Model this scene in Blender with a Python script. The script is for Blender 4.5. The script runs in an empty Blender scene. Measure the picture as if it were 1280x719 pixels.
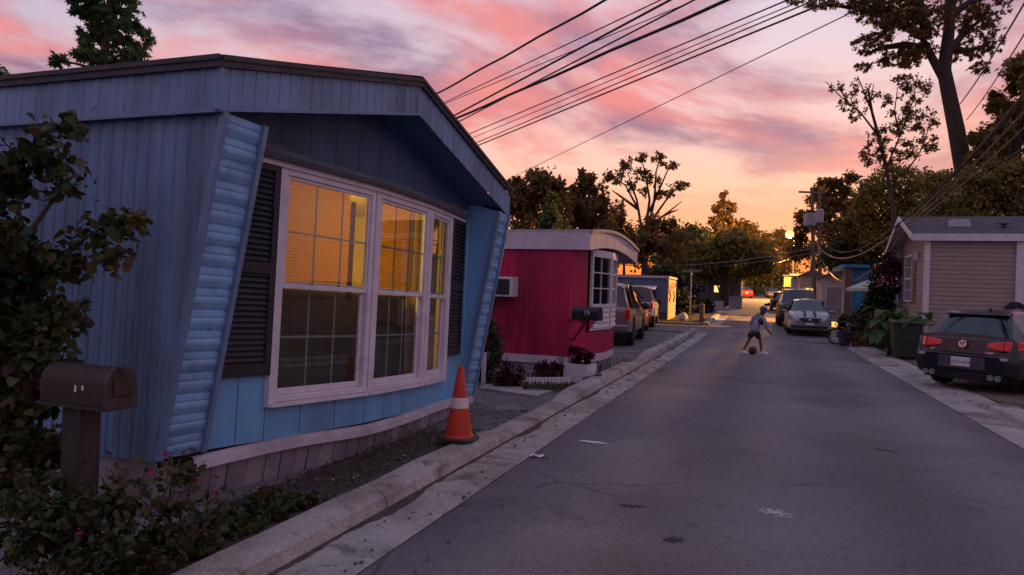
import bpy, bmesh, math, random
import numpy as np
from mathutils import Vector, Matrix

random.seed(7)
RNG = np.random.default_rng(7)
SC = bpy.context.scene
COL = SC.collection
sin, cos, pi, rad = math.sin, math.cos, math.pi, math.radians

# ------------------------------------------------------------------ camera
F, CX, CY, CH, RT = 853.0, 640.0, 361.3, 1.62, 0.033      # focal length in photo pixels, horizon, eye height, roll
ROLL = math.atan(RT)
cam = bpy.data.cameras.new('camera')
cam.sensor_width = 36.0
cam.lens = F / 1280 * 36
cam.shift_y = (CY - 359.5) / 1280
cam.clip_end = 3000
cam.clip_start = 0.05
cam_o = bpy.data.objects.new('camera', cam)
COL.objects.link(cam_o)
cam_o.matrix_world = Matrix.Translation((0, 0, CH)) @ Matrix.Rotation(rad(90), 4, 'X') @ Matrix.Rotation(ROLL, 4, 'Z')
SC.camera = cam_o

# ------------------------------------------------------------------ world: dusk sky with clouds
SUN_AZ, SUN_EL = rad(19), rad(2.0)            # azimuth right of +Y, where the glow is
w = bpy.data.worlds.new('World'); SC.world = w; w.use_nodes = True
nt = w.node_tree; nt.nodes.clear()
def N(tree, typ, **kw):
    n = tree.nodes.new(typ)
    for k, v in kw.items():
        if k.startswith('i_'):
            key = k[2:]
            n.inputs[int(key) if key.isdigit() else key.replace('_', ' ')].default_value = v
        else: setattr(n, k, v)
    return n
def ramp(tree, fac, stops, interp='LINEAR'):
    r = tree.nodes.new('ShaderNodeValToRGB'); r.color_ramp.interpolation = interp
    e = r.color_ramp.elements
    while len(e) < len(stops): e.new(0.5)
    for i, (p, c) in enumerate(stops):
        e[i].position = p
        e[i].color = (c, c, c, 1) if isinstance(c, (int, float)) else (*c, 1)
    if fac is not None: tree.links.new(fac, r.inputs[0])
    return r.outputs[0]
def mth(tree, op, a, b=None, clamp=False):
    n = tree.nodes.new('ShaderNodeMath'); n.operation = op; n.use_clamp = clamp
    for i, v in enumerate((a, b)):
        if v is None: continue
        if isinstance(v, (int, float)): n.inputs[i].default_value = v
        else: tree.links.new(v, n.inputs[i])
    return n.outputs[0]
def mixc(tree, fac, a, b, mode='MIX'):
    n = tree.nodes.new('ShaderNodeMix'); n.data_type = 'RGBA'; n.blend_type = mode
    for idx, v in ((0, fac), (6, a), (7, b)):
        if isinstance(v, (int, float)): n.inputs[idx].default_value = v
        elif isinstance(v, tuple): n.inputs[idx].default_value = (*v, 1)
        else: tree.links.new(v, n.inputs[idx])
    return n.outputs[2]
def srgb(r, g, b):
    return tuple(((c/255)/12.92 if c/255 <= .04045 else (((c/255)+.055)/1.055)**2.4) for c in (r, g, b))
def build_sky():
    L = nt.links
    tc = N(nt, 'ShaderNodeTexCoord')
    sep = N(nt, 'ShaderNodeSeparateXYZ'); L.new(tc.outputs['Generated'], sep.inputs[0])
    X, Y, Z = sep.outputs
    # angle to the glow (in plan) and elevation
    gx, gy = sin(SUN_AZ), cos(SUN_AZ)
    dotp = mth(nt, 'ADD', mth(nt, 'MULTIPLY', X, gx), mth(nt, 'MULTIPLY', Y, gy))
    el = mth(nt, 'MAXIMUM', Z, 0.0)
    # clear-sky part
    sky = N(nt, 'ShaderNodeTexSky', sky_type='NISHITA', sun_disc=False, sun_elevation=SUN_EL, sun_rotation=SUN_AZ, altitude=50, air_density=1.2, dust_density=3.0, ozone_density=2.0)
    nish = mixc(nt, 1.0, sky.outputs[0], (.085, .085, .085), 'MULTIPLY')
    # clouds lie on a plane overhead: direction / height gives streaks that close up to the horizon
    den = mth(nt, 'ADD', el, 0.10)
    cu = mth(nt, 'DIVIDE', X, den); cv = mth(nt, 'DIVIDE', Y, den)
    comb = N(nt, 'ShaderNodeCombineXYZ'); L.new(cu, comb.inputs[0]); L.new(cv, comb.inputs[1])
    mp = N(nt, 'ShaderNodeMapping'); L.new(comb.outputs[0], mp.inputs[0])
    mp.vector_type = 'TEXTURE'; mp.inputs['Rotation'].default_value = (0, 0, rad(42)); mp.inputs['Scale'].default_value = (1.45, 1.0, 1); mp.inputs['Location'].default_value = (.6, 1.5, 0)
    n1 = N(nt, 'ShaderNodeTexNoise', i_Scale=1.0, i_Detail=9.0, i_Roughness=.58, i_Distortion=.3); L.new(mp.outputs[0], n1.inputs['Vector'])
    mp2 = N(nt, 'ShaderNodeMapping'); L.new(comb.outputs[0], mp2.inputs[0])
    mp2.vector_type = 'TEXTURE'; mp2.inputs['Rotation'].default_value = (0, 0, rad(47)); mp2.inputs['Scale'].default_value = (1.7, 1.0, 1); mp2.inputs['Location'].default_value = (7.3, 2.2, 0)
    n2 = N(nt, 'ShaderNodeTexNoise', i_Scale=1.0, i_Detail=8.0, i_Roughness=.55, i_Distortion=.3); L.new(mp2.outputs[0], n2.inputs['Vector'])
    # base by elevation: orange rim, peach, pale rose, pale lilac, dull blue-violet overhead
    base = ramp(nt, el, [(0.0, srgb(244, 112, 38)), (.05, srgb(248, 142, 70)), (.10, srgb(246, 178, 130)), (.19, srgb(232, 184, 168)), (.34, srgb(210, 188, 198)), (.55, srgb(168, 174, 204)), (1.0, srgb(146, 164, 204))])
    # away from the glow the rim is duller
    away = ramp(nt, mth(nt, 'MULTIPLY_ADD', dotp, 0.5), [(0, 0), (1, 1)])
    far = ramp(nt, dotp, [(0.0, 1.0), (.5, .55), (.9, 0.0)])
    east = ramp(nt, el, [(0.0, srgb(122, 122, 148)), (.2, srgb(134, 142, 176)), (1.0, srgb(146, 164, 204))])
    base = mixc(nt, far, base, east)
    base = mixc(nt, .10, base, nish)
    # mauve cloud sheets higher up
    m1 = ramp(nt, n1.outputs[0], [(.39, 0.0), (.545, 1.0)], 'EASE')
    hi = ramp(nt, el, [(.06, .15), (.15, .6), (.24, 1.0), (.42, 1.0), (.65, .45)])
    mauve = mixc(nt, ramp(nt, n2.outputs[0], [(.40, 0), (.58, 1)], 'EASE'), srgb(116, 90, 120), srgb(208, 116, 110))
    mauve = mixc(nt, ramp(nt, el, [(.09, 1.0), (.21, 0.0)]), mauve, srgb(226, 140, 116))
    col = mixc(nt, mth(nt, 'MULTIPLY', mth(nt, 'MULTIPLY', m1, hi), .86), base, mauve)
    bg = N(nt, 'ShaderNodeBackground', i_Strength=1.0); L.new(col, bg.inputs[0])
    out = N(nt, 'ShaderNodeOutputWorld'); L.new(bg.outputs[0], out.inputs[0])
build_sky()
w.cycles.sampling_method = 'MANUAL'; w.cycles.sample_map_resolution = 512

sun = bpy.data.lights.new('sun', 'SUN'); sun.energy = 0.15; sun.angle = rad(12); sun.color = (1.0, .55, .28)
sun_o = bpy.data.objects.new('sun', sun); COL.objects.link(sun_o)
sun_o.rotation_euler = Vector((-sin(SUN_AZ) * cos(SUN_EL), -cos(SUN_AZ) * cos(SUN_EL), -sin(SUN_EL) - .03)).to_track_quat('-Z', 'Y').to_euler()
SC.view_settings.view_transform = 'Standard'; SC.view_settings.look = 'None'
SC.view_settings.exposure = 0.52; SC.view_settings.gamma = 1.0; SC.view_settings.use_curve_mapping = False
SC.render.engine = 'CYCLES'
SC.cycles.use_denoising = True
SC.cycles.max_bounces = 6; SC.cycles.transparent_max_bounces = 12
SC.cycles.caustics_reflective = False; SC.cycles.caustics_refractive = False
SC.cycles.sample_clamp_indirect = 4.0

# ------------------------------------------------------------------ helpers: pixels to places
RD = rad(20.0)                                   # road direction, right of +Y
_c = 1 / math.hypot(1, RT); _s = RT * _c
def ray(x, y):
    dx, dy = x - CX, y - CY
    return Vector(((dx*_c + dy*_s) / F, 1.0, (dx*_s - dy*_c) / F))
EYE = Vector((0, 0, CH))
def at(x, y, d): return EYE + ray(x, y) * d
def R(s, n, z=0.0):                              # road coordinates: s along, n to the right
    return Vector((n*cos(RD) + s*sin(RD), -n*sin(RD) + s*cos(RD), gz(s) + z))
def gz(s):                                       # the street climbs gently beyond the red trailer
    t = s - 20.0
    if t <= 0: return 0.0
    return .019*t*t/24 if t < 12 else .019*(t - 6)
def sn(p): return (p[0]*sin(RD) + p[1]*cos(RD), p[0]*cos(RD) - p[1]*sin(RD))
def G(x, y, dz=0.0):                             # pixel -> point on the ground (dz above the road)
    r = ray(x, y); lo, hi = .5, 400.0
    f = lambda t: (EYE + r*t).z - gz(sn(EYE + r*t)[0]) - dz
    for _ in range(60):
        m = (lo + hi)/2
        if f(m) > 0: lo = m
        else: hi = m
    return EYE + r*lo
def zg(p): return gz(sn(p)[0])

# ------------------------------------------------------------------ helpers: materials
MATS = {}
def mat(name, col, rough=.8, var=.12, scale=6.0, bump=0.0, metal=0.0, spec=.4, dirt=None, dirt_amt=.5, dscale=2.5, dirt2=None, stretch=(1,1,1), emit=None, estr=0.0, bscale=None, coat=0.0, island=0.0):
    if name in MATS: return MATS[name]
    m = bpy.data.materials.new(name); m.use_nodes = True; t = m.node_tree; L = t.links
    b = t.nodes['Principled BSDF']
    b.inputs['Roughness'].default_value = rough; b.inputs['Metallic'].default_value = metal
    b.inputs['Specular IOR Level'].default_value = spec; b.inputs['Coat Weight'].default_value = coat
    tc = N(t, 'ShaderNodeTexCoord'); mp = N(t, 'ShaderNodeMapping'); mp.inputs['Scale'].default_value = stretch
    L.new(tc.outputs['Object'], mp.inputs[0])
    n = N(t, 'ShaderNodeTexNoise', i_Scale=scale, i_Detail=6.0, i_Roughness=.6); L.new(mp.outputs[0], n.inputs['Vector'])
    lo = tuple(c*(1-var) for c in col); hi = tuple(min(1, c*(1+var)) for c in col)
    c = ramp(t, n.outputs[0], [(.3, lo), (.7, hi)])
    if island:
        ge = N(t, 'ShaderNodeObjectInfo')
        c = mixc(t, 1.0, c, ramp(t, ge.outputs['Random'], [(0, 1-island), (1, 1+island)]), 'MULTIPLY')
    if dirt:
        n2 = N(t, 'ShaderNodeTexNoise', i_Scale=dscale, i_Detail=7.0, i_Roughness=.65, i_Distortion=.4); L.new(mp.outputs[0], n2.inputs['Vector'])
        c = mixc(t, mth(t, 'MULTIPLY', ramp(t, n2.outputs[0], [(.45, 0), (.68, 1)]), dirt_amt), c, dirt)
    if dirt2:
        n3 = N(t, 'ShaderNodeTexNoise', i_Scale=dscale*3.1, i_Detail=8.0, i_Roughness=.7, i_Distortion=.2); L.new(mp.outputs[0], n3.inputs['Vector'])
        c = mixc(t, mth(t, 'MULTIPLY', ramp(t, n3.outputs[0], [(.60, 0), (.70, 1)]), .8), c, dirt2)
    L.new(c, b.inputs['Base Color'])
    if bump:
        nb = N(t, 'ShaderNodeTexNoise', i_Scale=bscale or scale*4, i_Detail=5.0); L.new(mp.outputs[0], nb.inputs['Vector'])
        bp = N(t, 'ShaderNodeBump', i_Strength=bump, i_Distance=.01); L.new(nb.outputs[0], bp.inputs['Height']); L.new(bp.outputs[0], b.inputs['Normal'])
    if emit:
        b.inputs['Emission Color'].default_value = (*emit, 1); b.inputs['Emission Strength'].default_value = estr
    MATS[name] = m
    return m
def glass_mat(name, tint=(.9,.9,.9), refl=.10, rough=.03, dark=None):
    """thin pane: transparent plus fresnel reflection; dark: tinted car glass"""
    if name in MATS: return MATS[name]
    m = bpy.data.materials.new(name); m.use_nodes = True; t = m.node_tree; t.nodes.clear(); L = t.links
    o = N(t, 'ShaderNodeOutputMaterial'); g = N(t, 'ShaderNodeBsdfGlossy', i_Roughness=rough)
    g.inputs['Color'].default_value = (1, 1, 1, 1)
    a = N(t, 'ShaderNodeBsdfTransparent'); a.inputs[0].default_value = (*tint, 1)
    base = a.outputs[0]
    if dark:
        d = N(t, 'ShaderNodeBsdfDiffuse'); d.inputs[0].default_value = (*dark, 1)
        mx0 = N(t, 'ShaderNodeMixShader', i_0=.75); L.new(a.outputs[0], mx0.inputs[1]); L.new(d.outputs[0], mx0.inputs[2]); base = mx0.outputs[0]
    fr = N(t, 'ShaderNodeLayerWeight', i_Blend=.5)
    fac = mth(t, 'ADD', mth(t, 'MULTIPLY', mth(t, 'POWER', fr.outputs['Facing'], 4.0), .9), .03+refl, True)
    mx = N(t, 'ShaderNodeMixShader'); L.new(fac, mx.inputs[0]); L.new(base, mx.inputs[1]); L.new(g.outputs[0], mx.inputs[2])
    L.new(mx.outputs[0], o.inputs[0]); MATS[name] = m
    return m
def leaf_mat(name, cols, trans=.35, rough=.6):
    if name in MATS: return MATS[name]
    m = bpy.data.materials.new(name); m.use_nodes = True; t = m.node_tree; t.nodes.clear(); L = t.links
    o = N(t, 'ShaderNodeOutputMaterial'); ge = N(t, 'ShaderNodeNewGeometry')
    k = len(cols)
    c = ramp(t, ge.outputs['Random Per Island'], [(i/(max(1, k-1)), q) for i, q in enumerate(cols)])
    tc = N(t, 'ShaderNodeTexCoord'); n = N(t, 'ShaderNodeTexNoise', i_Scale=.9, i_Detail=3.0); L.new(tc.outputs['Object'], n.inputs['Vector'])
    c = mixc(t, 1.0, c, ramp(t, n.outputs[0], [(.3, .6), (.7, 1.35)]), 'MULTIPLY')
    p = N(t, 'ShaderNodeBsdfPrincipled', i_Roughness=rough); p.inputs['Specular IOR Level'].default_value = .3; L.new(c, p.inputs['Base Color'])
    tr = N(t, 'ShaderNodeBsdfTranslucent'); L.new(mixc(t, 1.0, c, (1.3, 1.2, .5), 'MULTIPLY'), tr.inputs[0])
    mx = N(t, 'ShaderNodeMixShader', i_0=trans); L.new(p.outputs[0], mx.inputs[1]); L.new(tr.outputs[0], mx.inputs[2]); L.new(mx.outputs[0], o.inputs[0])
    MATS[name] = m
    return m
def cloth_mat(name, col, trans):
    if name in MATS: return MATS[name]
    m = bpy.data.materials.new(name); m.use_nodes = True; t = m.node_tree; t.nodes.clear(); L = t.links
    o = N(t, 'ShaderNodeOutputMaterial'); d = N(t, 'ShaderNodeBsdfDiffuse'); d.inputs[0].default_value = (*col, 1)
    tr = N(t, 'ShaderNodeBsdfTranslucent'); tr.inputs[0].default_value = (*col, 1)
    mx = N(t, 'ShaderNodeMixShader', i_0=trans); L.new(d.outputs[0], mx.inputs[1]); L.new(tr.outputs[0], mx.inputs[2]); L.new(mx.outputs[0], o.inputs[0])
    MATS[name] = m
    return m

# ------------------------------------------------------------------ helpers: meshes and objects
class MB:
    def __init__(s): s.v = []; s.f = []
    def add(s, vs, fs):
        o = len(s.v); s.v += [Vector(p) for p in vs]; s.f += [tuple(o+i for i in f) for f in fs]; return s
    def quad(s, *p): return s.add(p, [tuple(range(len(p)))])
    def box(s, x0, x1, y0, y1, z0, z1):
        return s.add([(x, y, z) for x in (x0, x1) for y in (y0, y1) for z in (z0, z1)], [(0,1,3,2),(4,6,7,5),(0,4,5,1),(2,3,7,6),(0,2,6,4),(1,5,7,3)])
    def hexa(s, p):                                  # eight corners, bottom ring then top ring
        return s.add(p, [(0,3,2,1),(4,5,6,7),(0,1,5,4),(1,2,6,5),(2,3,7,6),(3,0,4,7)])
    def obox(s, c, ax, ay, az):                      # centre and three half-axis vectors
        c, ax, ay, az = map(Vector, (c, ax, ay, az))
        return s.hexa([c-ax-ay-az, c+ax-ay-az, c+ax+ay-az, c-ax+ay-az, c-ax-ay+az, c+ax-ay+az, c+ax+ay+az, c-ax+ay+az])
    def bar(s, a, b, wdt, hgt, up=(0,0,1)):          # rectangular bar between two points
        a, b = Vector(a), Vector(b); d = (b-a); L = d.length; d.normalize(); up = Vector(up)
        sd = d.cross(up); 
        if sd.length < 1e-4: sd = d.cross(Vector((1,0,0)))
        sd.normalize(); up = sd.cross(d)
        return s.obox((a+b)/2, d*L/2, sd*wdt/2, up*hgt/2)
    def tube(s, pts, r, n=8, caps=True):
        pts = [Vector(p) for p in pts]; k = len(pts); rs = r if isinstance(r, (list, tuple)) else [r]*k
        o = len(s.v); prev = None
        for i, p in enumerate(pts):
            d = (pts[min(i+1, k-1)] - pts[max(i-1, 0)]); d = d.normalized() if d.length > 1e-9 else Vector((0,0,1))
            if prev is None:
                e = d.cross(Vector((0,0,1))) if abs(d.z) < .95 else d.cross(Vector((1,0,0)))
            else: e = prev - d*prev.dot(d)
            if e.length < 1e-6: e = d.orthogonal()
            e.normalize(); prev = e; g = d.cross(e)
            for j in range(n):
                t = 2*pi*j/n; s.v.append(p + (e*cos(t) + g*sin(t))*rs[i])
        for i in range(k-1):
            for j in range(n):
                a, b = o+i*n+j, o+i*n+(j+1) % n
                s.f.append((a, b, b+n, a+n))
        if caps: s.f.append(tuple(o+j for j in reversed(range(n)))); s.f.append(tuple(o+(k-1)*n+j for j in range(n)))
        return s
    def lathe(s, prof, c=(0,0,0), n=20, axis='z'):
        o = len(s.v); c = Vector(c); k = len(prof)
        for (r, h) in prof:
            for j in range(n):
                t = 2*pi*j/n; a, b = r*cos(t), r*sin(t)
                s.v.append(c + Vector({'z': (a, b, h), 'y': (a, h, b), 'x': (h, a, b)}[axis]))
        for i in range(k-1):
            for j in range(n): s.f.append((o+i*n+j, o+i*n+(j+1) % n, o+(i+1)*n+(j+1) % n, o+(i+1)*n+j))
        s.f.append(tuple(o+j for j in range(n))); s.f.append(tuple(o+(k-1)*n+j for j in range(n)))
        return s
    def grid(s, rows, close=False):
        o = len(s.v); m = len(rows[0])
        for r in rows: s.v += [Vector(p) for p in r]
        for i in range(len(rows)-1):
            for j in range(m-1 if not close else m):
                s.f.append((o+i*m+j, o+i*m+(j+1) % m, o+(i+1)*m+(j+1) % m, o+(i+1)*m+j))
        return s
    def prism(s, poly, vec):                         # closed polygon swept by a vector
        vec = Vector(vec); n = len(poly); o = len(s.v)
        s.v += [Vector(p) for p in poly] + [Vector(p)+vec for p in poly]
        s.f.append(tuple(o+i for i in reversed(range(n)))); s.f.append(tuple(o+n+i for i in range(n)))
        for i in range(n): j = (i+1) % n; s.f.append((o+i, o+j, o+n+j, o+n+i))
        return s
    def ball(s, c, r, n=12, m=8, sc=(1,1,1)):
        c = Vector(c); rows = []
        for i in range(m+1):
            t = pi*i/m; rr = max(sin(t), .02)
            rows.append([c + Vector((r*rr*cos(2*pi*j/n)*sc[0], r*rr*sin(2*pi*j/n)*sc[1], -r*cos(t)*sc[2])) for j in range(n)])
        return s.grid(rows, True)

WM = {}                                             # world matrices of the roots (parts are built in world space)
def inv_of(parent):
    p = parent
    while p is not None:
        if p.name in WM: return WM[p.name].inverted()
        p = p.parent
    return None
def link_mesh(name, me, m, parent=None):
    if m is not None: me.materials.append(m)
    o = bpy.data.objects.new(name, me); COL.objects.link(o)
    if parent is not None: o.parent = parent
    return o
def obj(name, mb, m, parent=None, smooth=False, kind=None, bevel=0.0, angle=35):
    vs = mb.v; iv = inv_of(parent)
    if iv is not None: vs = [iv @ v for v in vs]
    org = None
    if parent is None:                              # a thing of one mesh: origin at its base
        xs = [v.x for v in vs]; ys = [v.y for v in vs]; zs = [v.z for v in vs]
        org = Vector(((min(xs)+max(xs))/2, (min(ys)+max(ys))/2, min(zs))); vs = [v-org for v in vs]
    me = bpy.data.meshes.new(name); me.from_pydata([tuple(v) for v in vs], [], mb.f)
    bm = bmesh.new(); bm.from_mesh(me); bmesh.ops.recalc_face_normals(bm, faces=bm.faces)
    if bevel:
        es = [e for e in bm.edges if len(e.link_faces) == 2 and e.calc_face_angle(0) > .6]
        if es: bmesh.ops.bevel(bm, geom=es, offset=bevel, segments=1, affect='EDGES', clamp_overlap=True)
    if smooth:
        for f in bm.faces: f.smooth = True
        for e in bm.edges: e.smooth = not (len(e.link_faces) == 2 and e.calc_face_angle(0) > rad(angle))
    bm.to_mesh(me); bm.free()
    o = link_mesh(name, me, m, parent)
    if org is not None: o.location = org
    if kind: o['kind'] = kind
    return o
def tag(o, label=None, cat=None, group=None, kind=None):
    for k, v in (('label', label), ('category', cat), ('group', group), ('kind', kind)):
        if v: o[k] = v
    return o
def thing(name, label, cat, loc=(0,0,0), rz=0.0, group=None, world=True):
    o = bpy.data.objects.new(name, None); COL.objects.link(o); o.empty_display_size = .2
    o.location = loc; o.rotation_euler = (0, 0, rz)
    WM[o.name] = Matrix.Translation(loc) @ Matrix.Rotation(rz, 4, 'Z') if world else Matrix.Identity(4)
    return tag(o, label, cat, group)
def copy_tree(o, parent=None):
    c = o.copy(); COL.objects.link(c)
    if parent is not None: c.parent = parent
    for ch in [x for x in o.children]: copy_tree(ch, c)
    return c
FONT = None
def text_mb(body, size, org, ex, ey, depth=.002):
    """lettering as mesh: flat text placed at org with axes ex (reading direction) and ey (up)"""
    cu = bpy.data.curves.new('lettering', 'FONT'); cu.body = body; cu.size = size; cu.align_x = 'CENTER'; cu.align_y = 'CENTER'
    to = bpy.data.objects.new('lettering', cu); COL.objects.link(to)
    dg = bpy.context.evaluated_depsgraph_get(); me = to.evaluated_get(dg).to_mesh()
    ex, ey = Vector(ex), Vector(ey); org = Vector(org); en = ex.cross(ey)
    mb = MB(); mb.add([org + ex*v.co.x + ey*v.co.y + en*depth for v in me.vertices], [tuple(p.vertices) for p in me.polygons])
    to.evaluated_get(dg).to_mesh_clear(); bpy.data.objects.remove(to); bpy.data.curves.remove(cu)
    return mb

# ------------------------------------------------------------------ helpers: leaves
LEAF_SHAPES = {
    'diamond': np.array([[0,0,0],[.5,.32,.06],[1,0,0],[.5,-.32,.06]]),
    'oval': np.array([[0,0,0],[.3,.27,.05],[.72,.22,.04],[1,0,-.05],[.72,-.22,.04],[.3,-.27,.05]]),
    'heart': np.array([[0,0,0],[-.08,.3,.02],[.2,.45,.05],[.6,.3,.03],[1,0,-.08],[.6,-.3,.03],[.2,-.45,.05],[-.08,-.3,.02]]),
    'star': np.array([[0,0,0],[.1,.5,0],[.3,.2,.03],[.75,.5,-.03],[.6,.12,.02],[1.05,0,-.06],[.6,-.12,.02],[.75,-.5,-.03],[.3,-.2,.03],[.1,-.5,0]]),
    'blade': np.array([[0,0,0],[.4,.10,.12],[1,0,-.1],[.4,-.10,.12]]),
}
def leaves(name, pts, size, m, parent, shape='diamond', jitter=.35, droop=.3, outward=None, kind='stuff'):
    """pts: (n,3) world positions; one small face per leaf"""
    pts = np.asarray(pts, float); n = len(pts); T = LEAF_SHAPES[shape]; k = len(T)
    d = RNG.normal(size=(n, 3)); d[:, 2] -= droop
    if outward is not None: d += outward
    d /= np.linalg.norm(d, axis=1, keepdims=True) + 1e-9
    up = RNG.normal(size=(n, 3))*.8 + np.array([0, 0, 1.0])
    e2 = np.cross(up, d); e2 /= np.linalg.norm(e2, axis=1, keepdims=True) + 1e-9
    e3 = np.cross(d, e2)
    sz = size*(1 + jitter*RNG.uniform(-1, 1, n))
    V = pts[:, None, :] + (d[:, None, :]*T[None, :, :1] + e2[:, None, :]*T[None, :, 1:2] + e3[:, None, :]*T[None, :, 2:3])*sz[:, None, None]
    V = V.reshape(-1, 3)
    iv = inv_of(parent) if parent is not None else None
    org = None
    if iv is not None:
        A = np.array(iv); V = V @ A[:3, :3].T + A[:3, 3]
    elif parent is None:
        org = np.array([V[:, 0].mean(), V[:, 1].mean(), V[:, 2].min()]); V = V - org
    me = bpy.data.meshes.new(name)
    me.vertices.add(n*k); me.vertices.foreach_set('co', V.astype(np.float32).ravel())
    me.loops.add(n*k); me.loops.foreach_set('vertex_index', np.arange(n*k, dtype=np.int32))
    me.polygons.add(n); me.polygons.foreach_set('loop_start', np.arange(0, n*k, k, dtype=np.int32))
    me.polygons.foreach_set('loop_total', np.full(n, k, dtype=np.int32))
    me.update(calc_edges=True)
    o = link_mesh(name, me, m, parent)
    if org is not None: o.location = org
    if kind: o['kind'] = kind
    return o
def clump_pts(c, r, n, clumps=14, spread=.38, shell=.45):
    """points in an uneven ellipsoid made of sub-clumps"""
    c = np.array(c, float); r = np.array(r, float) if hasattr(r, '__len__') else np.array([r, r, r], float)
    q = RNG.normal(size=(clumps, 3)); q /= np.linalg.norm(q, axis=1, keepdims=True)
    q *= (shell + (1-shell)*RNG.uniform(0, 1, (clumps, 1))**.6) * .85
    idx = RNG.integers(0, clumps, n)
    sp = spread*RNG.uniform(.5, 1.25, clumps)
    p = q[idx] + RNG.normal(size=(n, 3))*sp[idx][:, None]*.55
    return c + p*r

# ================================================================== the setting: ground, road, gutters, kerbs
def strip(n0, n1, s0, s1, z0, z1=None, ds=1.5, nn=2):
    z1 = z0 if z1 is None else z1
    mb = MB(); k = max(1, int(math.ceil((s1-s0)/ds))); rows = []
    for i in range(k+1):
        s = s0 + (s1-s0)*i/k
        a = n0(s) if callable(n0) else n0; b = n1(s) if callable(n1) else n1
        rows.append([R(s, a+(b-a)*j/(nn-1), z0+(z1-z0)*j/(nn-1)) for j in range(nn)])
    return mb.grid(rows)
def ground_mat(name, cols, scale, speck, bump, rough=.95, speck_scale=60, patches=None, stones=0.0, cracks=False):
    m = bpy.data.materials.new(name); m.use_nodes = True; t = m.node_tree; L = t.links; b = t.nodes['Principled BSDF']
    b.inputs['Roughness'].default_value = rough; b.inputs['Specular IOR Level'].default_value = .3
    tc = N(t, 'ShaderNodeTexCoord')
    n = N(t, 'ShaderNodeTexNoise', i_Scale=scale, i_Detail=8.0, i_Roughness=.6, i_Distortion=.3); L.new(tc.outputs['Object'], n.inputs['Vector'])
    c = ramp(t, n.outputs[0], [(.25, cols[0]), (.5, cols[1]), (.75, cols[2])])
    n2 = N(t, 'ShaderNodeTexNoise', i_Scale=speck_scale, i_Detail=3.0, i_Roughness=.7); L.new(tc.outputs['Object'], n2.inputs['Vector'])
    c = mixc(t, 1.0, c, ramp(t, n2.outputs[0], [(.3, 1-speck), (.7, 1+speck)]), 'MULTIPLY')
    if patches:
        for (sc_, lo, hi, pc, amt, seed) in patches:
            mp = N(t, 'ShaderNodeMapping'); mp.inputs['Location'].default_value = (seed, seed*2.1, 0); L.new(tc.outputs['Object'], mp.inputs[0])
            n3 = N(t, 'ShaderNodeTexNoise', i_Scale=sc_, i_Detail=5.0, i_Roughness=.55, i_Distortion=.8); L.new(mp.outputs[0], n3.inputs['Vector'])
            c = mixc(t, mth(t, 'MULTIPLY', ramp(t, n3.outputs[0], [(lo, 0), (hi, 1)]), amt), c, pc)
    if cracks:
        mp = N(t, 'ShaderNodeMapping'); mp.inputs['Rotation'].default_value = (0, 0, RD); L.new(tc.outputs['Object'], mp.inputs[0])
        sx = N(t, 'ShaderNodeSeparateXYZ'); L.new(mp.outputs[0], sx.inputs[0])
        wv = mth(t, 'COSINE', mth(t, 'MULTIPLY', sx.outputs[0], 3.7))                     # paler wheel tracks along the lane
        c = mixc(t, 1.0, c, ramp(t, mth(t, 'ADD', mth(t, 'MULTIPLY', wv, .3), mth(t, 'MULTIPLY', n.outputs[0], .8)), [(.05, .84), (.75, 1.16)]), 'MULTIPLY')
        nw = N(t, 'ShaderNodeTexNoise', i_Scale=1.3, i_Detail=4.0); L.new(tc.outputs['Object'], nw.inputs['Vector'])
        wp = N(t, 'ShaderNodeMix'); wp.data_type = 'VECTOR'; wp.inputs[0].default_value = .22; L.new(tc.outputs['Object'], wp.inputs[4]); L.new(nw.outputs['Color'], wp.inputs[5])
        vc = N(t, 'ShaderNodeTexVoronoi', i_Scale=.42); vc.feature = 'DISTANCE_TO_EDGE'; L.new(wp.outputs[1], vc.inputs['Vector'])
        cm = mth(t, 'MULTIPLY', ramp(t, vc.outputs[0], [(.0, 1), (.006, 0)]), ramp(t, nw.outputs[0], [(.48, 0), (.62, 1)]))
        c = mixc(t, mth(t, 'MULTIPLY', cm, .7), c, (.035, .03, .033))
    L.new(c, b.inputs['Base Color'])
    h = n2.outputs[0]
    if stones:
        vo = N(t, 'ShaderNodeTexVoronoi', i_Scale=stones); L.new(tc.outputs['Object'], vo.inputs['Vector'])
        h = mth(t, 'SUBTRACT', n2.outputs[0], mth(t, 'MULTIPLY', vo.outputs[0], 1.4))
    bp = N(t, 'ShaderNodeBump', i_Strength=bump, i_Distance=.02); L.new(h, bp.inputs['Height']); L.new(bp.outputs[0], b.inputs['Normal'])
    MATS[name] = m
    return m
asphalt = ground_mat('asphalt', [(.122,.108,.112), (.152,.137,.140), (.188,.171,.172)], .45, .55, .7, .85, 75,
    [(.35, .52, .7, (.080,.070,.082), .7, 3.0), (1.6, .63, .74, (.055,.048,.055), .5, 11.0), (.22, .55, .66, (.165,.148,.155), .45, 5.0), (5.0, .70, .76, (.04,.035,.038), .6, 2.0), (13.0, .48, .62, (.20,.18,.185), .30, 7.0), (22.0, .58, .66, (.05,.045,.05), .45, 13.0)], cracks=True)
concrete = ground_mat('concrete', [(.26,.236,.215), (.35,.32,.29), (.43,.40,.365)], 2.2, .32, .6, .9, 60,
    [(.9, .48, .68, (.15,.115,.088), .8, 2.0), (3.5, .55, .68, (.09,.075,.062), .65, 9.0), (9.0, .62, .70, (.06,.05,.045), .6, 4.0), (1.7, .60, .75, (.45,.41,.38), .5, 17.0)])
dirt = ground_mat('dirt', [(.085,.065,.05), (.13,.105,.085), (.19,.16,.135)], 1.1, .4, .8, .95, 40, [(.8, .5, .68, (.06,.045,.035), .7, 4.0)], stones=26)
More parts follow.
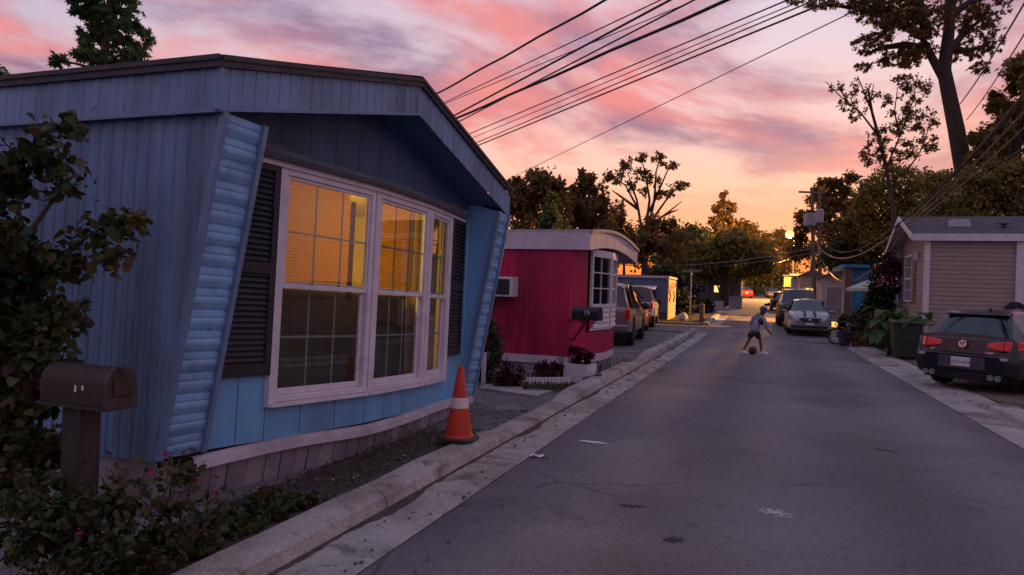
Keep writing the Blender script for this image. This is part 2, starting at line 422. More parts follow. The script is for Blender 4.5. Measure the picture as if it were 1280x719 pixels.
gravel = ground_mat('gravel', [(.10,.09,.088), (.16,.145,.14), (.25,.23,.22)], 2.0, .5, 1.0, .95, 34, [(.5, .52, .68, (.075,.06,.05), .75, 6.0)], stones=18)
turf = ground_mat('turf', [(.03,.032,.014), (.055,.05,.022), (.085,.07,.035)], 2.4, .4, .8, .95, 30)

# one sheet to the horizon
def ground_sheet():
    mb = MB(); S = [-60, -30, -10, 0, 5, 10, 15] + list(range(18, 60, 3)) + [65, 80, 100, 130, 180, 260, 400, 700]
    Nn = [-500, -200, -90, -45, -25, -15, -8, -3, 0, 3, 6, 12, 20, 35, 60, 120, 250, 500]
    mb.grid([[R(s, n, -.06) for n in Nn] for s in S]); return mb
tag(obj('ground', ground_sheet(), dirt), kind='structure')
NL = lambda s: -2.07 + .0035*max(0, min(30, s))      # asphalt edges
NR = lambda s: 2.89 - .0055*max(0, min(30, s))
tag(obj('road', strip(lambda s: NL(s)-.05 if s < 29.4 else (-14 if s < 35 else -2.15), lambda s: NR(s)+.05, -6, 29.2, 0.0, nn=4), asphalt), kind='structure')
far_asphalt = ground_mat('far_asphalt', [(.10,.09,.095), (.13,.118,.12), (.16,.145,.145)], .3, .3, .4, .85, 40, [(.3, .5, .66, (.09,.08,.085), .6, 1.0)])
tag(obj('road_beyond_the_crossing', strip(-2.2, 2.85, 29.2, 150, -.002, nn=3), far_asphalt), kind='structure')
side = MB(); side.grid([[R(s, n, .001) for n in (-40, -20, -8, -2.2)] for s in (29.2, 31, 33.0, 34.2)])
tag(obj('side_street', side, far_asphalt), kind='structure')
side2 = MB(); side2.grid([[R(s, n, .001) for n in (-40, -20, -8, -2.2)] for s in (45, 48, 51, 54)])
tag(obj('back_lane', side2, far_asphalt), kind='structure')
side3 = MB(); side3.grid([[R(s, n, .001) for n in (2.85, 10, 20, 40)] for s in (37, 39, 41, 44)])
tag(obj('crossing_lane', side3, far_asphalt), kind='structure')

# left gutter slabs and kerb stones, piece by piece
gut = bpy.data.objects.new('gutter', None); COL.objects.link(gut); tag(gut, kind='structure'); WM[gut.name] = Matrix.Identity(4)
s = -3.0; rr = random.Random(3)
while s < 29.0:
    e = min(29.2, s + rr.uniform(2.9, 3.2))
    obj('gutter_slab', strip(lambda q: -2.56+.0035*max(0, min(30, q)), NL, s+.006, e-.006, .012+rr.uniform(-.002, .002), .008, ds=.8), concrete, gut)
    s = e
def kerb_h(s):
    pts = [(-9, .11), (6.4, .11), (6.9, .055), (9.3, .05), (9.9, .13), (14.6, .13), (15.2, .06), (16.6, .06), (17.0, .16), (29.2, .15), (60, .14)]
    for (a, ha), (b, hb) in zip(pts, pts[1:]):
        if a <= s <= b: return ha + (hb-ha)*(s-a)/(b-a)
    return .12
kerb = bpy.data.objects.new('kerb', None); COL.objects.link(kerb); tag(kerb, kind='structure'); WM[kerb.name] = Matrix.Identity(4)
def kerb_piece(s0, s1, nb, sgn, parent, hf, wob, wdt=.34):
    mb = MB(); rows = []; k = max(2, int((s1-s0)/.25))
    for i in range(k+1):
        q = s0+(s1-s0)*i/k; h = hf(q)*(1+wob*.06) + .004*sin(q*5.1); n0 = nb(q) + sgn*wob*.012 + .006*sin(q*3.3)
        rows.append([R(q, n0+sgn*d, z) for d, z in ((.03, -.02), (-.0, .014), (-.022, h*.80), (-.045, h*.97), (-.08, h+.006), (-wdt+.04, h+.006), (-wdt, h-.03), (-wdt, -.05))])
    mb.grid(rows); mb.f.append(tuple(range(8))); mb.f.append(tuple(len(mb.v)-8+i for i in range(8)))
    return obj('kerb_stone', mb, concrete, parent, smooth=True, angle=28)
s = -3.0
while s < 29.0:
    e = min(29.2, s + rr.uniform(1.5, 2.0))
    kerb_piece(s+.006, e-.006, lambda q: -2.50+.0035*max(0, min(30, q)), 1, kerb, kerb_h, rr.uniform(-1, 1), wdt=.31); s = e
# silt and dirt lying in the angle of the kerb
silt = ground_mat('silt', [(.04,.03,.024), (.065,.05,.04), (.10,.08,.065)], 6, .5, .6, .95, 60)
mb = MB(); rows = []
for i in range(420):
    q = 2.0+i*.06; w_ = .008 + .05*max(0, sin(q*1.9)+sin(q*4.3+1)*.6-.2) + .025*rr.random()
    n0 = -2.50+.0035*max(0, min(30, q)); rows.append([R(q, n0+.012, .020), R(q, n0+.02+w_*.5, .0175), R(q, n0+.02+w_, .0165)])
mb.grid(rows); tag(obj('silt', mb, silt), 'dark silt lying in the angle of the left kerb', 'dirt', kind='stuff')
# far-left kerb round the island
for (a, b, n) in ((34.6, 44.5, -2.3), (54.5, 66, -2.3)):
    q = a
    while q < b-.1:
        e = min(b, q+2.0); kerb_piece(q+.01, e-.01, lambda z, n=n: n, 1, kerb, lambda z: .12, rr.uniform(-1, 1)); q = e
    obj('gutter_slab', strip(n, n+.5, a, b, .012), concrete, gut)
# right gutter and rolled kerb
gutr = bpy.data.objects.new('gutter', None); COL.objects.link(gutr); tag(gutr, kind='structure'); WM[gutr.name] = Matrix.Identity(4)
s = 2.0
while s < 36:
    e = s + rr.uniform(2.9, 3.2)
    obj('gutter_slab', strip(NR, lambda q: NR(q)+.50, s+.006, e-.006, .008, .014, ds=.8), concrete, gutr); s = e
s = 2.0
kr = lambda q: NR(q)+.47
hr = lambda q: .10 if q < 12.4 else (.10-.07*min(1, (q-12.4)/.5) if q < 19 else .05)
while s < 36:
    e = s + rr.uniform(1.5, 2.0)
    kerb_piece(s+.006, e-.006, kr, -1, kerb, hr, rr.uniform(-1, 1), wdt=.42); s = e
# yards
tag(obj('yard', strip(-40, lambda s: -2.78+.0035*max(0, min(30, s)), -6, 29.2, -.025, nn=5, ds=2), gravel), kind='structure')
tag(obj('grass_verge', strip(-40, -2.6, 34.2, 45, .06, nn=5), turf), kind='structure')
tag(obj('yard_beyond_the_lane', strip(-60, -2.6, 54, 140, .03, nn=5), dirt), kind='structure')
tag(obj('yard_opposite', strip(lambda s: NR(s)+.86, 60, 0, 37, .045, nn=5), dirt), kind='structure')
tag(obj('yard_far_right', strip(2.87, 60, 44, 140, .03, nn=5), dirt), kind='structure')

# ================================================================== blue mobile home with slanted front
blue = mat('blue_siding', (.15,.39,.62), .5, .12, 3, dirt=(.13,.20,.30), dirt_amt=.7, dscale=2.4, stretch=(1,1,.22), spec=.4, bump=.25, bscale=3)
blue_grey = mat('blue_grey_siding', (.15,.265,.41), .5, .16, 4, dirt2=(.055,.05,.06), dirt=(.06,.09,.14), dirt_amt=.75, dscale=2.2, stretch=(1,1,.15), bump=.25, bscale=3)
blue_pale = mat('pale_blue_metal', (.22,.43,.66), .45, .14, 5, dirt=(.10,.17,.26), dirt_amt=.6, dscale=3, dirt2=(.09,.08,.08))
trim_blue = mat('trim_blue_grey', (.14,.22,.34), .5, .15, 5)
edge_dark = mat('roof_edge', (.055,.052,.058), .7, .3, 6, bump=.3)
roof_m = mat('roof_coating', (.12,.115,.12), .8, .25, 2)
shutter_m = mat('shutter_black', (.018,.016,.019), .55, .3, 8)
white_vinyl = mat('white_vinyl', (.66,.62,.66), .4, .06, 3, dirt=(.34,.30,.30), dirt_amt=.35, dscale=5)
muntin_m = mat('muntin_grey', (.20,.27,.24), .5, .05, 3)
pane_m = glass_mat('window_pane', (.86,.88,.86), .07, .012)
trim_white = mat('band_trim_white', (.50,.47,.50), .55, .1, 4, dirt=(.24,.2,.19), dirt_amt=.6, dscale=2.2)
skirt_m = mat('skirt_plank', (.27,.26,.28), .75, .15, 5, dirt=(.10,.075,.06), dirt_amt=.75, dscale=2.2, stretch=(1,1,.5), island=.18)
blind_m = cloth_mat('blind_cream', (.74,.50,.06), .55)
curtain_m = cloth_mat('curtain_gold', (.50,.36,.15), .40)
dark_curtain_m = mat('brown_drape', (.055,.045,.022), .9, .3, 5)
inner_m = mat('inner_wall', (.45,.33,.14), .8, .1, 3)

al, be = rad(23.5), rad(71.0)
HO = at(275, 138, 4.62); HO.z = 0
hu = Vector((sin(al), cos(al), -.033)); hs = Vector((-sin(be), cos(be), 0)); hz = Vector((.033*sin(al), .033*cos(al), 1))
def HF(a, b, z): return HO + hu*a + hs*b + hz*z
home = thing('mobile_home', 'blue mobile home with slanted front, lit bow window and black shutters', 'house', HF(2.3, 3, 0))
ZT, ZB, BB = 2.76, .357, .39
A0, A1, RA, RZ = -.06, 4.76, 2.41, 3.445          # sides, ridge position and fascia bottom at ridge
def slant(z): return BB*(ZT-z)/(ZT-ZB)             # front edge of the wings
PLAN = [(A0, .40), (.35, .40), (.85, .31), (2.0, .175), (3.08, .21), (3.76, .31), (4.3, .40), (A1, .40)]
def bow(a):
    for (x0, y0), (x1, y1) in zip(PLAN, PLAN[1:]):
        if x0 <= a <= x1: return y0+(y1-y0)*(a-x0)/(x1-x0)
    return .4
def gable(a): return ZT+.02 + (RZ-ZT)*(1-abs(a-RA)/((RA-A0) if a < RA else (A1-RA)))

# side wall of ribbed sheets, cut off along the slanted edge
def rib_sheet(b0, b1, a, zt, out, pitch=.118, dep=.013):
    prof = []; b = b0
    while b < b1-1e-6:
        for q, o in ((0, 0), (.30, 0), (.38, 1), (.52, .35), (.62, .35), (.76, 1), (.84, 0)):
            if b+q*pitch < b1: prof.append((b+q*pitch, o*dep))
        b += pitch
    prof.append((b1, 0))
    rows = [[], [], []]
    for (q, o) in prof:
        zl = ZB-.02 if q >= BB else ZT-(ZT-ZB)*q/BB
        for r, f in zip(rows, (0, .5, 1)): r.append(HF(a-out*o, q, zl+(zt-zl)*f))
    return MB().grid(rows)
b = 0.0
while b < 13:
    e = b+1.24 if b else 1.24
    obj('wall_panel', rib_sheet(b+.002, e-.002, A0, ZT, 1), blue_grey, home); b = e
mb = MB(); mb.grid([[HF(A1, 0.0, ZT), HF(A1, BB, ZB), HF(A1, BB, ZB)], [HF(A1, 13, ZT), HF(A1, 13, ZB), HF(A1, 13, ZB)]]); obj('wall', mb, blue_grey, home)
mb = MB(); mb.quad(HF(A0, 13, 0), HF(A1, 13, 0), HF(A1, 13, ZT), HF(A0, 13, ZT)); obj('wall', mb, blue_grey, home)
mb = MB(); mb.quad(HF(A0+.03, BB+.03, -.05), HF(A0+.03, 13, -.05), HF(A0+.03, 13, ZB), HF(A0+.03, BB+.03, ZB)); obj('skirting', mb, skirt_m, home)
# corrugated wings
def wing(a0, a1):
    K = 16; prof = []
    nrm = Vector((0, -(ZT-ZB), -BB)).normalized()
    for i in range(K):
        for q, o in ((0, -.5), (.07, -.6), (.12, .25), (.30, .55), (.42, .30), (.52, .9), (.66, 1.0), (.80, .55), (.93, .1)):
            prof.append(((i+q)/K, o*.012))
    prof.append((1, 0))
    rows = []
    for (t, o) in prof:
        z = ZT-(ZT-ZB)*t; bb = BB*t
        rows.append([HF(a, bb+nrm.y*o, z+nrm.z*o) for a in (a0+.022, a1-.022)])
    obj('corrugated_wing', MB().grid(rows), blue_pale, home)
    for a in (a0, a1):
        s = MB(); s.bar(HF(a, -.012, ZT), HF(a, BB-.012, ZB), .045, .045, hs); obj('edge_trim', s, trim_blue, home)
wing(A0, .31); wing(A1-.32, A1)
for a in (.30, A1-.31):                             # inner faces of the wings
    s = MB(); s.quad(HF(a, .015, ZT), HF(a, BB, ZB+.02), HF(a, .42, ZB+.02), HF(a, .42, gable(a))); obj('wing_return', s, blue, home)

# front wall panels: below, beside and above the window
WZ0, WZ1 = .66, 2.585
seams = [.30, .60, .85, 1.22, 1.62, 2.0, 2.36, 2.72, 3.08, 3.42, 3.76, 4.05, A1-.31]
WINS = [(.87, 1.985), (2.03, 3.06), (3.11, 3.75)]
for a, e in zip(seams, seams[1:]):
    k = 3; aa = [a+.003+(e-a-.006)*i/k for i in range(k+1)]
    def sheet(z0, z1):
        m_ = MB(); m_.grid([[HF(q, bow(q)+(.006 if i in (0, k) else 0), z0(q)+(z1(q)-z0(q))*f) for i, q in enumerate(aa)] for f in (0, .5, 1)]); return m_
    if e <= .86 or a >= 3.75:
        obj('wall_panel', sheet(lambda q: ZB, lambda q: 2.72), blue, home)
    else:
        obj('wall_panel', sheet(lambda q: ZB, lambda q: WZ0), blue, home)
# gable face above the bow, flat, behind the fascia, with seams
ga = [.30, .62, .98, 1.34, 1.70, 2.06, 2.41, 2.76, 3.12, 3.48, 3.84, 4.2, A1-.31]
for a, e in zip(ga, ga[1:]):
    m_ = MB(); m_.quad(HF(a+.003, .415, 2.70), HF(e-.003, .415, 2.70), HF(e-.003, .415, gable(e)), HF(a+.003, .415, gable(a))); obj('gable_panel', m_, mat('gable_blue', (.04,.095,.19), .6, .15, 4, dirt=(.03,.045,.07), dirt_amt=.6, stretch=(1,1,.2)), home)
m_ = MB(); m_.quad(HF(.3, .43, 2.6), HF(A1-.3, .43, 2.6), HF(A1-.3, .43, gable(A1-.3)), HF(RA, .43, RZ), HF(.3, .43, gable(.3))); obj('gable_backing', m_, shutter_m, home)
# little roof over the bow: from the gable face down to the window heads, with a dark drip edge
pa = [.50, .85, 1.4, 2.0, 2.55, 3.08, 3.45, 3.76, 4.2]
m_ = MB(); m_.grid([[HF(q, .41, 2.80+.02*sin(q*3)) for q in pa], [HF(q, (bow(q)+.41)/2-.03, 2.74) for q in pa], [HF(q, bow(q)-.085, 2.655) for q in pa]]); obj('bow_roof', m_, mat('bow_roof_tin', (.13,.15,.17), .6, .3, 5), home, smooth=True)
m_ = MB()
for q, r_ in zip(pa, pa[1:]): m_.bar(HF(q, bow(q)-.085, 2.645), HF(r_, bow(r_)-.085, 2.645), .022, .045)
obj('drip_edge', m_, edge_dark, home)
for q, r_ in zip(pa, pa[1:]):
    m_ = MB(); m_.bar(HF(q, bow(q)-.03, 2.605), HF(r_, bow(r_)-.03, 2.605), .05, .05); obj('head_trim', m_, white_vinyl, home)
m_ = MB(); m_.bar(HF(.31, .395, 2.735), HF(A1-.31, .395, 2.735), .03, .035); obj('head_moulding', m_, trim_blue, home)

# band trim and skirting planks
tb = [A0+.3] + [.3+.22*i for i in range(20)] + [A1]
m_ = MB(); rows = [[], [], [], [], [], []]
for q in tb:
    b_ = bow(q); sag = -.045*math.exp(-((q-.2)/.8)**2)+.02*sin(q*2.2)
    for r_, (db, dz) in zip(rows, ((.02, .0), (-.012, -.002), (-.016, -.03), (-.022, -.033), (-.028, -.10), (.02, -.105))): r_.append(HF(q, b_+db, ZB+dz+sag))
m_.grid(rows); obj('band_trim', m_, trim_white, home, smooth=True, angle=30)
q = A0+.02; rk = random.Random(5)
while q < A1-.05:
    e = min(A1, q+rk.uniform(.135, .175)); ln = rk.uniform(-.02, .02) - .05*max(0, (q-2.4))/2.4
    b_ = bow(q)+.035; b2 = bow(e)+.035
    m_ = MB(); z1 = ZB-.075; z0 = -.16
    m_.hexa([HF(q+.006+ln, b_+.05, z0), HF(e-.008+ln, b2+.05, z0), HF(e-.008+ln, b2+.065, z0), HF(q+.006+ln, b_+.065, z0), HF(q+.006, b_, z1), HF(e-.008, b2, z1), HF(e-.008, b2+.015, z1), HF(q+.006, b_+.015, z1)])
    obj('skirt_plank', m_, skirt_m, home); q = e
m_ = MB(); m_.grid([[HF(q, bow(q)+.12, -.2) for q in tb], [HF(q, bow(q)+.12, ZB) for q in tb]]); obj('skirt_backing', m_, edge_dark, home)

# fascia: front gable in two halves, plus both sides; dark roof edge above
FH = .285; aL, aR = -.11, A1+.03
def fascia(aa, ab, z0a, z0b, pitch=.115):
    k = max(2, int(abs(ab-aa)/pitch)); rows = [[], []]
    for i in range(k):
        for t, o in ((0, 0), (.7, 0), (.75, .007), (.95, .007)):
            f = (i+t)/k; q = aa+(ab-aa)*f; z = z0a+(z0b-z0a)*f
            rows[0].append(HF(q, -o, z)); rows[1].append(HF(q, -o, z+FH))
    rows[0].append(HF(ab, 0, z0b)); rows[1].append(HF(ab, 0, z0b+FH))
    obj('fascia', MB().grid(rows), blue_grey, home)
for q0, q1 in ((aL, .72), (.72, 1.57), (1.57, RA)):
    f0, f1 = [ZT+(RZ-ZT)*(q-aL)/(RA-aL) for q in (q0, q1)]
    fascia(q0+.002, q1-.002, f0, f1)
for q0, q1 in ((RA, 3.2), (3.2, 4.0), (4.0, aR)):
    f0, f1 = [RZ+(ZT-.03-RZ)*(q-RA)/(aR-RA) for q in (q0, q1)]
    fascia(q0+.002, q1-.002, f0, f1)
k = 60
for b0, b1 in ((0, 3.2), (3.2, 6.4), (6.4, 9.6), (9.6, 13)):
    rows = [[], []]; n_ = int((b1-b0)/.16)
    for i in range(n_):
        for t, o in ((0, 0), (.7, 0), (.75, .006), (.95, .006)):
            q = b0+.003+(b1-b0-.006)*(i+t)/n_
            rows[0].append(HF(aL-o, q, ZT)); rows[1].append(HF(aL-o, q, ZT+FH))
    rows[0].append(HF(aL, b1-.003, ZT)); rows[1].append(HF(aL, b1-.003, ZT+FH))
    obj('fascia', MB().grid(rows), blue_grey, home)
m_ = MB(); m_.quad(HF(aR, 0, ZT-.03), HF(aR, 13, ZT-.03), HF(aR, 13, ZT+FH-.03), HF(aR, 0, ZT+FH-.03)); obj('fascia', m_, blue_grey, home)
m_ = MB(); m_.quad(HF(A0-.05, 0, ZT+.003), HF(A0-.05, 13, ZT+.003), HF(A0+.02, 13, ZT+.003), HF(A0+.02, 0, ZT+.003)); obj('soffit', m_, blue_grey, home)
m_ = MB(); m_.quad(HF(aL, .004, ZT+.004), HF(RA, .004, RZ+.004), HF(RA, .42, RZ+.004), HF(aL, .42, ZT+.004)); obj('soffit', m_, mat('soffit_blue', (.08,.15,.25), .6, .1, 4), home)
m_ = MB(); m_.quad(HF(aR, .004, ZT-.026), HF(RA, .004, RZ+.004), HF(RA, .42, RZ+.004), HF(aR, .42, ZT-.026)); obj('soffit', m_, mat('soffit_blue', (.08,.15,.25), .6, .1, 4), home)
m_ = MB(); m_.bar(HF(aL, -.012, ZT+.0), HF(aL, -.012, ZT+FH), .03, .03); obj('corner_trim', m_, trim_blue, home)
m_ = MB(); m_.bar(HF(aL-.01, -.01, ZT-.005), HF(RA, -.01, RZ-.005), .02, .02); m_.bar(HF(aL-.012, 0, ZT-.008), HF(aL-.012, 13, ZT-.008), .025, .025); obj('fascia_bead', m_, trim_blue, home)
TP = ZT+FH
roof = MB(); roof.grid([[HF(aL-.03, b_, TP+.075), HF(RA, b_, RZ+FH+.10), HF(aR+.03, b_, TP+.05)] for b_ in (-.03, 6, 13)])
ro = obj('roof', roof, roof_m, home)
m_ = MB()
for dz, t_, ov in ((.022, .045, .02), (.062, .035, .035)):
    m_.bar(HF(aL-.02, -ov, TP+dz), HF(RA, -ov, RZ+FH+dz), .03, t_); m_.bar(HF(RA, -ov, RZ+FH+dz), HF(aR+.02, -ov, TP-.03+dz), .03, t_)
    m_.bar(HF(aL-ov, -.03, TP+dz), HF(aL-ov, 13, TP+dz), .03, t_)
obj('roof_edge', m_, edge_dark, ro)
# plants' litter on the roof edge is left to the material

# windows
def window(aA, aB, name_lbl=None):
    pA, pB = HF(aA, bow(aA), 0), HF(aB, bow(aB), 0)
    e = (pB-pA); L = e.length; e.normalize(); n = e.cross(hz).normalized()
    if n.dot(-hs) < 0: n = -n
    def W_(u, o, z): return pA + e*u + n*o + hz*z
    def frame(mb, u0, u1, z0, z1, wd, o0, o1, bot=None):
        c = lambda ua, ub, za, zb: mb.hexa([W_(ua,o0,za), W_(ub,o0,za), W_(ub,o1,za), W_(ua,o1,za), W_(ua,o0,zb), W_(ub,o0,zb), W_(ub,o1,zb), W_(ua,o1,zb)])
        bt = bot or wd
        c(u0, u0+wd, z0, z1); c(u1-wd, u1, z0, z1); c(u0+wd, u1-wd, z1-wd, z1); c(u0+wd, u1-wd, z0, z0+bt)
        return mb
    zm = WZ0 + (WZ1-WZ0)*.502
    win = obj('window', frame(MB(), 0, L, WZ0, WZ1, .058, -.05, .035, .05), white_vinyl, home, bevel=.006)
    c = MB(); c.hexa([W_(-.01,.0,WZ0-.035), W_(L+.01,.0,WZ0-.035), W_(L+.01,.055,WZ0-.035), W_(-.01,.055,WZ0-.035), W_(-.01,.0,WZ0-.002), W_(L+.01,.0,WZ0-.002), W_(L+.01,.055,WZ0-.002), W_(-.01,.055,WZ0-.002)]); obj('sill', c, white_vinyl, win)
    for (z0, z1, o0, o1, wd) in ((zm-.03, WZ1-.059, -.005, .02, .028), (WZ0+.051, zm+.03, -.04, -.012, .042)):
        obj('sash', frame(MB(), .059, L-.059, z0, z1, wd, o0, o1, wd+.012), white_vinyl, win, bevel=.004)
        u0, u1, y0, y1 = .059+wd, L-.059-wd, z0+wd+.012, z1-wd; om = (o0+o1)/2
        p = MB(); p.quad(W_(u0, om, y0), W_(u1, om, y0), W_(u1, om, y1), W_(u0, om, y1)); obj('pane', p, pane_m, win)
        nv = 3
        for i in range(1, nv):
            u = u0+(u1-u0)*i/nv; p = MB(); p.bar(W_(u, om-.006, y0), W_(u, om-.006, y1), .016, .007, n); obj('muntin', p, muntin_m, win)
        zc = (y0+y1)/2; p = MB(); p.bar(W_(u0, om-.007, zc), W_(u1, om-.007, zc), .007, .018, hz); obj('muntin', p, muntin_m, win)
    return W_, L, zm
frames = [window(*x) for x in WINS]
for q in (.855, 2.008, 3.085, 3.765):
    m_ = MB(); m_.bar(HF(q, bow(q)-.012, WZ0-.03), HF(q, bow(q)-.012, WZ1+.02), .045, .05, hs); obj('mullion', m_, white_vinyl, home)

# shutters
def shutter(a0, a1, z0, z1):
    f = lambda q, z, o: HF(q, bow(q)-o, z)
    m_ = MB(); w_ = .055
    def bx(qa, qb, za, zb, o0, o1): m_.hexa([f(qa,za,o0), f(qb,za,o0), f(qb,za,o1), f(qa,za,o1), f(qa,zb,o0), f(qb,zb,o0), f(qb,zb,o1), f(qa,zb,o1)])
    zm = z0+(z1-z0)*.5
    bx(a0, a0+w_, z0, z1, .012, .045); bx(a1-w_, a1, z0, z1, .012, .045)
    bx(a0+w_, a1-w_, z0, z0+.10, .012, .044); bx(a0+w_, a1-w_, z1-.07, z1, .012, .044); bx(a0+w_, a1-w_, zm-.045, zm+.045, .012, .044)
    sh = obj('shutter', m_, shutter_m, home)
    b_ = MB(); b_.quad(f(a0+.01, z0+.01, .014), f(a1-.01, z0+.01, .014), f(a1-.01, z1-.01, .014), f(a0+.01, z1-.01, .014)); obj('backing', b_, shutter_m, sh)
    for za, zb in ((z0+.10, zm-.045), (zm+.045, z1-.07)):
        z = za+.012
        while z < zb-.02:
            l = MB(); l.hexa([f(a0+w_,z,.038), f(a1-w_,z,.038), f(a1-w_,z+.004,.040), f(a0+w_,z+.004,.040), f(a0+w_,z+.034,.018), f(a1-w_,z+.034,.018), f(a1-w_,z+.038,.02), f(a0+w_,z+.038,.02)]); obj('slat', l, shutter_m, sh); z += .045
shutter(.365, .835, .89, 2.60); shutter(3.80, 4.28, .91, 2.60)
m_ = MB(); m_.bar(HF(.33, .36, .93), HF(.40, .36, .93), .03, .035); obj('shutter_hinge', m_, shutter_m, home)

# the room behind the window
m_ = MB(); m_.grid([[HF(.32, .46, .5), HF(.32, 3.6, .5), HF(4.4, 3.6, .5), HF(4.4, .46, .5)], [HF(.32, .46, 2.72), HF(.32, 3.6, 2.72), HF(4.4, 3.6, 2.72), HF(4.4, .46, 2.72)]]); obj('room_wall', m_, inner_m, home)
m_ = MB(); m_.quad(HF(.32, .44, .5), HF(4.4, .44, .5), HF(4.4, 3.6, .5), HF(.32, 3.6, .5)); obj('room_floor', m_, dark_curtain_m, home)
m_ = MB(); m_.quad(HF(.32, .44, 2.69), HF(4.4, .44, 2.69), HF(4.4, 3.6, 2.69), HF(.32, 3.6, 2.72)); obj('room_ceiling', m_, inner_m, home)
m_ = MB()                                            # added dark block under the window, only there to keep the lower panes dim
m_.hexa([HF(.55, .56, .5), HF(3.3, .46, .5), HF(3.3, .70, .5), HF(.55, .80, .5), HF(.62, .58, 1.60), HF(3.3, .48, 1.60), HF(3.3, .60, 1.60), HF(.62, .70, 1.60)]); obj('pane_dimming_block', m_, dark_curtain_m, home, bevel=.03)
for wi, (u_lo, u_hi) in ((0, (.02, .83)), (1, (.0, .80))):
    W_, L, zm = frames[wi]; m_ = MB(); z = zm-.02
    while z < WZ1-.03:
        m_.hexa([W_(L*u_lo,-.125,z), W_(L*u_hi,-.125,z), W_(L*u_hi,-.127,z-.003), W_(L*u_lo,-.127,z-.003), W_(L*u_lo,-.108,z+.026), W_(L*u_hi,-.108,z+.026), W_(L*u_hi,-.110,z+.029), W_(L*u_lo,-.110,z+.029)]); z += .0262
    obj('window_blind', m_, blind_m, home, kind='stuff')
W_, L, zm = frames[2]                                # gathered curtain behind the narrow window
rows = [[], []]
for i in range(61):
    u = L*i/60; o = -.16+.03*sin(i*.9)+.012*sin(i*2.3)
    rows[0].append(W_(u, o, WZ0)); rows[1].append(W_(u, o*1.0, WZ1))
obj('curtain', MB().grid(rows), curtain_m, home, smooth=True)
W_, L, zm = frames[1]
rows = [[], [], []]
for i in range(15):
    u = L*(.86+.13*i/14); o = -.15+.02*sin(i*1.3)
    rows[0].append(W_(u+.06, o, WZ0)); rows[1].append(W_(u, o, zm)); rows[2].append(W_(u, o, WZ1))
obj('curtain', MB().grid(rows), curtain_m, home, smooth=True)
W_, L, zm = frames[0]
rows = [[], []]
for i in range(9):
    u = L*(.87+.055*i/8); o = -.15+.02*sin(i*1.6)
    rows[0].append(W_(u, o, zm-.1)); rows[1].append(W_(u, o, WZ1-.12))
obj('curtain', MB().grid(rows), dark_curtain_m, home, smooth=True)
def lamp(name, loc, power, col, r, parent=None):
    l = bpy.data.lights.new(name, 'POINT'); l.energy = power; l.color = col; l.shadow_soft_size = r
    o = bpy.data.objects.new(name, l); COL.objects.link(o)
    if parent is not None:
        o.parent = parent; iv = inv_of(parent); o.location = iv @ Vector(loc)
    else: o.location = loc
    return o
lamp("room_light", HF(2.2, 1.5, 2.15), 72, (1.0, .68, .035), .12, home)
sh_ = MB(); sh_.lathe([(.10, 2.30), (.16, 2.34), (.16, 2.40), (.03, 2.46)], HF(2.2, 1.5, .0), 16); obj('assumed_ceiling_lamp', sh_, mat('lamp_glass', (.9,.8,.6), .4, 0, 1, emit=(1, .7, .3), estr=3.0), home, smooth=True)  # unseen fixture and its light, assumed from the glowing panes

# ================================================================== near left: mailbox, shrubs, cone
def arch_box(mb, c, ax, ay, w_, h_, L, n=8):
    """mailbox shell: flat bottom, round top; ax = length direction, ay = width direction"""
    c, ax, ay = Vector(c), Vector(ax).normalized(), Vector(ay).normalized()
    prof = [(-w_/2, 0), (w_/2, 0)] + [(w_/2*cos(pi*i/n), h_*.52 + h_*.48*sin(pi*i/n)) for i in range(n+1)]
    mb.prism([c - ax*L/2 + ay*p + Vector((0,0,q)) for p, q in prof], ax*L); return prof
NAX = Vector((cos(RD), -sin(RD), 0)); SAX = Vector((sin(RD), cos(RD), 0)); UP = Vector((0,0,1))
rust = mat('mailbox_rusty_brown', (.028,.018,.015), .6, .35, 9, dirt=(.05,.026,.016), dirt_amt=.5, dscale=5, bump=.2)  # rusty brown; shade of the shrub put into these dark box and post colours
rust2 = mat('mailbox_door_grey', (.04,.032,.032), .55, .3, 9)
wood_dark = mat('weathered_post', (.042,.034,.027), .9, .35, 7, bump=.5, stretch=(4,4,.5))
mc = at(108, 503, 3.55)
t = thing('mailbox', 'rusty brown mailbox on a thick weathered wooden post among shrubs', 'mailbox', (mc.x, mc.y, -.03))
mb = MB(); arch_box(mb, mc, NAX, SAX, .17, .20, .46); obj('box', mb, rust, t, smooth=True, bevel=.004)
mb = MB(); arch_box(mb, mc+NAX*.236+Vector((0,0,-.003)), NAX, SAX, .182, .208, .022); dr = obj('door', mb, rust2, t, smooth=True)
mb = MB(); mb.obox(mc+NAX*.252+UP*.105, NAX*.006, SAX*.055, UP*.05); obj('door_panel', mb, rust, dr, bevel=.004)
mb = MB(); mb.obox(mc+NAX*.255+UP*.19, NAX*.02, SAX*.02, UP*.012); obj('handle', mb, rust2, dr)
mb = MB(); mb.obox(mc-UP*.008, NAX*.25, SAX*.09, UP*.008); obj('base_board', mb, wood_dark, t)
white_mark = mat('white_paint_mark', (.6,.58,.56), .6, .1, 5)
for i, hgt in ((0, .034), (1, .024)):
    mb = MB(); mb.obox(mc-NAX*(-.03-i*.05)-SAX*.087+UP*(.085+i*.006), NAX*.007, SAX*.0015, UP*hgt/2); obj('number_stroke', mb, white_mark, t)
mb = text_mb('1', .07, mc+NAX*.249-SAX*.062+UP*.165, SAX, UP, .0); obj('number', mb, edge_dark, dr)
mb = text_mb('8', .07, mc+NAX*.249+SAX*.062+UP*.165, SAX, UP, .0); obj('number', mb, edge_dark, dr)
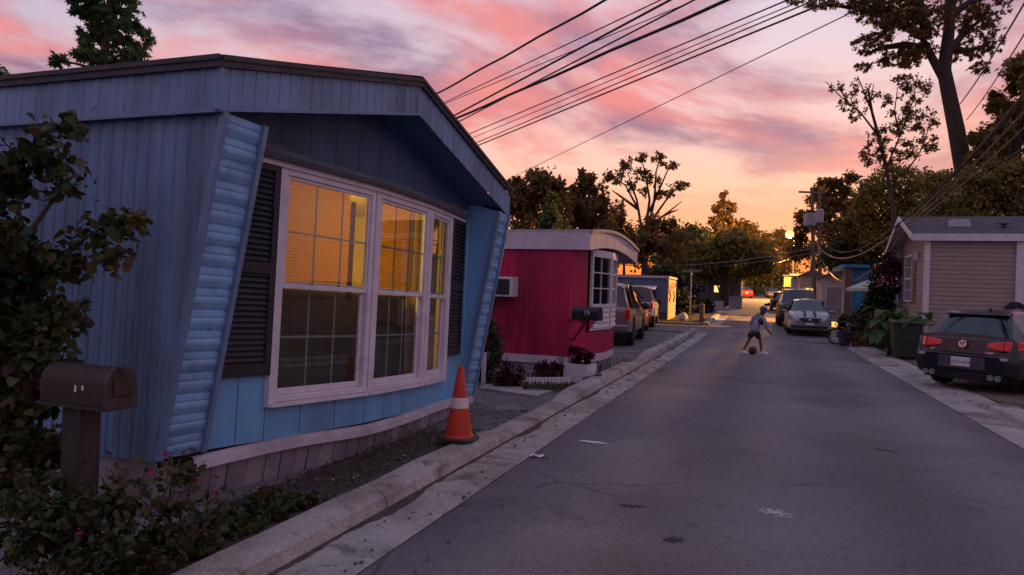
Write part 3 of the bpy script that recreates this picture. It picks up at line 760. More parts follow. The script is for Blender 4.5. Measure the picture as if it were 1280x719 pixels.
mb = MB(); pb = mc-NAX*.03; mb.hexa([Vector((pb.x, pb.y, 0))+NAX*dx*.068+SAX*dy*.06+UP*z for z in (-.12, mc.z-.016) for dx, dy in ((-1,-1),(1,-1),(1,1),(-1,1))]); obj('post', mb, wood_dark, t, bevel=.006)

ivy_m = leaf_mat('ivy_leaf', [(.014,.026,.008), (.028,.048,.014), (.040,.058,.016), (.055,.065,.02), (.10,.085,.025), (.07,.035,.018)], .25)
rose_m = leaf_mat('rose_leaf', [(.016,.03,.011), (.030,.052,.018), (.045,.062,.02), (.06,.07,.025), (.10,.09,.035), (.08,.045,.025)], .25)
stem_m = mat('brown_stem', (.07,.05,.035), .9, .3, 12)
petal_m = leaf_mat('magenta_petal', [(.34,.012,.12), (.42,.02,.17), (.26,.008,.07)], .3)
def branch_pts(path, n, rad_, r0=.0):
    """leaf positions along pixel/depth path"""
    P = [np.array(p) for p in path]; out = []
    for _ in range(n):
        f = RNG.uniform(0, len(P)-1.001); i = int(f); q = P[i]+(P[i+1]-P[i])*(f-i)
        out.append(q + RNG.normal(size=3)*rad_)
    return np.array(out)
# tall climbing shrub by the side wall
t = thing('climbing_shrub', 'tall dark leafy shrub climbing the blue side wall behind the mailbox', 'shrub', (-3.0, 3.95, -.03))
stems = [[(40, 640, 3.9), (38, 480, 4.0), (30, 330, 4.05), (18, 200, 4.1), (60, 165, 4.1), (105, 158, 4.1)],
         [(40, 640, 3.9), (60, 430, 3.9), (70, 330, 3.9), (110, 295, 3.9), (150, 272, 3.9), (178, 285, 3.9)],
         [(20, 640, 3.8), (5, 450, 3.9), (-10, 300, 4.0), (-20, 170, 4.1)],
         [(30, 300, 4.0), (70, 245, 4.0), (95, 215, 4.0)], [(60, 340, 3.95), (120, 330, 3.9), (160, 312, 3.9)],
         [(20, 230, 4.1), (45, 205, 4.1), (85, 190, 4.05)]]
allp = []
mb = MB()
for st in stems:
    P = [at(*q) for q in st]; mb.tube(P, [.016*(1-.7*i/(len(P)-1)) for i in range(len(P))], 6)
    allp.append(branch_pts(P[1:], 260 if len(st) > 3 else 70, .045))
obj('stem', mb, stem_m, t)
for (px_, py_, d, rx, rz, n) in [(5, 430, 3.9, .22, .35, 1300), (45, 430, 3.85, .17, .30, 900), (15, 330, 4.0, .22, .28, 900), (0, 240, 4.1, .17, .22, 480), (75, 405, 3.9, .10, .14, 260), (25, 560, 3.8, .26, .3, 1300), (0, 350, 3.8, .22, .3, 800), (70, 330, 3.95, .15, .08, 170), (40, 205, 4.1, .15, .07, 120), (40, 490, 3.95, .2, .2, 600)]:
    c = at(px_, py_, d); allp.append(clump_pts(c, (rx, .22, rz), n, 12))
leaves('foliage', np.vstack(allp), .05, ivy_m, t, 'heart', droop=.6, jitter=.55)
# rose bush in front of the post
t = thing('rose_bush', 'low rose bush with small magenta blooms under the mailbox', 'shrub', (-2.1, 3.5, -.03))
allp = []; mb = MB(); blooms = []
canes = [((90, 740, 3.35), (60, 640, 3.3), (20, 590, 3.3)), ((100, 740, 3.35), (120, 640, 3.3), (150, 590, 3.35)), ((150, 740, 3.4), (190, 650, 3.45), (225, 575, 3.6)), ((170, 740, 3.5), (220, 660, 3.6), (262, 612, 3.8)), ((60, 740, 3.2), (30, 680, 3.15), (5, 640, 3.1)), ((130, 740, 3.4), (160, 660, 3.4), (185, 600, 3.45)), ((190, 740, 3.6), (245, 670, 3.75), (285, 625, 4.0))]
for c in canes:
    P = [at(*q) for q in c]; mb.tube(P, [.009, .006, .004], 5); allp.append(branch_pts(P, 190, .055))
obj('cane', mb, stem_m, t)
for (px_, py_, d, r_, n) in [(30, 655, 3.25, .22, 800), (110, 665, 3.3, .22, 850), (60, 620, 3.3, .15, 380), (150, 622, 3.35, .12, 330), (200, 680, 3.5, .14, 380), (230, 588, 3.65, .07, 180), (70, 710, 3.15, .28, 850), (170, 715, 3.4, .15, 430), (215, 640, 3.6, .09, 150)]:
    allp.append(clump_pts(at(px_, py_, d), (r_, r_*.8, r_*.8), n, 10))
leaves('foliage', np.vstack(allp), .037, rose_m, t, 'oval', droop=.2, jitter=.55)
for (px_, py_, d) in [(207, 567, 3.55), (188, 591, 3.42), (246, 600, 3.7), (271, 616, 3.9), (100, 666, 3.12)]:
    c = np.array(at(px_, py_, d)); leaves('bloom', c + RNG.normal(size=(16, 3))*.007, .019, petal_m, t, 'oval', kind=None)
# creeping ground cover and leaf litter in the bed
allp = []
for i in range(42):
    sx = RNG.uniform(2.9, 4.05); a_ = R(sx, RNG.uniform(-3.25, -2.86) - max(0, sx-4.2)*.05, 0)
    allp.append(clump_pts((a_.x, a_.y, .10), (.10, .10, .05), 60, 6))
tag(leaves('creeping_plants', np.vstack(allp), .042, rose_m, None, 'heart', droop=-.2), 'low green creeping plants in the bed between skirting and kerb', 'ground cover', kind='stuff')
mulch_m = mat('mulch', (.045,.035,.03), .95, .5, 25)
tag(obj('planting_bed', strip(-3.75, lambda q: -2.80+.0035*q, 2.0, 6.9, -.04, .09, ds=.3, nn=5), mat('bed_soil', (.05,.04,.035), .95, .4, 14, bump=1.0)), kind='structure')
allp = np.array([list(R(RNG.uniform(3, 6.8), -RNG.uniform(2.84, 3.45), .075)) for _ in range(1500)])
litter = leaf_mat('litter', [(.05,.035,.02), (.09,.06,.035), (.13,.10,.07), (.04,.04,.02), (.17,.15,.13)], .05)
tag(leaves('leaf_litter', allp, .03, litter, None, 'diamond', droop=0), 'dry leaves and chips strewn along the bed', 'litter', kind='stuff')

# traffic cone on the kerb
orange = mat('cone_orange', (.52,.045,.014), .55, .15, 8, dirt=(.16,.03,.018), dirt_amt=.65, dscale=5, dirt2=(.05,.03,.025))
cb = G(573, 549, .13)
t = thing('traffic_cone', 'orange traffic cone with one pale reflective band on the kerb', 'cone', (cb.x, cb.y, .132), RD+.15)
rubber = mat('rubber_black', (.035,.03,.028), .7, .3, 8)
bx_ = MB(); k = Vector((cos(.3), -sin(.3), 0)); k2 = Vector((sin(.3), cos(.3), 0)); b0 = Vector((cb.x, cb.y, .132))
oct_ = [(-.5,-.32),(-.32,-.5),(.32,-.5),(.5,-.32),(.5,.32),(.32,.5),(-.32,.5),(-.5,.32)]
bx_.prism([b0 + k*x*.36 + k2*y*.36 for x, y in oct_], (0, 0, .028)); obj('base', bx_, rubber, t, bevel=.006)
cone = MB(); cone.lathe([(.145, .028), (.138, .05), (.132, .055), (.028, .70), (.022, .715), (.015, .715)], b0, 28); obj('body', cone, orange, t, smooth=True)
band = MB(); rb = lambda h: .132+(.028-.132)*(h-.055)/(.645)
band.lathe([(rb(.31)+.0015, .31), (rb(.31)+.003, .312), (rb(.41)+.003, .408), (rb(.41)+.001, .41)], b0, 28); obj('reflective_band', band, mat('reflective_band', (.62,.56,.50), .35, .12, 12), t, smooth=True)

# litter on the road
for (px_, py_, lab) in ((742, 553, 'flat strip of white paint worn onto the asphalt beside the gutter'),):
    pass
paint = mat('worn_paint', (.70,.67,.64), .8, .35, 40)
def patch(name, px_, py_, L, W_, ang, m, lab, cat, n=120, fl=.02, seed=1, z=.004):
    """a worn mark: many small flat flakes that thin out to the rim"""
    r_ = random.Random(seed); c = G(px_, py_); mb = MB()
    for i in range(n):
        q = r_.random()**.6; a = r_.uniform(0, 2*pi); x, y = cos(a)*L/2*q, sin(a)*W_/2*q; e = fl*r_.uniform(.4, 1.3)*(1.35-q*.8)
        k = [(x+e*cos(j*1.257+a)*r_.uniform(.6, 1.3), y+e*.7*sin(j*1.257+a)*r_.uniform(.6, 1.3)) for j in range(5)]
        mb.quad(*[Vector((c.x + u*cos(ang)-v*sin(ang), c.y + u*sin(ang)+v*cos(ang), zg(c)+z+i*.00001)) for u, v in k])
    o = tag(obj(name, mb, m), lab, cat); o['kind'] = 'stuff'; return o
patch('paint_mark', 741, 553, .30, .075, rad(-24), paint, 'small slanted dash of white paint on the asphalt near the gutter', 'paint mark', 160, .022, 2)
patch('paint_mark', 971, 642, .27, .20, rad(-40), mat('worn_speckled_paint', (.56,.52,.48), .9, .5, 60, spec=.1), 'worn speckled patch of pale paint on the open asphalt', 'paint mark', 170, .011, 4)
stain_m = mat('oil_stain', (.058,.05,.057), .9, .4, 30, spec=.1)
patch('oil_stain', 790, 633, .24, .07, rad(-8), stain_m, 'thin dark oil stain on the asphalt', 'stain', 120, .010, 8)
patch('oil_stain', 843, 675, .17, .12, rad(14), stain_m, 'blotchy dark oil stain beyond the thin one', 'stain', 110, .011, 9)
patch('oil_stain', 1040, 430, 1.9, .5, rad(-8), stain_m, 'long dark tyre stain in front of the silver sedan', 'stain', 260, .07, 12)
c = G(671, 571, .01); mb = MB(); mb.grid([[c+Vector((x*.035, y*.03, .012+.012*sin(x*2+y*3))) for x in (-2,-1,0,1,2)] for y in (-1,0,1)]); tag(obj('paper_scrap', mb, white_vinyl, smooth=True), 'crumpled white paper scrap lying on the gutter edge', 'paper')
c = G(628, 666, .01); mb = MB(); mb.tube([c+Vector((-.05, 0, .006)), c+Vector((0, .012, .012)), c+Vector((.06, .03, .006))], .004, 5); tag(obj('twig', mb, mat('pale_twig', (.25,.2,.14), .9)), 'small pale curved twig on the asphalt', 'twig')
c = G(1102, 563, .01); mb = MB(); mb.tube([c+Vector((-.05, .05, .006)), c+Vector((0, 0, .01)), c+Vector((.10, -.10, .006))], .005, 5); tag(obj('twig', mb, stem_m), 'thin dark twig on the asphalt near the far gutter', 'twig')
# pebbles along the left gutter
allp = [];
mb = MB()
for i in range(260):
    s_, n_ = RNG.uniform(3, 17), RNG.choice([-2.42, -2.2, -1.9]) + RNG.normal()*.10
    c = R(s_, n_, .012); r_ = abs(RNG.normal())*.006+.004
    mb.ball(c+UP*r_*.5, r_, 5, 3, (1.3, 1, .7))
tag(obj('grit', mb, mat('grit', (.12,.10,.09), .95, .5, 30)), 'loose grit and small stones along the gutter', 'grit', kind='stuff')

# ================================================================== red trailer
red_m = mat('red_siding', (.42,.012,.065), .5, .10, 4, dirt=(.13,.008,.022), dirt_amt=.75, dscale=1.8, stretch=(1,1,.2), dirt2=(.20,.03,.05))
cream = mat('cream_metal', (.56,.50,.54), .5, .08, 4, dirt=(.34,.29,.30), dirt_amt=.5, dscale=1.8, stretch=(1,1,.4))
white_p = mat('white_paint', (.62,.58,.62), .55, .08, 5, dirt=(.36,.33,.32), dirt_amt=.35, dscale=4)
dark_pane = glass_mat('dark_pane', (.25,.27,.3), .06, .02, (.016,.018,.022))
RO = at(737, 312, 12.48); RO.z = 0
ru = Vector((sin(rad(21.5)), cos(rad(21.5)), 0)); rs = Vector((-cos(rad(19)), sin(rad(19)), 0))
def RF(a, b, z): return RO + ru*a + rs*b + Vector((0, 0, z))
red = thing('mobile_home', 'dark red mobile home with white arched fascia and boxy air conditioner', 'house', RF(2, 2, 0))
RL = 4.45
def rtop(a): return 2.69 + .17*sin(pi*min(1, max(0, a/RL)))-.06*(a/RL)
def rplan(a):
    pts = [(0, .34), (.55, .17), (1.5, .02), (2.6, .10), (3.35, .34)]
    for (x0, y0), (x1, y1) in zip(pts, pts[1:]):
        if x0 <= a <= x1: return y0+(y1-y0)*(a-x0)/(x1-x0)
    return .34
def ribbed(p0, p1, z0, z1, pitch, dep, nrm):
    L = (p1-p0).length; e = (p1-p0)/L; k = max(1, int(L/pitch)); rows = [[], []]
    for i in range(k):
        for t_, o in ((0, 0), (.62, 0), (.70, dep), (.92, dep)):
            q = p0+e*L*(i+t_)/k+nrm*o; rows[0].append(q+UP*z0); rows[1].append(q+UP*z1)
    rows[0].append(p1+UP*z0); rows[1].append(p1+UP*z1)
    return MB().grid(rows)
for i in range(9):                                   # side wall sheets
    obj('wall_panel', ribbed(RF(0, .34+i*1.2+.002, 0), RF(0, .34+(i+1)*1.2-.002, 0), .38, 2.52, .10, .008, -ru), red_m, red)
fp = [0, .55, 1.02, 1.5, 2.05, 2.6, 3.0, 3.35]
W0, W1 = .62, 2.88                                   # bay window span along the front
for a, e in zip(fp, fp[1:]):
    n_ = -rs
    obj('wall_panel', ribbed(RF(a, rplan(a), 0), RF(e, rplan(e), 0), .38, 2.44 if (e <= .56 or a >= 2.9) else .84, .10, .008, n_), red_m, red)
m_ = MB(); m_.quad(RF(3.35, .34, .38), RF(3.35, 11, .38), RF(3.35, 11, 2.5), RF(3.35, .34, 2.5)); obj('wall_panel', m_, red_m, red)
for i in range(4): obj('base_trim', ribbed(RF(-.012, .34+i*2.7, 0), RF(-.012, .34+(i+1)*2.7-.004, 0), .25, .40, 1, 0, -ru), cream, red)
for a, e in zip(fp, fp[1:]): obj('base_trim', ribbed(RF(a, rplan(a)-.014, 0), RF(e-.003, rplan(e)-.014, 0), .25, .40, 1, 0, -rs), cream, red)
for i in range(16):
    obj('skirt_plank', ribbed(RF(.03, .36+i*.3, 0), RF(.03, .36+(i+1)*.3-.012, 0), -.1, .26, .3, .004, -ru), skirt_m, red)
for i in range(11):
    a, e = .05+i*.30, .05+(i+1)*.30-.05
    m_ = MB(); m_.obox((RF(a+.06, rplan(a)+.05, .08)), ru*.05, rs*.02, UP*.18); obj('skirt_post', m_, skirt_m, red)
# bay: white frame, two lit sashes of six panes, white slatted panel below
def bay_unit(a0, a1):
    pA, pB = RF(a0, rplan(a0)-.02, 0), RF(a1, rplan(a1)-.02, 0); e = (pB-pA); L = e.length; e /= L; n = e.cross(UP); n = n if n.dot(rs) < 0 else -n
    Q = lambda u, o, z: pA+e*u+n*o+UP*z
    m_ = MB()
    def bx(u0, u1, z0, z1, o0=0, o1=.05): m_.hexa([Q(u0,o0,z0), Q(u1,o0,z0), Q(u1,o1,z0), Q(u0,o1,z0), Q(u0,o0,z1), Q(u1,o0,z1), Q(u1,o1,z1), Q(u0,o1,z1)])
    zw0, zw1 = 1.38, 2.30
    bx(0, .07, zw0-.07, 2.44); bx(L-.07, L, zw0-.07, 2.44); bx(.07, L-.07, zw1, 2.44); bx(.07, L-.07, zw0-.07, zw0)
    wn = obj('window', m_, white_p, red)
    for i in (0, 1):
        for j in (0, 1, 2):
            u0, u1 = .07+(L-.14)*i/2, .07+(L-.14)*(i+1)/2; z0, z1 = zw0+(zw1-zw0)*j/3, zw0+(zw1-zw0)*(j+1)/3
            p = MB(); p.quad(Q(u0, .015, z0), Q(u1, .015, z0), Q(u1, .015, z1), Q(u0, .015, z1)); obj('pane', p, dark_pane, wn)
    for (za, zb) in ((zw0+(zw1-zw0)/3,)*2, (zw0+2*(zw1-zw0)/3,)*2):
        p = MB(); p.bar(Q(.07, .022, za), Q(L-.07, .022, zb), .02, .022, UP); obj('muntin', p, white_p, wn)
    p = MB(); p.bar(Q(L/2, .022, zw0), Q(L/2, .022, zw1), .022, .02, n); obj('muntin', p, white_p, wn)
    return Q, L
for (a0, a1, cut) in ((.62, 1.70, True), (1.76, 2.88, False)):
    Q, L = bay_unit(a0, a1)
    m_ = MB(); z0, z1 = .86, 1.31
    k = MB()
    if cut: k.prism([Q(.02,0,z0), Q(L,0,z0), Q(L,0,z1), Q(L*.5,0,z1), Q(L*.5,0,z0+.26)], Q(0,.02,0)-Q(0,0,0))
    else: k.prism([Q(0,0,z0), Q(L,0,z0), Q(L,0,z1), Q(0,0,z1)], Q(0,.02,0)-Q(0,0,0))
    obj('bay_panel', k, white_p, red)
    if cut:
        k = MB(); k.prism([Q(.02,0,z0+.02), Q(L*.49,0,z0+.28), Q(L*.49,0,z1), Q(.02,0,z1)], Q(0,.012,0)-Q(0,0,0)); obj('wall_panel', k, red_m, red)
    for j in range(4):
        zz = z0+.05+j*.105; s0 = 0.06 if not cut else (.5*L if zz > z0+.26 else max(.10, .5*L*(zz-z0)/.26+.06))
        k = MB(); k.hexa([Q(s0,.02,zz), Q(L-.06,.02,zz), Q(L-.06,.05,zz), Q(s0,.05,zz), Q(s0,.02,zz+.075), Q(L-.06,.02,zz+.075), Q(L-.06,.026,zz+.075), Q(s0,.026,zz+.075)]); obj('louvre', k, white_p, red)
m_ = MB(); m_.grid([[RF(a, rplan(a)+.03, 1.2) for a in fp], [RF(a, rplan(a)+.03, 2.45) for a in fp]]); obj('bay_backing', m_, dark_curtain_m, red)
# fascia and roof: arched
aa = [RL*i/24 for i in range(25)]
m_ = MB(); m_.quad(RF(-.05, 0, 2.38), RF(0, 0, 2.38), RF(0, 0, 2.69), RF(-.05, 0, 2.69)); obj('fascia', m_, cream, red)
m_ = MB(); m_.quad(RF(-.05, 0, 2.382), RF(.01, 0, 2.382), RF(.01, 11, 2.382), RF(-.05, 11, 2.382)); obj('soffit', m_, cream, red)
for i0 in range(0, 24, 6):
    rows = [[], []]
    for j in range(i0, i0+6):
        for t_, o in ((0, 0), (.15, .006), (.3, .006), (.45, 0), (.6, .006), (.8, .006)):
            a = RL*(j+t_)/24; rows[0].append(RF(a, -o, rtop(a)-.31)); rows[1].append(RF(a, -o, rtop(a)))
    a = RL*(i0+6)/24-.004; rows[0].append(RF(a, 0, rtop(a)-.31)); rows[1].append(RF(a, 0, rtop(a)))
    obj('fascia', MB().grid(rows), cream, red)
for i in range(5):
    b0, b1 = i*2.2, (i+1)*2.2-.004
    obj('fascia', ribbed(RF(-.05, b0-.0, 0), RF(-.05, b1, 0), 2.38, 2.69, .10, .006, -ru), cream, red)
m_ = MB(); m_.grid([[RF(a, b_, rtop(a)-.305) for a in aa] for b_ in (.003, .45)]); obj('soffit', m_, mat('soffit_grey', (.30,.27,.30), .8), red)
m_ = MB(); m_.grid([[RF(a if 0 < a < RL else (a-.03 if a == 0 else a+.03), b_, rtop(a)+.055) for a in aa] for b_ in (-.03, 11)]); rr_ = obj('roof', m_, cream, red, smooth=True)
m_ = MB()
for x0, x1 in zip(aa, aa[1:]): m_.bar(RF(x0, -.02, rtop(x0)+.03), RF(x1+.003, -.02, rtop(x1)+.03), .05, .06)
m_.bar(RF(-.02, -.02, 2.72), RF(-.02, 11, 2.72), .05, .06); obj('roof_edge', m_, mat('roof_edge_pale', (.40,.36,.36), .6, .2, 3), rr_)
m_ = MB(); m_.tube([RF(.9, 1.0, 2.8), RF(.9, 1.0, 2.93), RF(1.1, .95, 3.02)], .012, 5); obj('antenna', m_, edge_dark, rr_)
# air conditioner in the side wall
ac = lambda b_, o, z: RF(-o, b_, z)
m_ = MB(); m_.hexa([ac(1.35,0,1.47), ac(1.95,0,1.47), ac(1.95,.32,1.47), ac(1.35,.32,1.47), ac(1.35,0,1.84), ac(1.95,0,1.84), ac(1.95,.32,1.84), ac(1.35,.32,1.84)]); acu = obj('air_conditioner', m_, white_p, red, bevel=.01)
m_ = MB(); m_.hexa([ac(1.40,.321,1.51), ac(1.91,.321,1.51), ac(1.91,.327,1.51), ac(1.40,.327,1.51), ac(1.40,.321,1.80), ac(1.91,.321,1.80), ac(1.91,.327,1.80), ac(1.40,.327,1.80)]); obj('grille', m_, mat('grille_dark', (.04,.042,.045), .6), acu)
for j in range(9):
    m_ = MB(); zz = 1.525+j*.031; m_.bar(ac(1.41, .33, zz), ac(1.90, .33, zz), .008, .006); obj('grille_bar', m_, mat('grille_dark', (.04,.042,.045)), acu)

# black mailbox numbered 19 on a red post
p = at(733, 400, 11.75)
t = thing('mailbox', 'black mailbox numbered 19 on a bracket at the red home corner', 'mailbox', (p.x, p.y, -.03))
black_m = mat('mailbox_black', (.012,.012,.014), .35, .2, 6)
ax_ = (NAX*.9 - SAX*.25).normalized(); ay_ = Vector((-ax_.y, ax_.x, 0))
mb = MB(); arch_box(mb, p, ax_, ay_, .17, .23, .50); obj('box', mb, black_m, t, smooth=True)
mb = MB(); arch_box(mb, p+ax_*.258-UP*.004, ax_, ay_, .182, .238, .02); obj('door', mb, black_m, t, smooth=True)
mb = text_mb('19', .12, p+ax_*.05-ay_*.0865+UP*.12, ax_, UP, .0); obj('number', mb, white_p, t)
mb = MB(); wl = RF(.12, .30, p.z-.04); mb.bar(wl, p-ax_*.05-UP*.03, .05, .05); obj('bracket', mb, red_m, t)
mb = MB(); mb.bar(RF(.12, .30, p.z-.42), p-ax_*.02-UP*.05, .04, .04); obj('brace', mb, red_m, t)

# planter, edging and bushes in front of the red home
pc = G(718, 478, -.02)
t = thing('planter', 'square white wooden planter box beside the red home', 'planter', (pc.x, pc.y, -.025))
mb = MB(); h_ = .34; w_ = .22
bz = Vector((pc.x, pc.y, -.03)); ux, uy = (NAX*.97+SAX*-.2).normalized(), None; uy = Vector((-ux.y, ux.x, 0))
for sgn in (-1, 1):
    b_ = MB(); b_.obox(bz+uy*w_*sgn+UP*h_/2+uy*.22, ux*w_, uy*.012, UP*h_/2); obj('side_board', b_, white_p, t)
    b_ = MB(); b_.obox(bz+ux*w_*sgn+UP*h_/2+uy*.22, ux*.012, uy*(w_-.012), UP*h_/2); obj('side_board', b_, white_p, t)
b_ = MB(); b_.obox(bz+uy*.22+UP*(h_-.05), ux*(w_-.02), uy*(w_-.02), UP*.02); obj('soil', b_, stem_m, t)
redleaf = leaf_mat('red_leaf', [(.05,.008,.014), (.09,.012,.02), (.03,.012,.012), (.12,.03,.03)], .3)
greenleaf = leaf_mat('garden_leaf', [(.02,.035,.012), (.04,.06,.018), (.07,.085,.03)], .3)
pl = thing('potted_plant', 'red leafed plant growing in the white planter box', 'plant', bz+uy*.22+UP*h_)
P = np.vstack([clump_pts(bz+uy*.22+UP*(h_+.14)+ux*o, (.13, .13, .16), 260, 8) for o in (-.12, .12)]); leaves('foliage', P, .07, redleaf, pl, 'oval')
st_ = MB(); [st_.tube([bz+uy*.22+UP*(h_-.05)+ux*o*.5, bz+uy*.22+UP*(h_+.15)+ux*o], .008, 5) for o in (-.12, 0, .12)]; obj('stem', st_, stem_m, pl)
t = thing('garden_edging', 'low white picket edging around the bed of the red home', 'fence', G(682, 484, -.02))
e0, e1 = G(652, 484, -.02), G(712, 483, -.02)
n_ = 15
for i in range(n_):
    q = e0+(e1-e0)*(i+.5)/n_; d_ = (e1-e0).normalized(); b_ = MB(); b_.obox((q.x, q.y, .055), d_*((e1-e0).length/n_*.42), d_.cross(UP)*.012, UP*.085); obj('picket', b_, white_p, t, bevel=.003)
b_ = MB(); b_.bar(Vector((e0.x, e0.y, .08))-d_.cross(UP)*.02, Vector((e1.x, e1.y, .08))-d_.cross(UP)*.02, .015, .03); obj('rail', b_, white_p, t)
def bush(lab, c, r, n, m, size, shape='oval', name='bush', group=None, cl=14, cat='bush'):
    g = c.copy() if isinstance(c, Vector) else Vector(c); base = Vector((g.x, g.y, zg(g)-.03))
    t = thing(name, lab, cat, base, group=group)
    mb = MB(); r_ = r if hasattr(r, '__len__') else (r, r, r)
    for i in range(5):
        a = i*1.26; mb.tube([base, base.lerp(g, .5)+Vector((cos(a), sin(a), 0))*r_[0]*.25, g+Vector((cos(a)*r_[0]*.6, sin(a)*r_[1]*.6, r_[2]*.4))], [.02, .012, .006], 5)
    obj('stem', mb, stem_m, t)
    P = np.vstack([clump_pts(g, r_, int(n*.75), cl), clump_pts(g-Vector((0,0,r_[2]*.4)), (r_[0], r_[1], r_[2]*.6), int(n*.25), cl)])
    P[:, 2] = np.maximum(P[:, 2], base.z+.02)
    leaves('foliage', P, size, m, t, shape); return t
q = G(637, 484, -.02); bush('round dark red bush at the end of the white picket edging', q+UP*.20, (.27, .22, .22), 900, redleaf, .06)
q = G(684, 476, -.02); bush('low purple leafed bush behind the white picket edging', q+UP*.22, (.27, .16, .17), 800, redleaf, .06)
q = G(701, 474, -.02); bush('slim yellow green plant beside the white planter', q+UP*.32, (.07, .07, .26), 220, leaf_mat('lime_leaf', [(.12,.13,.04), (.2,.19,.08)], .3), .06, 'blade')
q = G(612, 478, -.02); bush('dark green bush between the blue home and the red home', q+UP*.5, (.28, .25, .55), 1500, greenleaf, .06)
q = G(742, 480, -.02); bush('weedy green plant between white planter and kerb', q+UP*.10, (.16, .14, .10), 300, greenleaf, .05)
mb = MB(); P = np.array([list(G(RNG.uniform(655, 740), RNG.uniform(484, 490), -.02)) for _ in range(900)]); P[:, 2] = 0.0
tag(leaves('weeds', P, .09, leaf_mat('weed', [(.05,.06,.02), (.09,.085,.035), (.12,.10,.05)], .2), None, 'blade', droop=-1.2), 'thin weeds along the foot of the white edging', 'weeds', kind='stuff')
q0 = G(600, 484, -.02)
mb = MB(); 
tag(obj('paving_slab', MB().prism([G(598, 487, -.02), G(672, 497, -.02), G(690, 490, -.02), G(610, 482, -.02)], (0, 0, .03)), concrete), 'flat pale concrete slab on the gravel before the red home', 'slab')
mb = MB(); b_ = G(604, 482, -.02); mb.obox(b_+UP*.25, NAX*.03, SAX*.03, UP*.3); tag(obj('marker_post', mb, white_p, bevel=.004), 'short white post beside the dark green bush', 'post')
# stones and leaves on the gravel drive
mb = MB()
for i in range(700):
    c = R(RNG.uniform(7, 19), RNG.uniform(-4.2, -2.85), -.024); r_ = abs(RNG.normal())*.014+.006
    mb.ball(c+UP*r_*.3, r_, 5, 3, (1.3, 1, .6))
tag(obj('loose_gravel', mb, mat('loose_gravel', (.2,.18,.17), .95, .6, 3, island=.0)), 'loose gravel stones on the drive by the kerb', 'gravel', kind='stuff')

# ================================================================== vehicles
tyre_m = mat('tyre_rubber', (.012,.011,.012), .8, .2, 20)
rim_m = mat('alloy_rim', (.38,.37,.38), .35, .1, 10, metal=.8)
rim_dark = mat('dark_rim', (.06,.06,.065), .4, .1, 10, metal=.6)
chrome = mat('chrome', (.62,.62,.65), .18, .05, 5, metal=1.0)
black_trim = mat('black_trim', (.014,.014,.016), .5, .2, 10)
car_glass = glass_mat('car_glass', (.30,.32,.35), .03, .02, (.012,.013,.016))
tail_red = mat('tail_lamp_red', (.62,.010,.014), .22, .15, 14, coat=.5)
tail_clear = mat('lamp_clear', (.10,.11,.13), .10, .3, 30, coat=.8)
amber_m = mat('lamp_amber', (.6,.2,.03), .25)
plate_m = mat('number_plate', (.62,.60,.64), .5, .05, 5)
plate_ink = mat('plate_ink', (.03,.035,.09), .6)
def paint_mat(name, col, metal=.3, rough=.32): return mat(name, col, rough, .05, 3, metal=metal, coat=.35, spec=.45)

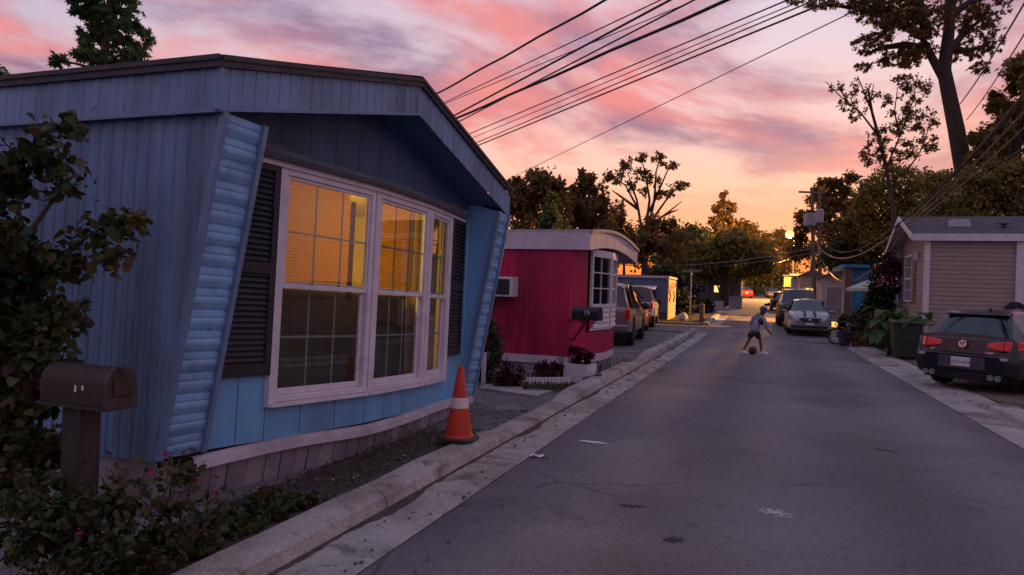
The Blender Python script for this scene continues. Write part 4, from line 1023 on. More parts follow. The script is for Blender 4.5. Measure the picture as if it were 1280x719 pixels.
class Car:
    """x forward, y left, z up; ground at z = 0"""
    def __init__(s, name, label, cat, group, loc, heading, st, paint, wheels, wr=.32, ww=.21, rim=None, glass_rows=None, W=.88):
        s.t = thing(name, label, cat, (0,0,0), 0, group, world=False); s.loc, s.hd = Vector(loc), heading
        s.st = st; s.paint = paint
        rings = [s.ring(q) for q in st]; n = len(rings[0])
        sets = {}
        for i in range(len(st)-1):
            for j in range(n):
                k = (j+1) % n
                half = j if j < 9 else 2*9-1-j          # mirrored row index
                tgt = 'body'
                tags = st[i].get('g', '')
                if half == 5 and 's' in tags: tgt = 'side_window_'+('l' if j < 9 else 'r')+str(i)
                if half in (6, 7, 8) and 'f' in tags: tgt = 'windscreen'
                if half in (6, 7, 8) and 'b' in tags: tgt = 'rear_window'
                sets.setdefault(tgt, []).append((i, j, k))
        for tgt, qs in sets.items():
            mb = MB(); 
            for (i, j, k) in qs: mb.quad(rings[i][j], rings[i][k], rings[i+1][k], rings[i+1][j])
            if tgt == 'body':
                mb.quad(*rings[0]); mb.quad(*rings[-1])
            bm_v = {}; vs = []; fs = []
            for f in mb.f:                                # weld
                q = []
                for ix in f:
                    key = tuple(round(c, 4) for c in mb.v[ix])
                    if key not in bm_v: bm_v[key] = len(vs); vs.append(mb.v[ix])
                    if not q or q[-1] != bm_v[key]: q.append(bm_v[key])
                if q[0] == q[-1]: q = q[:-1]
                if len(set(q)) > 2: fs.append(tuple(dict.fromkeys(q)))
            mb.v, mb.f = vs, fs
            o = obj('body' if tgt == 'body' else ('side_window' if tgt.startswith('side') else tgt), mb, paint if tgt == 'body' else car_glass, s.t, smooth=True, angle=28 if tgt == 'body' else 60)
            if tgt == 'body': s.body = o
        for (x, y) in wheels:
            sg = 1 if y > 0 else -1
            mb = MB(); prof = [(wr*.62, -ww/2), (wr*.95, -ww/2), (wr, -ww/2+.03), (wr, ww/2-.03), (wr*.95, ww/2), (wr*.62, ww/2)]
            mb.lathe([(r, h*sg) for r, h in prof], (x, y, wr), 24, 'y'); wh = obj('wheel', mb, tyre_m, s.t, smooth=True)
            mb = MB(); yo = sg*(ww/2-.015)
            mb.lathe([(wr*.64, yo+y-.02*sg), (wr*.64, yo+y), (wr*.56, yo+y), (wr*.54, yo+y-.03*sg)], (x, 0, wr), 24, 'y')
            for a in range(5):
                th = a*2*pi/5; d = Vector((cos(th), 0, sin(th))); c = Vector((x, y+yo-.005*sg, wr))
                mb.bar(c, c+d*wr*.6, .05, .02, (0,1,0))
            mb.lathe([(.05, y+yo-.02*sg), (.05, y+yo+.005*sg), (.02, y+yo+.01*sg)], (x, 0, wr), 12, 'y')
            obj('rim', mb, rim or rim_m, wh)
        u = MB(); u.box(min(q['x'] for q in st)+.25, max(q['x'] for q in st)-.25, -W+.12, W-.12, .20, .42); obj('underbody', u, black_trim, s.t)
    def ring(s, q):
        x, zl, wl, zb, wb, zt, wt = q['x'], q['zl'], q['wl'], q['zb'], q['wb'], q['zt'], q['wt']
        cr = q.get('cr', .03); bx = q.get('bx', 0.0)
        P = [(0, zl), (wl*.86, zl), (wl, zl+.07*min(1, (zb-zl)/.3)), (max(wl, wb)*1.0+.012, zl+(zb-zl)*.52), (wb, zl+(zb-zl)*.86), (wb-.025, zb), (wt+.015, zt-.055*min(1, max(.05, (zt-zb)/.3))), (wt-.09, zt), (wt*.45, zt+cr*.8)]
        P = P[:9] + [(0, zt+cr)]
        left = [Vector((x+bx*max(0, (z-zb)), y, z)) for y, z in P]
        right = [Vector((v.x, -v.y, v.z)) for v in reversed(left[1:-1])]
        return left + right
    def box(s, name, x0, x1, y0, y1, z0, z1, m, bevel=.008, parent=None):
        mb = MB(); mb.box(x0, x1, y0, y1, z0, z1); return obj(name, mb, m, parent or s.t, bevel=bevel)
    def add(s, name, mb, m, smooth=False, bevel=0, parent=None): return obj(name, mb, m, parent or s.t, smooth=smooth, bevel=bevel)
    def place(s):
        s.t.location = s.loc; s.t.rotation_euler = (0, 0, s.hd)
        return s.t
def S(x, zl, wl, zb, wb, zt=None, wt=None, **k):
    if zt is None: zt, wt = zb+.03, wb-.05
    return dict(x=x, zl=zl, wl=wl, zb=zb, wb=wb, zt=zt, wt=wt, **k)
def arch(x, r, h, base):                             # stations that lift the sill over a wheel
    return [(x-r, base), (x-r+.02, h*.55), (x-r*.72, h*.86), (x-r*.3, h), (x+r*.3, h), (x+r*.72, h*.86), (x+r-.02, h*.55), (x+r, base)]
def stations(keys, arches):
    """keys: body stations sorted by x; arches add stations with a raised sill, rest interpolated"""
    xs = sorted(set([k['x'] for k in keys] + [round(a[0], 4) for A in arches for a in A]))
    out = []
    for x in xs:
        i = max(0, max(j for j, k in enumerate(keys) if k['x'] <= x+1e-9)); a = keys[i]; b = keys[min(i+1, len(keys)-1)]
        f = 0 if b['x'] == a['x'] else (x-a['x'])/(b['x']-a['x'])
        q = {k: a[k]+(b[k]-a[k])*f for k in ('zl', 'wl', 'zb', 'wb', 'zt', 'wt')}; q['x'] = x; q['g'] = a.get('g', ''); q['cr'] = a.get('cr', .03)+(b.get('cr', .03)-a.get('cr', .03))*f
        for A in arches:
            if A[0][0]-1e-6 <= x <= A[-1][0]+1e-6:
                for (p, pz), (r, rz) in zip(A, A[1:]):
                    if p-1e-6 <= x <= r+1e-6: q['zl'] = max(q['zl'], pz+(rz-pz)*((x-p)/(r-p))); 
        out.append(q)
    return out
HDR = pi/2 - RD                                      # heading angle of the road direction
def heading(deg_right): return pi/2 - rad(deg_right)

# ---- black hatchback, seen from behind
def hatchback():
    L = 2.13
    keys = [S(-L, .36, .70, .62, .74, .66, .70), S(-L+.05, .26, .82, .70, .84, .74, .80), S(-L+.13, .22, .86, .93, .845, 1.00, .74, g='b', cr=.03), S(-L+.50, .22, .87, .95, .85, 1.40, .56, g='s'), S(-1.05, .22, .88, .94, .86, 1.45, .56, g=''), S(-.95, .22, .885, .93, .865, 1.455, .565, g='s'), S(-.12, .22, .885, .90, .87, 1.47, .57, g=''), S(-.04, .22, .885, .90, .87, 1.47, .57, g='s'), S(.55, .22, .88, .88, .865, 1.43, .56, g='sf'), S(1.15, .22, .88, .92, .83, .97, .76, g=''), S(1.75, .22, .86, .80, .80, .84, .74), S(2.05, .26, .80, .66, .74, .70, .68), S(L, .34, .68, .56, .62, .60, .58)]
    ar = [arch(-1.30, .37, .66, .22), arch(1.33, .37, .66, .22)]
    c = Car('hatchback', 'black hatchback seen from behind, parked across the gutter', 'car', None, (0,0,0), 0, stations(keys, ar), paint_mat('paint_black', (.012,.012,.016), .2, .22), [(-1.30, .77), (-1.30, -.77), (1.33, .77), (1.33, -.77)], .325, .22)
    X = -L
    # roof spoiler lip
    mb = MB(); mb.hexa([Vector(p) for p in ((X+.40,-.53,1.375), (X+.40,.53,1.375), (X+.62,.54,1.39), (X+.62,-.54,1.39), (X+.41,-.52,1.405), (X+.41,.52,1.405), (X+.62,.54,1.443), (X+.62,-.54,1.443))]); c.add('spoiler', mb, c.paint, bevel=.012)
    mb = MB(); mb.tube([(X+.95, 0, 1.47), (X+.92, 0, 1.51)], [.035, .012], 8); c.add('antenna_fin', mb, black_trim)
    # bumper step, diffuser, plate recess, plate, exhausts
    mb = MB(); mb.hexa([Vector(p) for p in ((X-.03,-.74,.32), (X-.03,.74,.32), (X+.3,.87,.30), (X+.3,-.87,.30), (X-.045,-.72,.66), (X-.045,.72,.66), (X+.3,.875,.68), (X+.3,-.875,.68))]); c.add('bumper', mb, c.paint, bevel=.03)
    mb = MB(); mb.hexa([Vector(p) for p in ((X-.01,-.66,.20), (X-.01,.66,.20), (X+.3,.80,.19), (X+.3,-.80,.19), (X-.034,-.70,.33), (X-.034,.70,.33), (X+.3,.85,.33), (X+.3,-.85,.33))]); c.add('diffuser', mb, black_trim, bevel=.01)
    mb = MB(); mb.box(X-.052, X-.02, -.40, .40, .40, .62); c.add('plate_recess', mb, mat('plate_recess_grey', (.06,.06,.07), .5), bevel=.01)
    mb = MB(); mb.box(X-.062, X-.05, -.165, .165, .44, .605); pl = c.add('number_plate', mb, plate_m, bevel=.004)
    c.add('lettering', text_mb('UZA-4429', .078, (X-.063, 0, .515), (0,-1,0), (0,0,1), .001), plate_ink, parent=pl)
    for y in (.62, .50, -.50, -.62):
        mb = MB(); mb.lathe([(.050, X-.05), (.055, X-.055), (.044, X-.055), (.040, X+.05)], (0, y, .285), 16, 'x'); c.add('exhaust_pipe', mb, chrome, smooth=True)
    mb = MB(); mb.box(X-.046, X-.03, -.79, .79, .645, .662); c.add('bumper_crease', mb, mat('crease_grey', (.10,.10,.13), .35, coat=.5), bevel=.004)
    for sg in (-1, 1):
        mb = MB(); mb.box(X-.052, X-.04, sg*.70-.06, sg*.70+.06, .60, .645); c.add('reflector', mb, mat('reflector_pale', (.5,.42,.42), .4), bevel=.004)
    # tailgate panel and lamps
    mb = MB(); mb.hexa([Vector(p) for p in ((X-.005,-.62,.665), (X-.005,.62,.665), (X+.2,.62,.665), (X+.2,-.62,.665), (X+.085,-.60,.955), (X+.085,.60,.955), (X+.25,.60,.955), (X+.25,-.60,.955))]); c.add('tailgate', mb, c.paint, bevel=.02)
    for sg in (-1, 1):
        # lamp wraps round the corner: tail-gate half and body half
        mb = MB(); mb.hexa([Vector(p) for p in ((X+.010,sg*.40,.80), (X+.0,sg*.66,.76), (X+.2,sg*.66,.76), (X+.2,sg*.40,.80), (X+.065,sg*.38,.90), (X+.055,sg*.66,.93), (X+.2,sg*.66,.93), (X+.2,sg*.38,.90))]); c.add('tail_lamp', mb, tail_red, bevel=.012)
        mb = MB(); mb.hexa([Vector(p) for p in ((X+.0,sg*.67,.76), (X+.13,sg*.862,.78), (X+.40,sg*.882,.80), (X+.4,sg*.67,.76), (X+.055,sg*.67,.935), (X+.17,sg*.858,.94), (X+.42,sg*.870,.92), (X+.4,sg*.67,.93))]); lp = c.add('tail_lamp', mb, tail_red, bevel=.012)
    # round emblem: ring with V over W
    ec = Vector((X+.012, 0, .845)); ez = Vector((.28, 0, .96)); en = Vector((-.96, 0, .28)); ey = Vector((0, -1, 0))
    mb = MB(); k = 24
    for i in range(k):
        a, b = 2*pi*i/k, 2*pi*(i+1)/k; mb.bar(ec+en*.012+(ey*cos(a)+ez*sin(a))*.062, ec+en*.012+(ey*cos(b)+ez*sin(b))*.062, .012, .008, en)
    V2 = lambda x, y: ec+en*.012+ey*x+ez*y
    for (x0, y0, x1, y1) in ((-.030,.052,0,.006), (.030,.052,0,.006), (-.052,.022,-.026,-.050), (-.026,-.050,0,-.004), (0,-.004,.026,-.050), (.026,-.050,.052,.022)): mb.bar(V2(x0, y0), V2(x1, y1), .011, .008, en)
    c.add('emblem', mb, chrome)
    c.add('badge', text_mb('GTI', .05, (X+.0, .52, .715), (0,-1,0), (.28,0,.96), .012), chrome)
    c.add('badge', text_mb('TURBO', .045, (X+.0, -.46, .715), (0,-1,0), (.28,0,.96), .012), chrome)
    mb = MB(); mb.tube([(X+.13, .05, 1.0), (X+.15, -.2, 1.03), (X+.16, -.42, 1.035)], [.014, .010, .006], 6); c.add('wiper', mb, black_trim)
    mb = MB(); mb.box(X+.165, X+.175, -.30, .30, .96, .985); c.add('wiper_base', mb, black_trim)
    mb = MB(); mb.hexa([Vector(p) for p in ((X+.395,-.42,1.28), (X+.395,-.52,1.27), (X+.397,-.52,1.27), (X+.397,-.42,1.28), (X+.445,-.40,1.34), (X+.445,-.50,1.33), (X+.447,-.5,1.33), (X+.447,-.40,1.34))]); c.add('sticker', mb, plate_m)
    for sg in (-1, 1):
        mb = MB(); mb.ball((.62, sg*.98, .98), .10, 10, 6, (.7, 1.0, .6)); c.add('mirror', mb, c.paint, smooth=True)
        mb = MB(); mb.box(-1.0, .5, sg*.885-.004, sg*.885+.004, .60, .625); c.add('door_moulding', mb, c.paint, bevel=.003)
        for hx in (-.35, -.85+.0): 
            mb = MB(); mb.box(hx-.10, hx+.10, sg*.892-.012, sg*.892+.012, .80, .83); c.add('door_handle', mb, c.paint, bevel=.006)
    return c
gp = G(1177, 485, .04)
gl = at(1153, 470, 13.1); grr = at(1258, 470, 11.85)
mid = (gl+grr)/2; ax = (grr-gl); ax.z = 0; hd_v = Vector((-ax.y, ax.x, 0)).normalized()
hb = hatchback(); hb.hd = math.atan2(hd_v.y, hd_v.x); hb.loc = Vector((mid.x, mid.y, .045)) + hd_v*2.10; hb.place()

# ---- generic builder for the others: sedan / suv / pickup at lower detail
def sedan(label, loc, hd, paint, front=True, group=None, L=2.26, H=1.47, name='sedan', stripes=False, W=.85, plate=True):
    k_ = H/1.47
    keys = [S(-L, .34, .66, .66, .68, .70, .64), S(-L+.07, .24, .80, .92*k_, .78, .97*k_, .72), S(-L+.62, .22, W-.01, .98*k_, W-.04, 1.02*k_, .66, g='b'), S(-L+1.25, .20, W, .97*k_, W-.025, 1.42*k_, .54, g='s'), S(-.30, .20, W, .95*k_, W-.02, 1.46*k_, .56, g=''), S(-.20, .20, W, .95*k_, W-.02, 1.46*k_, .56, g='s'), S(.42, .20, W, .93*k_, W-.02, 1.41*k_, .54, g='sf'), S(1.18, .20, W, .93*k_, W-.06, .965*k_, .70), S(1.85, .22, W-.02, .82*k_, .77, .86*k_, .70), S(L-.07, .22, .76, .66, .70, .71, .64), S(L, .28, .66, .56, .60, .60, .56)]
    ar = [arch(-1.28, .36, .63, .20), arch(1.32, .36, .63, .20)]
    c = Car(name, label, 'car', group, loc, hd, stations(keys, ar), paint, [(x, y) for x in (-1.28, 1.32) for y in (.75, -.75)], .31, .20)
    for sg in (-1, 1):
        mb = MB(); mb.hexa([Vector(p) for p in ((L+.015,sg*.44,.575), (L-.09,sg*.76,.60), (L-.30,sg*.83,.64), (L-.2,sg*.44,.60), (L-.07,sg*.46,.725), (L-.20,sg*.755,.79), (L-.48,sg*.80,.82), (L-.35,sg*.46,.76))]); hl = c.add('headlamp', mb, tail_clear, bevel=.02)
        mb = MB(); mb.ball((L-.04, sg*.57, .665), .06, 12, 8, (.5, 1, 1)); c.add('reflector_bowl', mb, chrome, smooth=True, parent=hl)
        mb = MB(); mb.ball((.66, sg*(W+.10), .96*k_), .10, 10, 6, (.7, 1.0, .65)); c.add('mirror', mb, paint, smooth=True)
        mb = MB(); mb.box(L-.06, L+.015, sg*.58-.11, sg*.58+.11, .31, .40); c.add('fog_lamp_recess', mb, black_trim, bevel=.01)
        mb = MB(); mb.hexa([Vector(p) for p in ((-L-.005,sg*.46,.70), (-L+.06,sg*.74,.68), (-L+.30,sg*.80,.70), (-L+.2,sg*.46,.72), (-L+.055,sg*.46,.90), (-L+.10,sg*.73,.90), (-L+.34,sg*.79,.90), (-L+.2,sg*.46,.90))]); c.add('tail_lamp', mb, tail_red, bevel=.012)
        mb = MB(); mb.box(-.9, .9, sg*W-.006, sg*W+.012, .45, .50); c.add('side_moulding', mb, paint, bevel=.004)
    mb = MB(); mb.prism([(L-.02,-.42,.71), (L-.02,.42,.71), (L+.005,.34,.57), (L+.012,.22,.53), (L+.012,-.22,.53), (L+.005,-.34,.57)], (.04, 0, 0)); c.add('grille', mb, black_trim, bevel=.006)
    mb = MB(); mb.ball((L+.045, 0, .63), .05, 12, 6, (.25, 1.2, .8)); c.add('emblem', mb, chrome, smooth=True)
    mb = MB(); mb.box(L-.05, L+.03, -.55, .55, .30, .40); c.add('air_intake', mb, black_trim, bevel=.01)
    mb = MB(); mb.hexa([Vector(p) for p in ((L-.02,-.70,.42), (L-.02,.70,.42), (L-.3,.84,.42), (L-.3,-.84,.42), (L-.02,-.70,.54), (L-.02,.70,.54), (L-.3,.845,.54), (L-.3,-.845,.54))]); c.add('bumper', mb, paint, bevel=.03)
    mb = MB(); mb.hexa([Vector(p) for p in ((-L-.03,-.66,.36), (-L-.03,.66,.36), (-L+.3,.83,.34), (-L+.3,-.83,.34), (-L-.03,-.66,.60), (-L-.03,.66,.60), (-L+.3,.845,.60), (-L+.3,-.845,.60))]); c.add('bumper', mb, paint, bevel=.03)
    if plate:
        for x in (L+.03, -L-.04):
            mb = MB(); mb.box(x-.006, x+.006, -.16, .16, .42 if x > 0 else .64, .55 if x > 0 else .78); c.add('number_plate', mb, plate_m, bevel=.003)
    if stripes:
        for y in (-.19, .19):
            mb = MB(); mb.grid([[(x, y+dy, z) for dy in (-.055, .055)] for x, z in ((1.22, 1.004*k_), (1.5, .955*k_), (1.86, .896*k_), (2.10, .80*k_), (L-.09, .745))]); c.add('bonnet_stripe', mb, black_trim)
    mb = MB(); mb.box(-.02, .0, -.25, .25, 1.2, 1.22); 
    return c
silver = paint_mat('paint_silver', (.24,.25,.29), .4)
p = G(1012, 421); s0_, n0_ = sn(p)
c = sedan('silver sedan with two dark bonnet stripes parked facing down the street', R(s0_+2.26, n0_, .0), HDR+pi, silver, stripes=True); c.place()
far_group = 'cars parked at the far end of the street'
def suv(label, loc, hd, paint, L=2.45, W=.98, H=1.86, name='suv', group=None, wr=.39, pickup=False, rails=True, rim=None, cat='car'):
    k_ = H/1.86
    if pickup:
        keys = [S(-L, .50, W-.08, 1.06*k_, W-.06, 1.08*k_, W-.12), S(-L+.04, .46, W-.03, 1.10*k_, W-.03, 1.13*k_, W-.10), S(-.75, .40, W, 1.12*k_, W-.02, 1.15*k_, W-.10, g='b'), S(-.55, .38, W, 1.13*k_, W-.03, 1.80*k_, .64, g='s'), S(.10, .38, W, 1.12*k_, W-.02, 1.86*k_, .66, g=''), S(.18, .38, W, 1.12*k_, W-.02, 1.86*k_, .66, g='s'), S(.70, .38, W, 1.12*k_, W-.02, 1.80*k_, .65, g='sf'), S(1.32, .38, W, 1.13*k_, W-.05, 1.17*k_, .80), S(L-.10, .40, W-.03, 1.05*k_, W-.06, 1.09*k_, .82), S(L, .46, W-.08, .90, W-.12, .96, .80)]
    else:
        keys = [S(-L, .46, W-.10, 1.00*k_, W-.08, 1.04*k_, W-.16), S(-L+.05, .40, W-.03, 1.10*k_, W-.04, 1.16*k_, W-.14, g='b'), S(-L+.30, .38, W, 1.12*k_, W-.03, 1.78*k_, .70, g='s'), S(-1.25, .36, W, 1.11*k_, W-.02, 1.86*k_, .71, g=''), S(-1.13, .36, W, 1.11*k_, W-.02, 1.86*k_, .71, g='s'), S(-.22, .36, W, 1.10*k_, W-.02, 1.86*k_, .71, g=''), S(-.12, .36, W, 1.10*k_, W-.02, 1.86*k_, .71, g='s'), S(.62, .36, W, 1.09*k_, W-.02, 1.79*k_, .68, g='sf'), S(1.22, .36, W, 1.12*k_, W-.05, 1.16*k_, .80), S(L-.12, .38, W-.03, 1.03*k_, W-.07, 1.07*k_, .80), S(L, .44, W-.10, .88, W-.14, .94, .78)]
    ax_ = (-L+.98, L-.92)
    c = Car(name, label, cat, group, loc, hd, stations(keys, [arch(ax_[0], wr+.07, wr*2+.06, .37), arch(ax_[1], wr+.07, wr*2+.06, .37)]), paint, [(x, y) for x in ax_ for y in (W-.11, -W+.11)], wr, .25, rim, W=W)
    for sg in (-1, 1):
        mb = MB(); mb.box(-L-.012, -L+.16, sg*(W-.10)-.075, sg*(W-.10)+.075, .82*k_, 1.10*k_); c.add('tail_lamp', mb, tail_red, bevel=.015)
        mb = MB(); mb.hexa([Vector(p) for p in ((L-.05,sg*.52,.78), (L-.05,sg*.84,.78), (L-.3,sg*.93,.80), (L-.3,sg*.52,.80), (L-.04,sg*.52,.96), (L-.06,sg*.84,.97), (L-.34,sg*.91,1.0), (L-.3,sg*.52,1.0))]); c.add('headlamp', mb, tail_clear, bevel=.02)
        mb = MB(); mb.ball((.72, sg*(W+.13), 1.16*k_), .14, 10, 6, (.6, .9, .9)); c.add('mirror', mb, black_trim, smooth=True)
        if rails and not pickup:
            mb = MB(); mb.tube([(-1.6, sg*.66, 1.86*k_+.0), (-1.5, sg*.66, 1.93*k_), (.3, sg*.66, 1.93*k_), (.42, sg*.66, 1.83*k_)], .02, 6); c.add('roof_rail', mb, black_trim)
        mb = MB(); mb.box(-1.0, 1.0, sg*W-.01, sg*W+.02, .52, .60); c.add('side_moulding', mb, paint, bevel=.006)
        for hx in (-.4, .45):
            mb = MB(); mb.box(hx-.11, hx+.11, sg*W-.02, sg*W+.028, .98*k_, 1.02*k_); c.add('door_handle', mb, paint, bevel=.006)
    mb = MB(); mb.box(-L-.10, -L+.12, -W+.06, W-.06, .46, .66); c.add('bumper', mb, chrome if pickup else paint, bevel=.03)
    mb = MB(); mb.box(L-.12, L+.08, -W+.05, W-.05, .44, .68); c.add('bumper', mb, chrome if pickup else paint, bevel=.03)
    mb = MB(); mb.box(L-.06, L+.03, -.50, .50, .72, 1.0); c.add('grille', mb, black_trim, bevel=.02)
    mb = MB(); mb.ball((L+.04, 0, .86), .06, 12, 6, (.3, 1.3, .8)); c.add('emblem', mb, chrome, smooth=True)
    mb = MB(); mb.box(-L-.02, -L-.008, -.17, .17, .78, .92); c.add('number_plate', mb, plate_m, bevel=.003)
    if pickup:
        mb = MB(); mb.box(-L+.08, -.80, -W+.12, W-.12, 1.10*k_, 1.19*k_); c.add('load_bed', mb, black_trim)
    return c
# dark suv behind the silver sedan
p = G(1005, 412); s1_, n1_ = sn(p)
c = suv('large black suv parked nose to tail behind the silver sedan', R(s0_+8.0, n0_-.12, .0), HDR+pi, paint_mat('paint_black_suv', (.014,.013,.014), .2), rim=rim_dark); c.place()
c = sedan('dark blue sedan parked off the street behind the bicycle', R(28.5, 4.35, .045), HDR+pi-.35, paint_mat('paint_navy', (.012,.016,.032), .3), H=1.50); c.place()
# left row
p = at(792, 432, 20.4); s2_, n2_ = sn(p)
c = suv('tan silver suv parked at the drive behind the red home', R(s2_+2.4, n2_-1.25, -.02), heading(16.5), paint_mat('paint_champagne', (.22,.195,.185), .5), H=1.92, wr=.40); c.place()
c = sedan('red car parked between the tan suv and a white pickup', R(s2_+7.4, n2_-1.72, -.02), heading(17), paint_mat('paint_dark_red', (.16,.01,.01), .2), L=2.1, H=1.6); c.place()
c = suv('white pickup truck parked in front of the red car', R(s2_+12.4, n2_-2.1, -.02), heading(15), paint_mat('paint_dull_white', (.36,.34,.36), .1), pickup=True, H=1.85, name='pickup_truck', cat='truck'); c.place()
# far cars, up the street
def far_at(x, y_b, d): q = at(x, y_b, d); return q
for (x, d, kind, lab, pm, hdg, dn) in [
    (932, 96, 'sedan', 'red car with tail lamps to the street at the far left', paint_mat('paint_red', (.34,.02,.02), .2), 15, 0),
    (965, 104, 'sedan', 'silver car facing down the street at its far end', silver, 195, 0),
    (986, 84, 'suv', 'yellow lit suv at the far right kerb', paint_mat('paint_lamplit', (.55,.40,.16), .3), 20, 0),  # yellow lamplight put into the body colour
    (994, 74, 'sedan', 'pale cream sedan parked beside the yellow lit suv', paint_mat('paint_white', (.60,.57,.58), .1), 20, 0),
    (977, 55, 'sedan', 'small dark car parked up the street beyond the black suv', paint_mat('paint_navy', (.012,.016,.032), .3), 200, 0)]:
    q = at(x, 372, d); s_, n_ = sn(q); ps = R(s_, n_, .0)
    c = (sedan if kind == 'sedan' else suv)(lab, ps, heading(hdg), pm, group=far_group); c.place()
# dark bag lying far up the road
q = G(959, 382.5); mb = MB(); mb.ball(q+UP*.12, .3, 12, 8, (1, .7, .45)); mb.ball(q+UP*.2+Vector((.2, 0, 0)), .16, 10, 6, (1, .8, .8))
tag(obj('rubbish_bag', mb, black_trim, smooth=True), 'small dark bag lying on the street far uphill', 'bag')

# ================================================================== right side: tan home, garden, bin, bicycle
tan = mat('tan_siding', (.31,.26,.22), .65, .08, 4, dirt=(.22,.17,.13), dirt_amt=.35, dscale=2, stretch=(1,1,3))
shingle = mat('roof_shingle', (.075,.07,.075), .9, .3, 9, bump=.5)
TO = at(1155, 440, 19.5); TO.z = 0; GR = .045
def TF(u, m, z): return TO + SAX*u + NAX*m + Vector((0, 0, z))     # u along the road, m away from it
home3 = thing('mobile_home', 'tan clapboard mobile home with shingled gable roof and white trim', 'house', TF(2, 3, .05))
EV, WD, LEN = 3.48, 3.9, 9.0
pk = 4.05
pit = .124
z = .10
while z < EV-.02:                                    # clapboards, each a board of its own
    z1 = min(z+pit, EV)
    b_ = MB(); b_.hexa([TF(-.018,.06,z), TF(-.018,2.12,z), TF(.012,2.12,z), TF(.012,.06,z), TF(-.002,.06,z1), TF(-.002,2.12,z1), TF(.012,2.12,z1), TF(.012,.06,z1)]); obj('clapboard', b_, tan, home3)
    z = z1
z = .10
while z < pk-.06:
    z1 = z+pit
    lim = lambda zz: (0.06, WD-.06) if zz <= EV else (.06+(zz-EV)/(pk-EV)*(WD/2-.06), WD-.06-(zz-EV)/(pk-EV)*(WD/2-.06))
    a0, a1 = lim(z); b0, b1 = lim(min(z1, pk-.01))
    b_ = MB(); b_.hexa([TF(a0,-.018,z), TF(a1,-.018,z), TF(a1,.012,z), TF(a0,.012,z), TF(b0,-.002,z1), TF(b1,-.002,z1), TF(b1,.012,z1), TF(b0,.012,z1)]); obj('clapboard', b_, tan, home3)
    z = z1
for (u, m) in ((0, 0), (WD, 0)):
    b_ = MB(); b_.obox(TF(u, m, (EV+.05)/2), SAX*.065, NAX*.065, UP*(EV-.05)/2); obj('corner_post', b_, white_p, home3)
# recess beyond the porch post
b_ = MB(); b_.obox(TF(.0, 2.22, EV/2+.02), SAX*.09, NAX*.10, UP*(EV/2-.03)); obj('porch_post', b_, white_p, home3)
z = .10
while z < EV-.02:
    z1 = min(z+pit, EV); b_ = MB(); b_.hexa([TF(1.2-.018,2.2,z), TF(1.2-.018,LEN,z), TF(1.212,LEN,z), TF(1.212,2.2,z), TF(1.198,2.2,z1), TF(1.198,LEN,z1), TF(1.212,LEN,z1), TF(1.212,2.2,z1)]); obj('clapboard', b_, tan, home3); z = z1
b_ = MB(); b_.quad(TF(.02, 2.13, .1), TF(1.2, 2.13, .1), TF(1.2, 2.13, EV), TF(.02, 2.13, EV)); obj('porch_side_wall', b_, tan, home3)
b_ = MB(); b_.bar(TF(.0, 2.32, EV-.09), TF(.0, LEN, EV-.09), .08, .16); obj('porch_beam', b_, white_p, home3)
b_ = MB(); b_.quad(TF(WD, .02, .1), TF(WD, LEN, .1), TF(WD, LEN, EV), TF(WD, .02, EV)); obj('rear_wall', b_, tan, home3)
# roof with overhang to the road and a long slope on the far side
OV = .42
ev0 = (-.16, EV+.02); rg = (WD/2, pk+.18); ev1 = (WD+1.05, EV-.52)
b_ = MB()
for (p0, p1) in ((ev0, rg), (rg, ev1)):
    b_.hexa([TF(p0[0],-OV,p0[1]), TF(p0[0],LEN,p0[1]), TF(p1[0],LEN,p1[1]), TF(p1[0],-OV,p1[1]), TF(p0[0],-OV,p0[1]+.06), TF(p0[0],LEN,p0[1]+.06), TF(p1[0],LEN,p1[1]+.06), TF(p1[0],-OV,p1[1]+.06)])
r3 = obj('roof', b_, shingle, home3)
for (p0, p1) in ((ev0, rg), (rg, ev1)):
    b_ = MB(); b_.hexa([TF(p0[0],-OV-.03,p0[1]-.09), TF(p0[0],-OV-.004,p0[1]-.09), TF(p1[0],-OV-.004,p1[1]-.09), TF(p1[0],-OV-.03,p1[1]-.09), TF(p0[0],-OV-.03,p0[1]+.07), TF(p0[0],-OV-.004,p0[1]+.07), TF(p1[0],-OV-.004,p1[1]+.07), TF(p1[0],-OV-.03,p1[1]+.07)]); obj('barge_board', b_, white_p, r3)
    b_ = MB(); b_.quad(TF(p0[0], -OV, p0[1]-.012), TF(p1[0], -OV, p1[1]-.012), TF(p1[0], .3, p1[1]-.012), TF(p0[0], .3, p0[1]-.012)); obj('soffit', b_, white_p, r3)
b_ = MB(); b_.obox(TF(ev0[0]-.015, LEN/2-OV/2, EV+.0), SAX*.012, NAX*(LEN/2+OV/2), UP*.10); obj('fascia', b_, white_p, r3)
b_ = MB(); b_.quad(TF(-.16, -OV, EV-.095), TF(.02, -OV, EV-.095), TF(.02, LEN, EV-.095), TF(-.16, LEN, EV-.095)); obj('soffit', b_, white_p, r3)
q = TF(.85, .95, EV+.46); b_ = MB(); b_.hexa([q+NAX*x+SAX*y+UP*z_ for z_, sc in ((-.1, 1), (.13, .8)) for x, y in ((-.28*sc,-.2*sc),(.28*sc,-.2*sc),(.28*sc,.2*sc),(-.28*sc,.2*sc))]); obj('roof_vent', b_, mat('vent_grey', (.33,.33,.38), .5), r3, bevel=.02)
q = TF(.6, 2.0, EV+.30); b_ = MB(); b_.tube([q-UP*.1, q+UP*.14], .05, 10); b_.lathe([(.05, .12), (.13, .14), (.13, .17), (.04, .20)], q, 12); obj('vent_pipe', b_, edge_dark, r3, smooth=True)
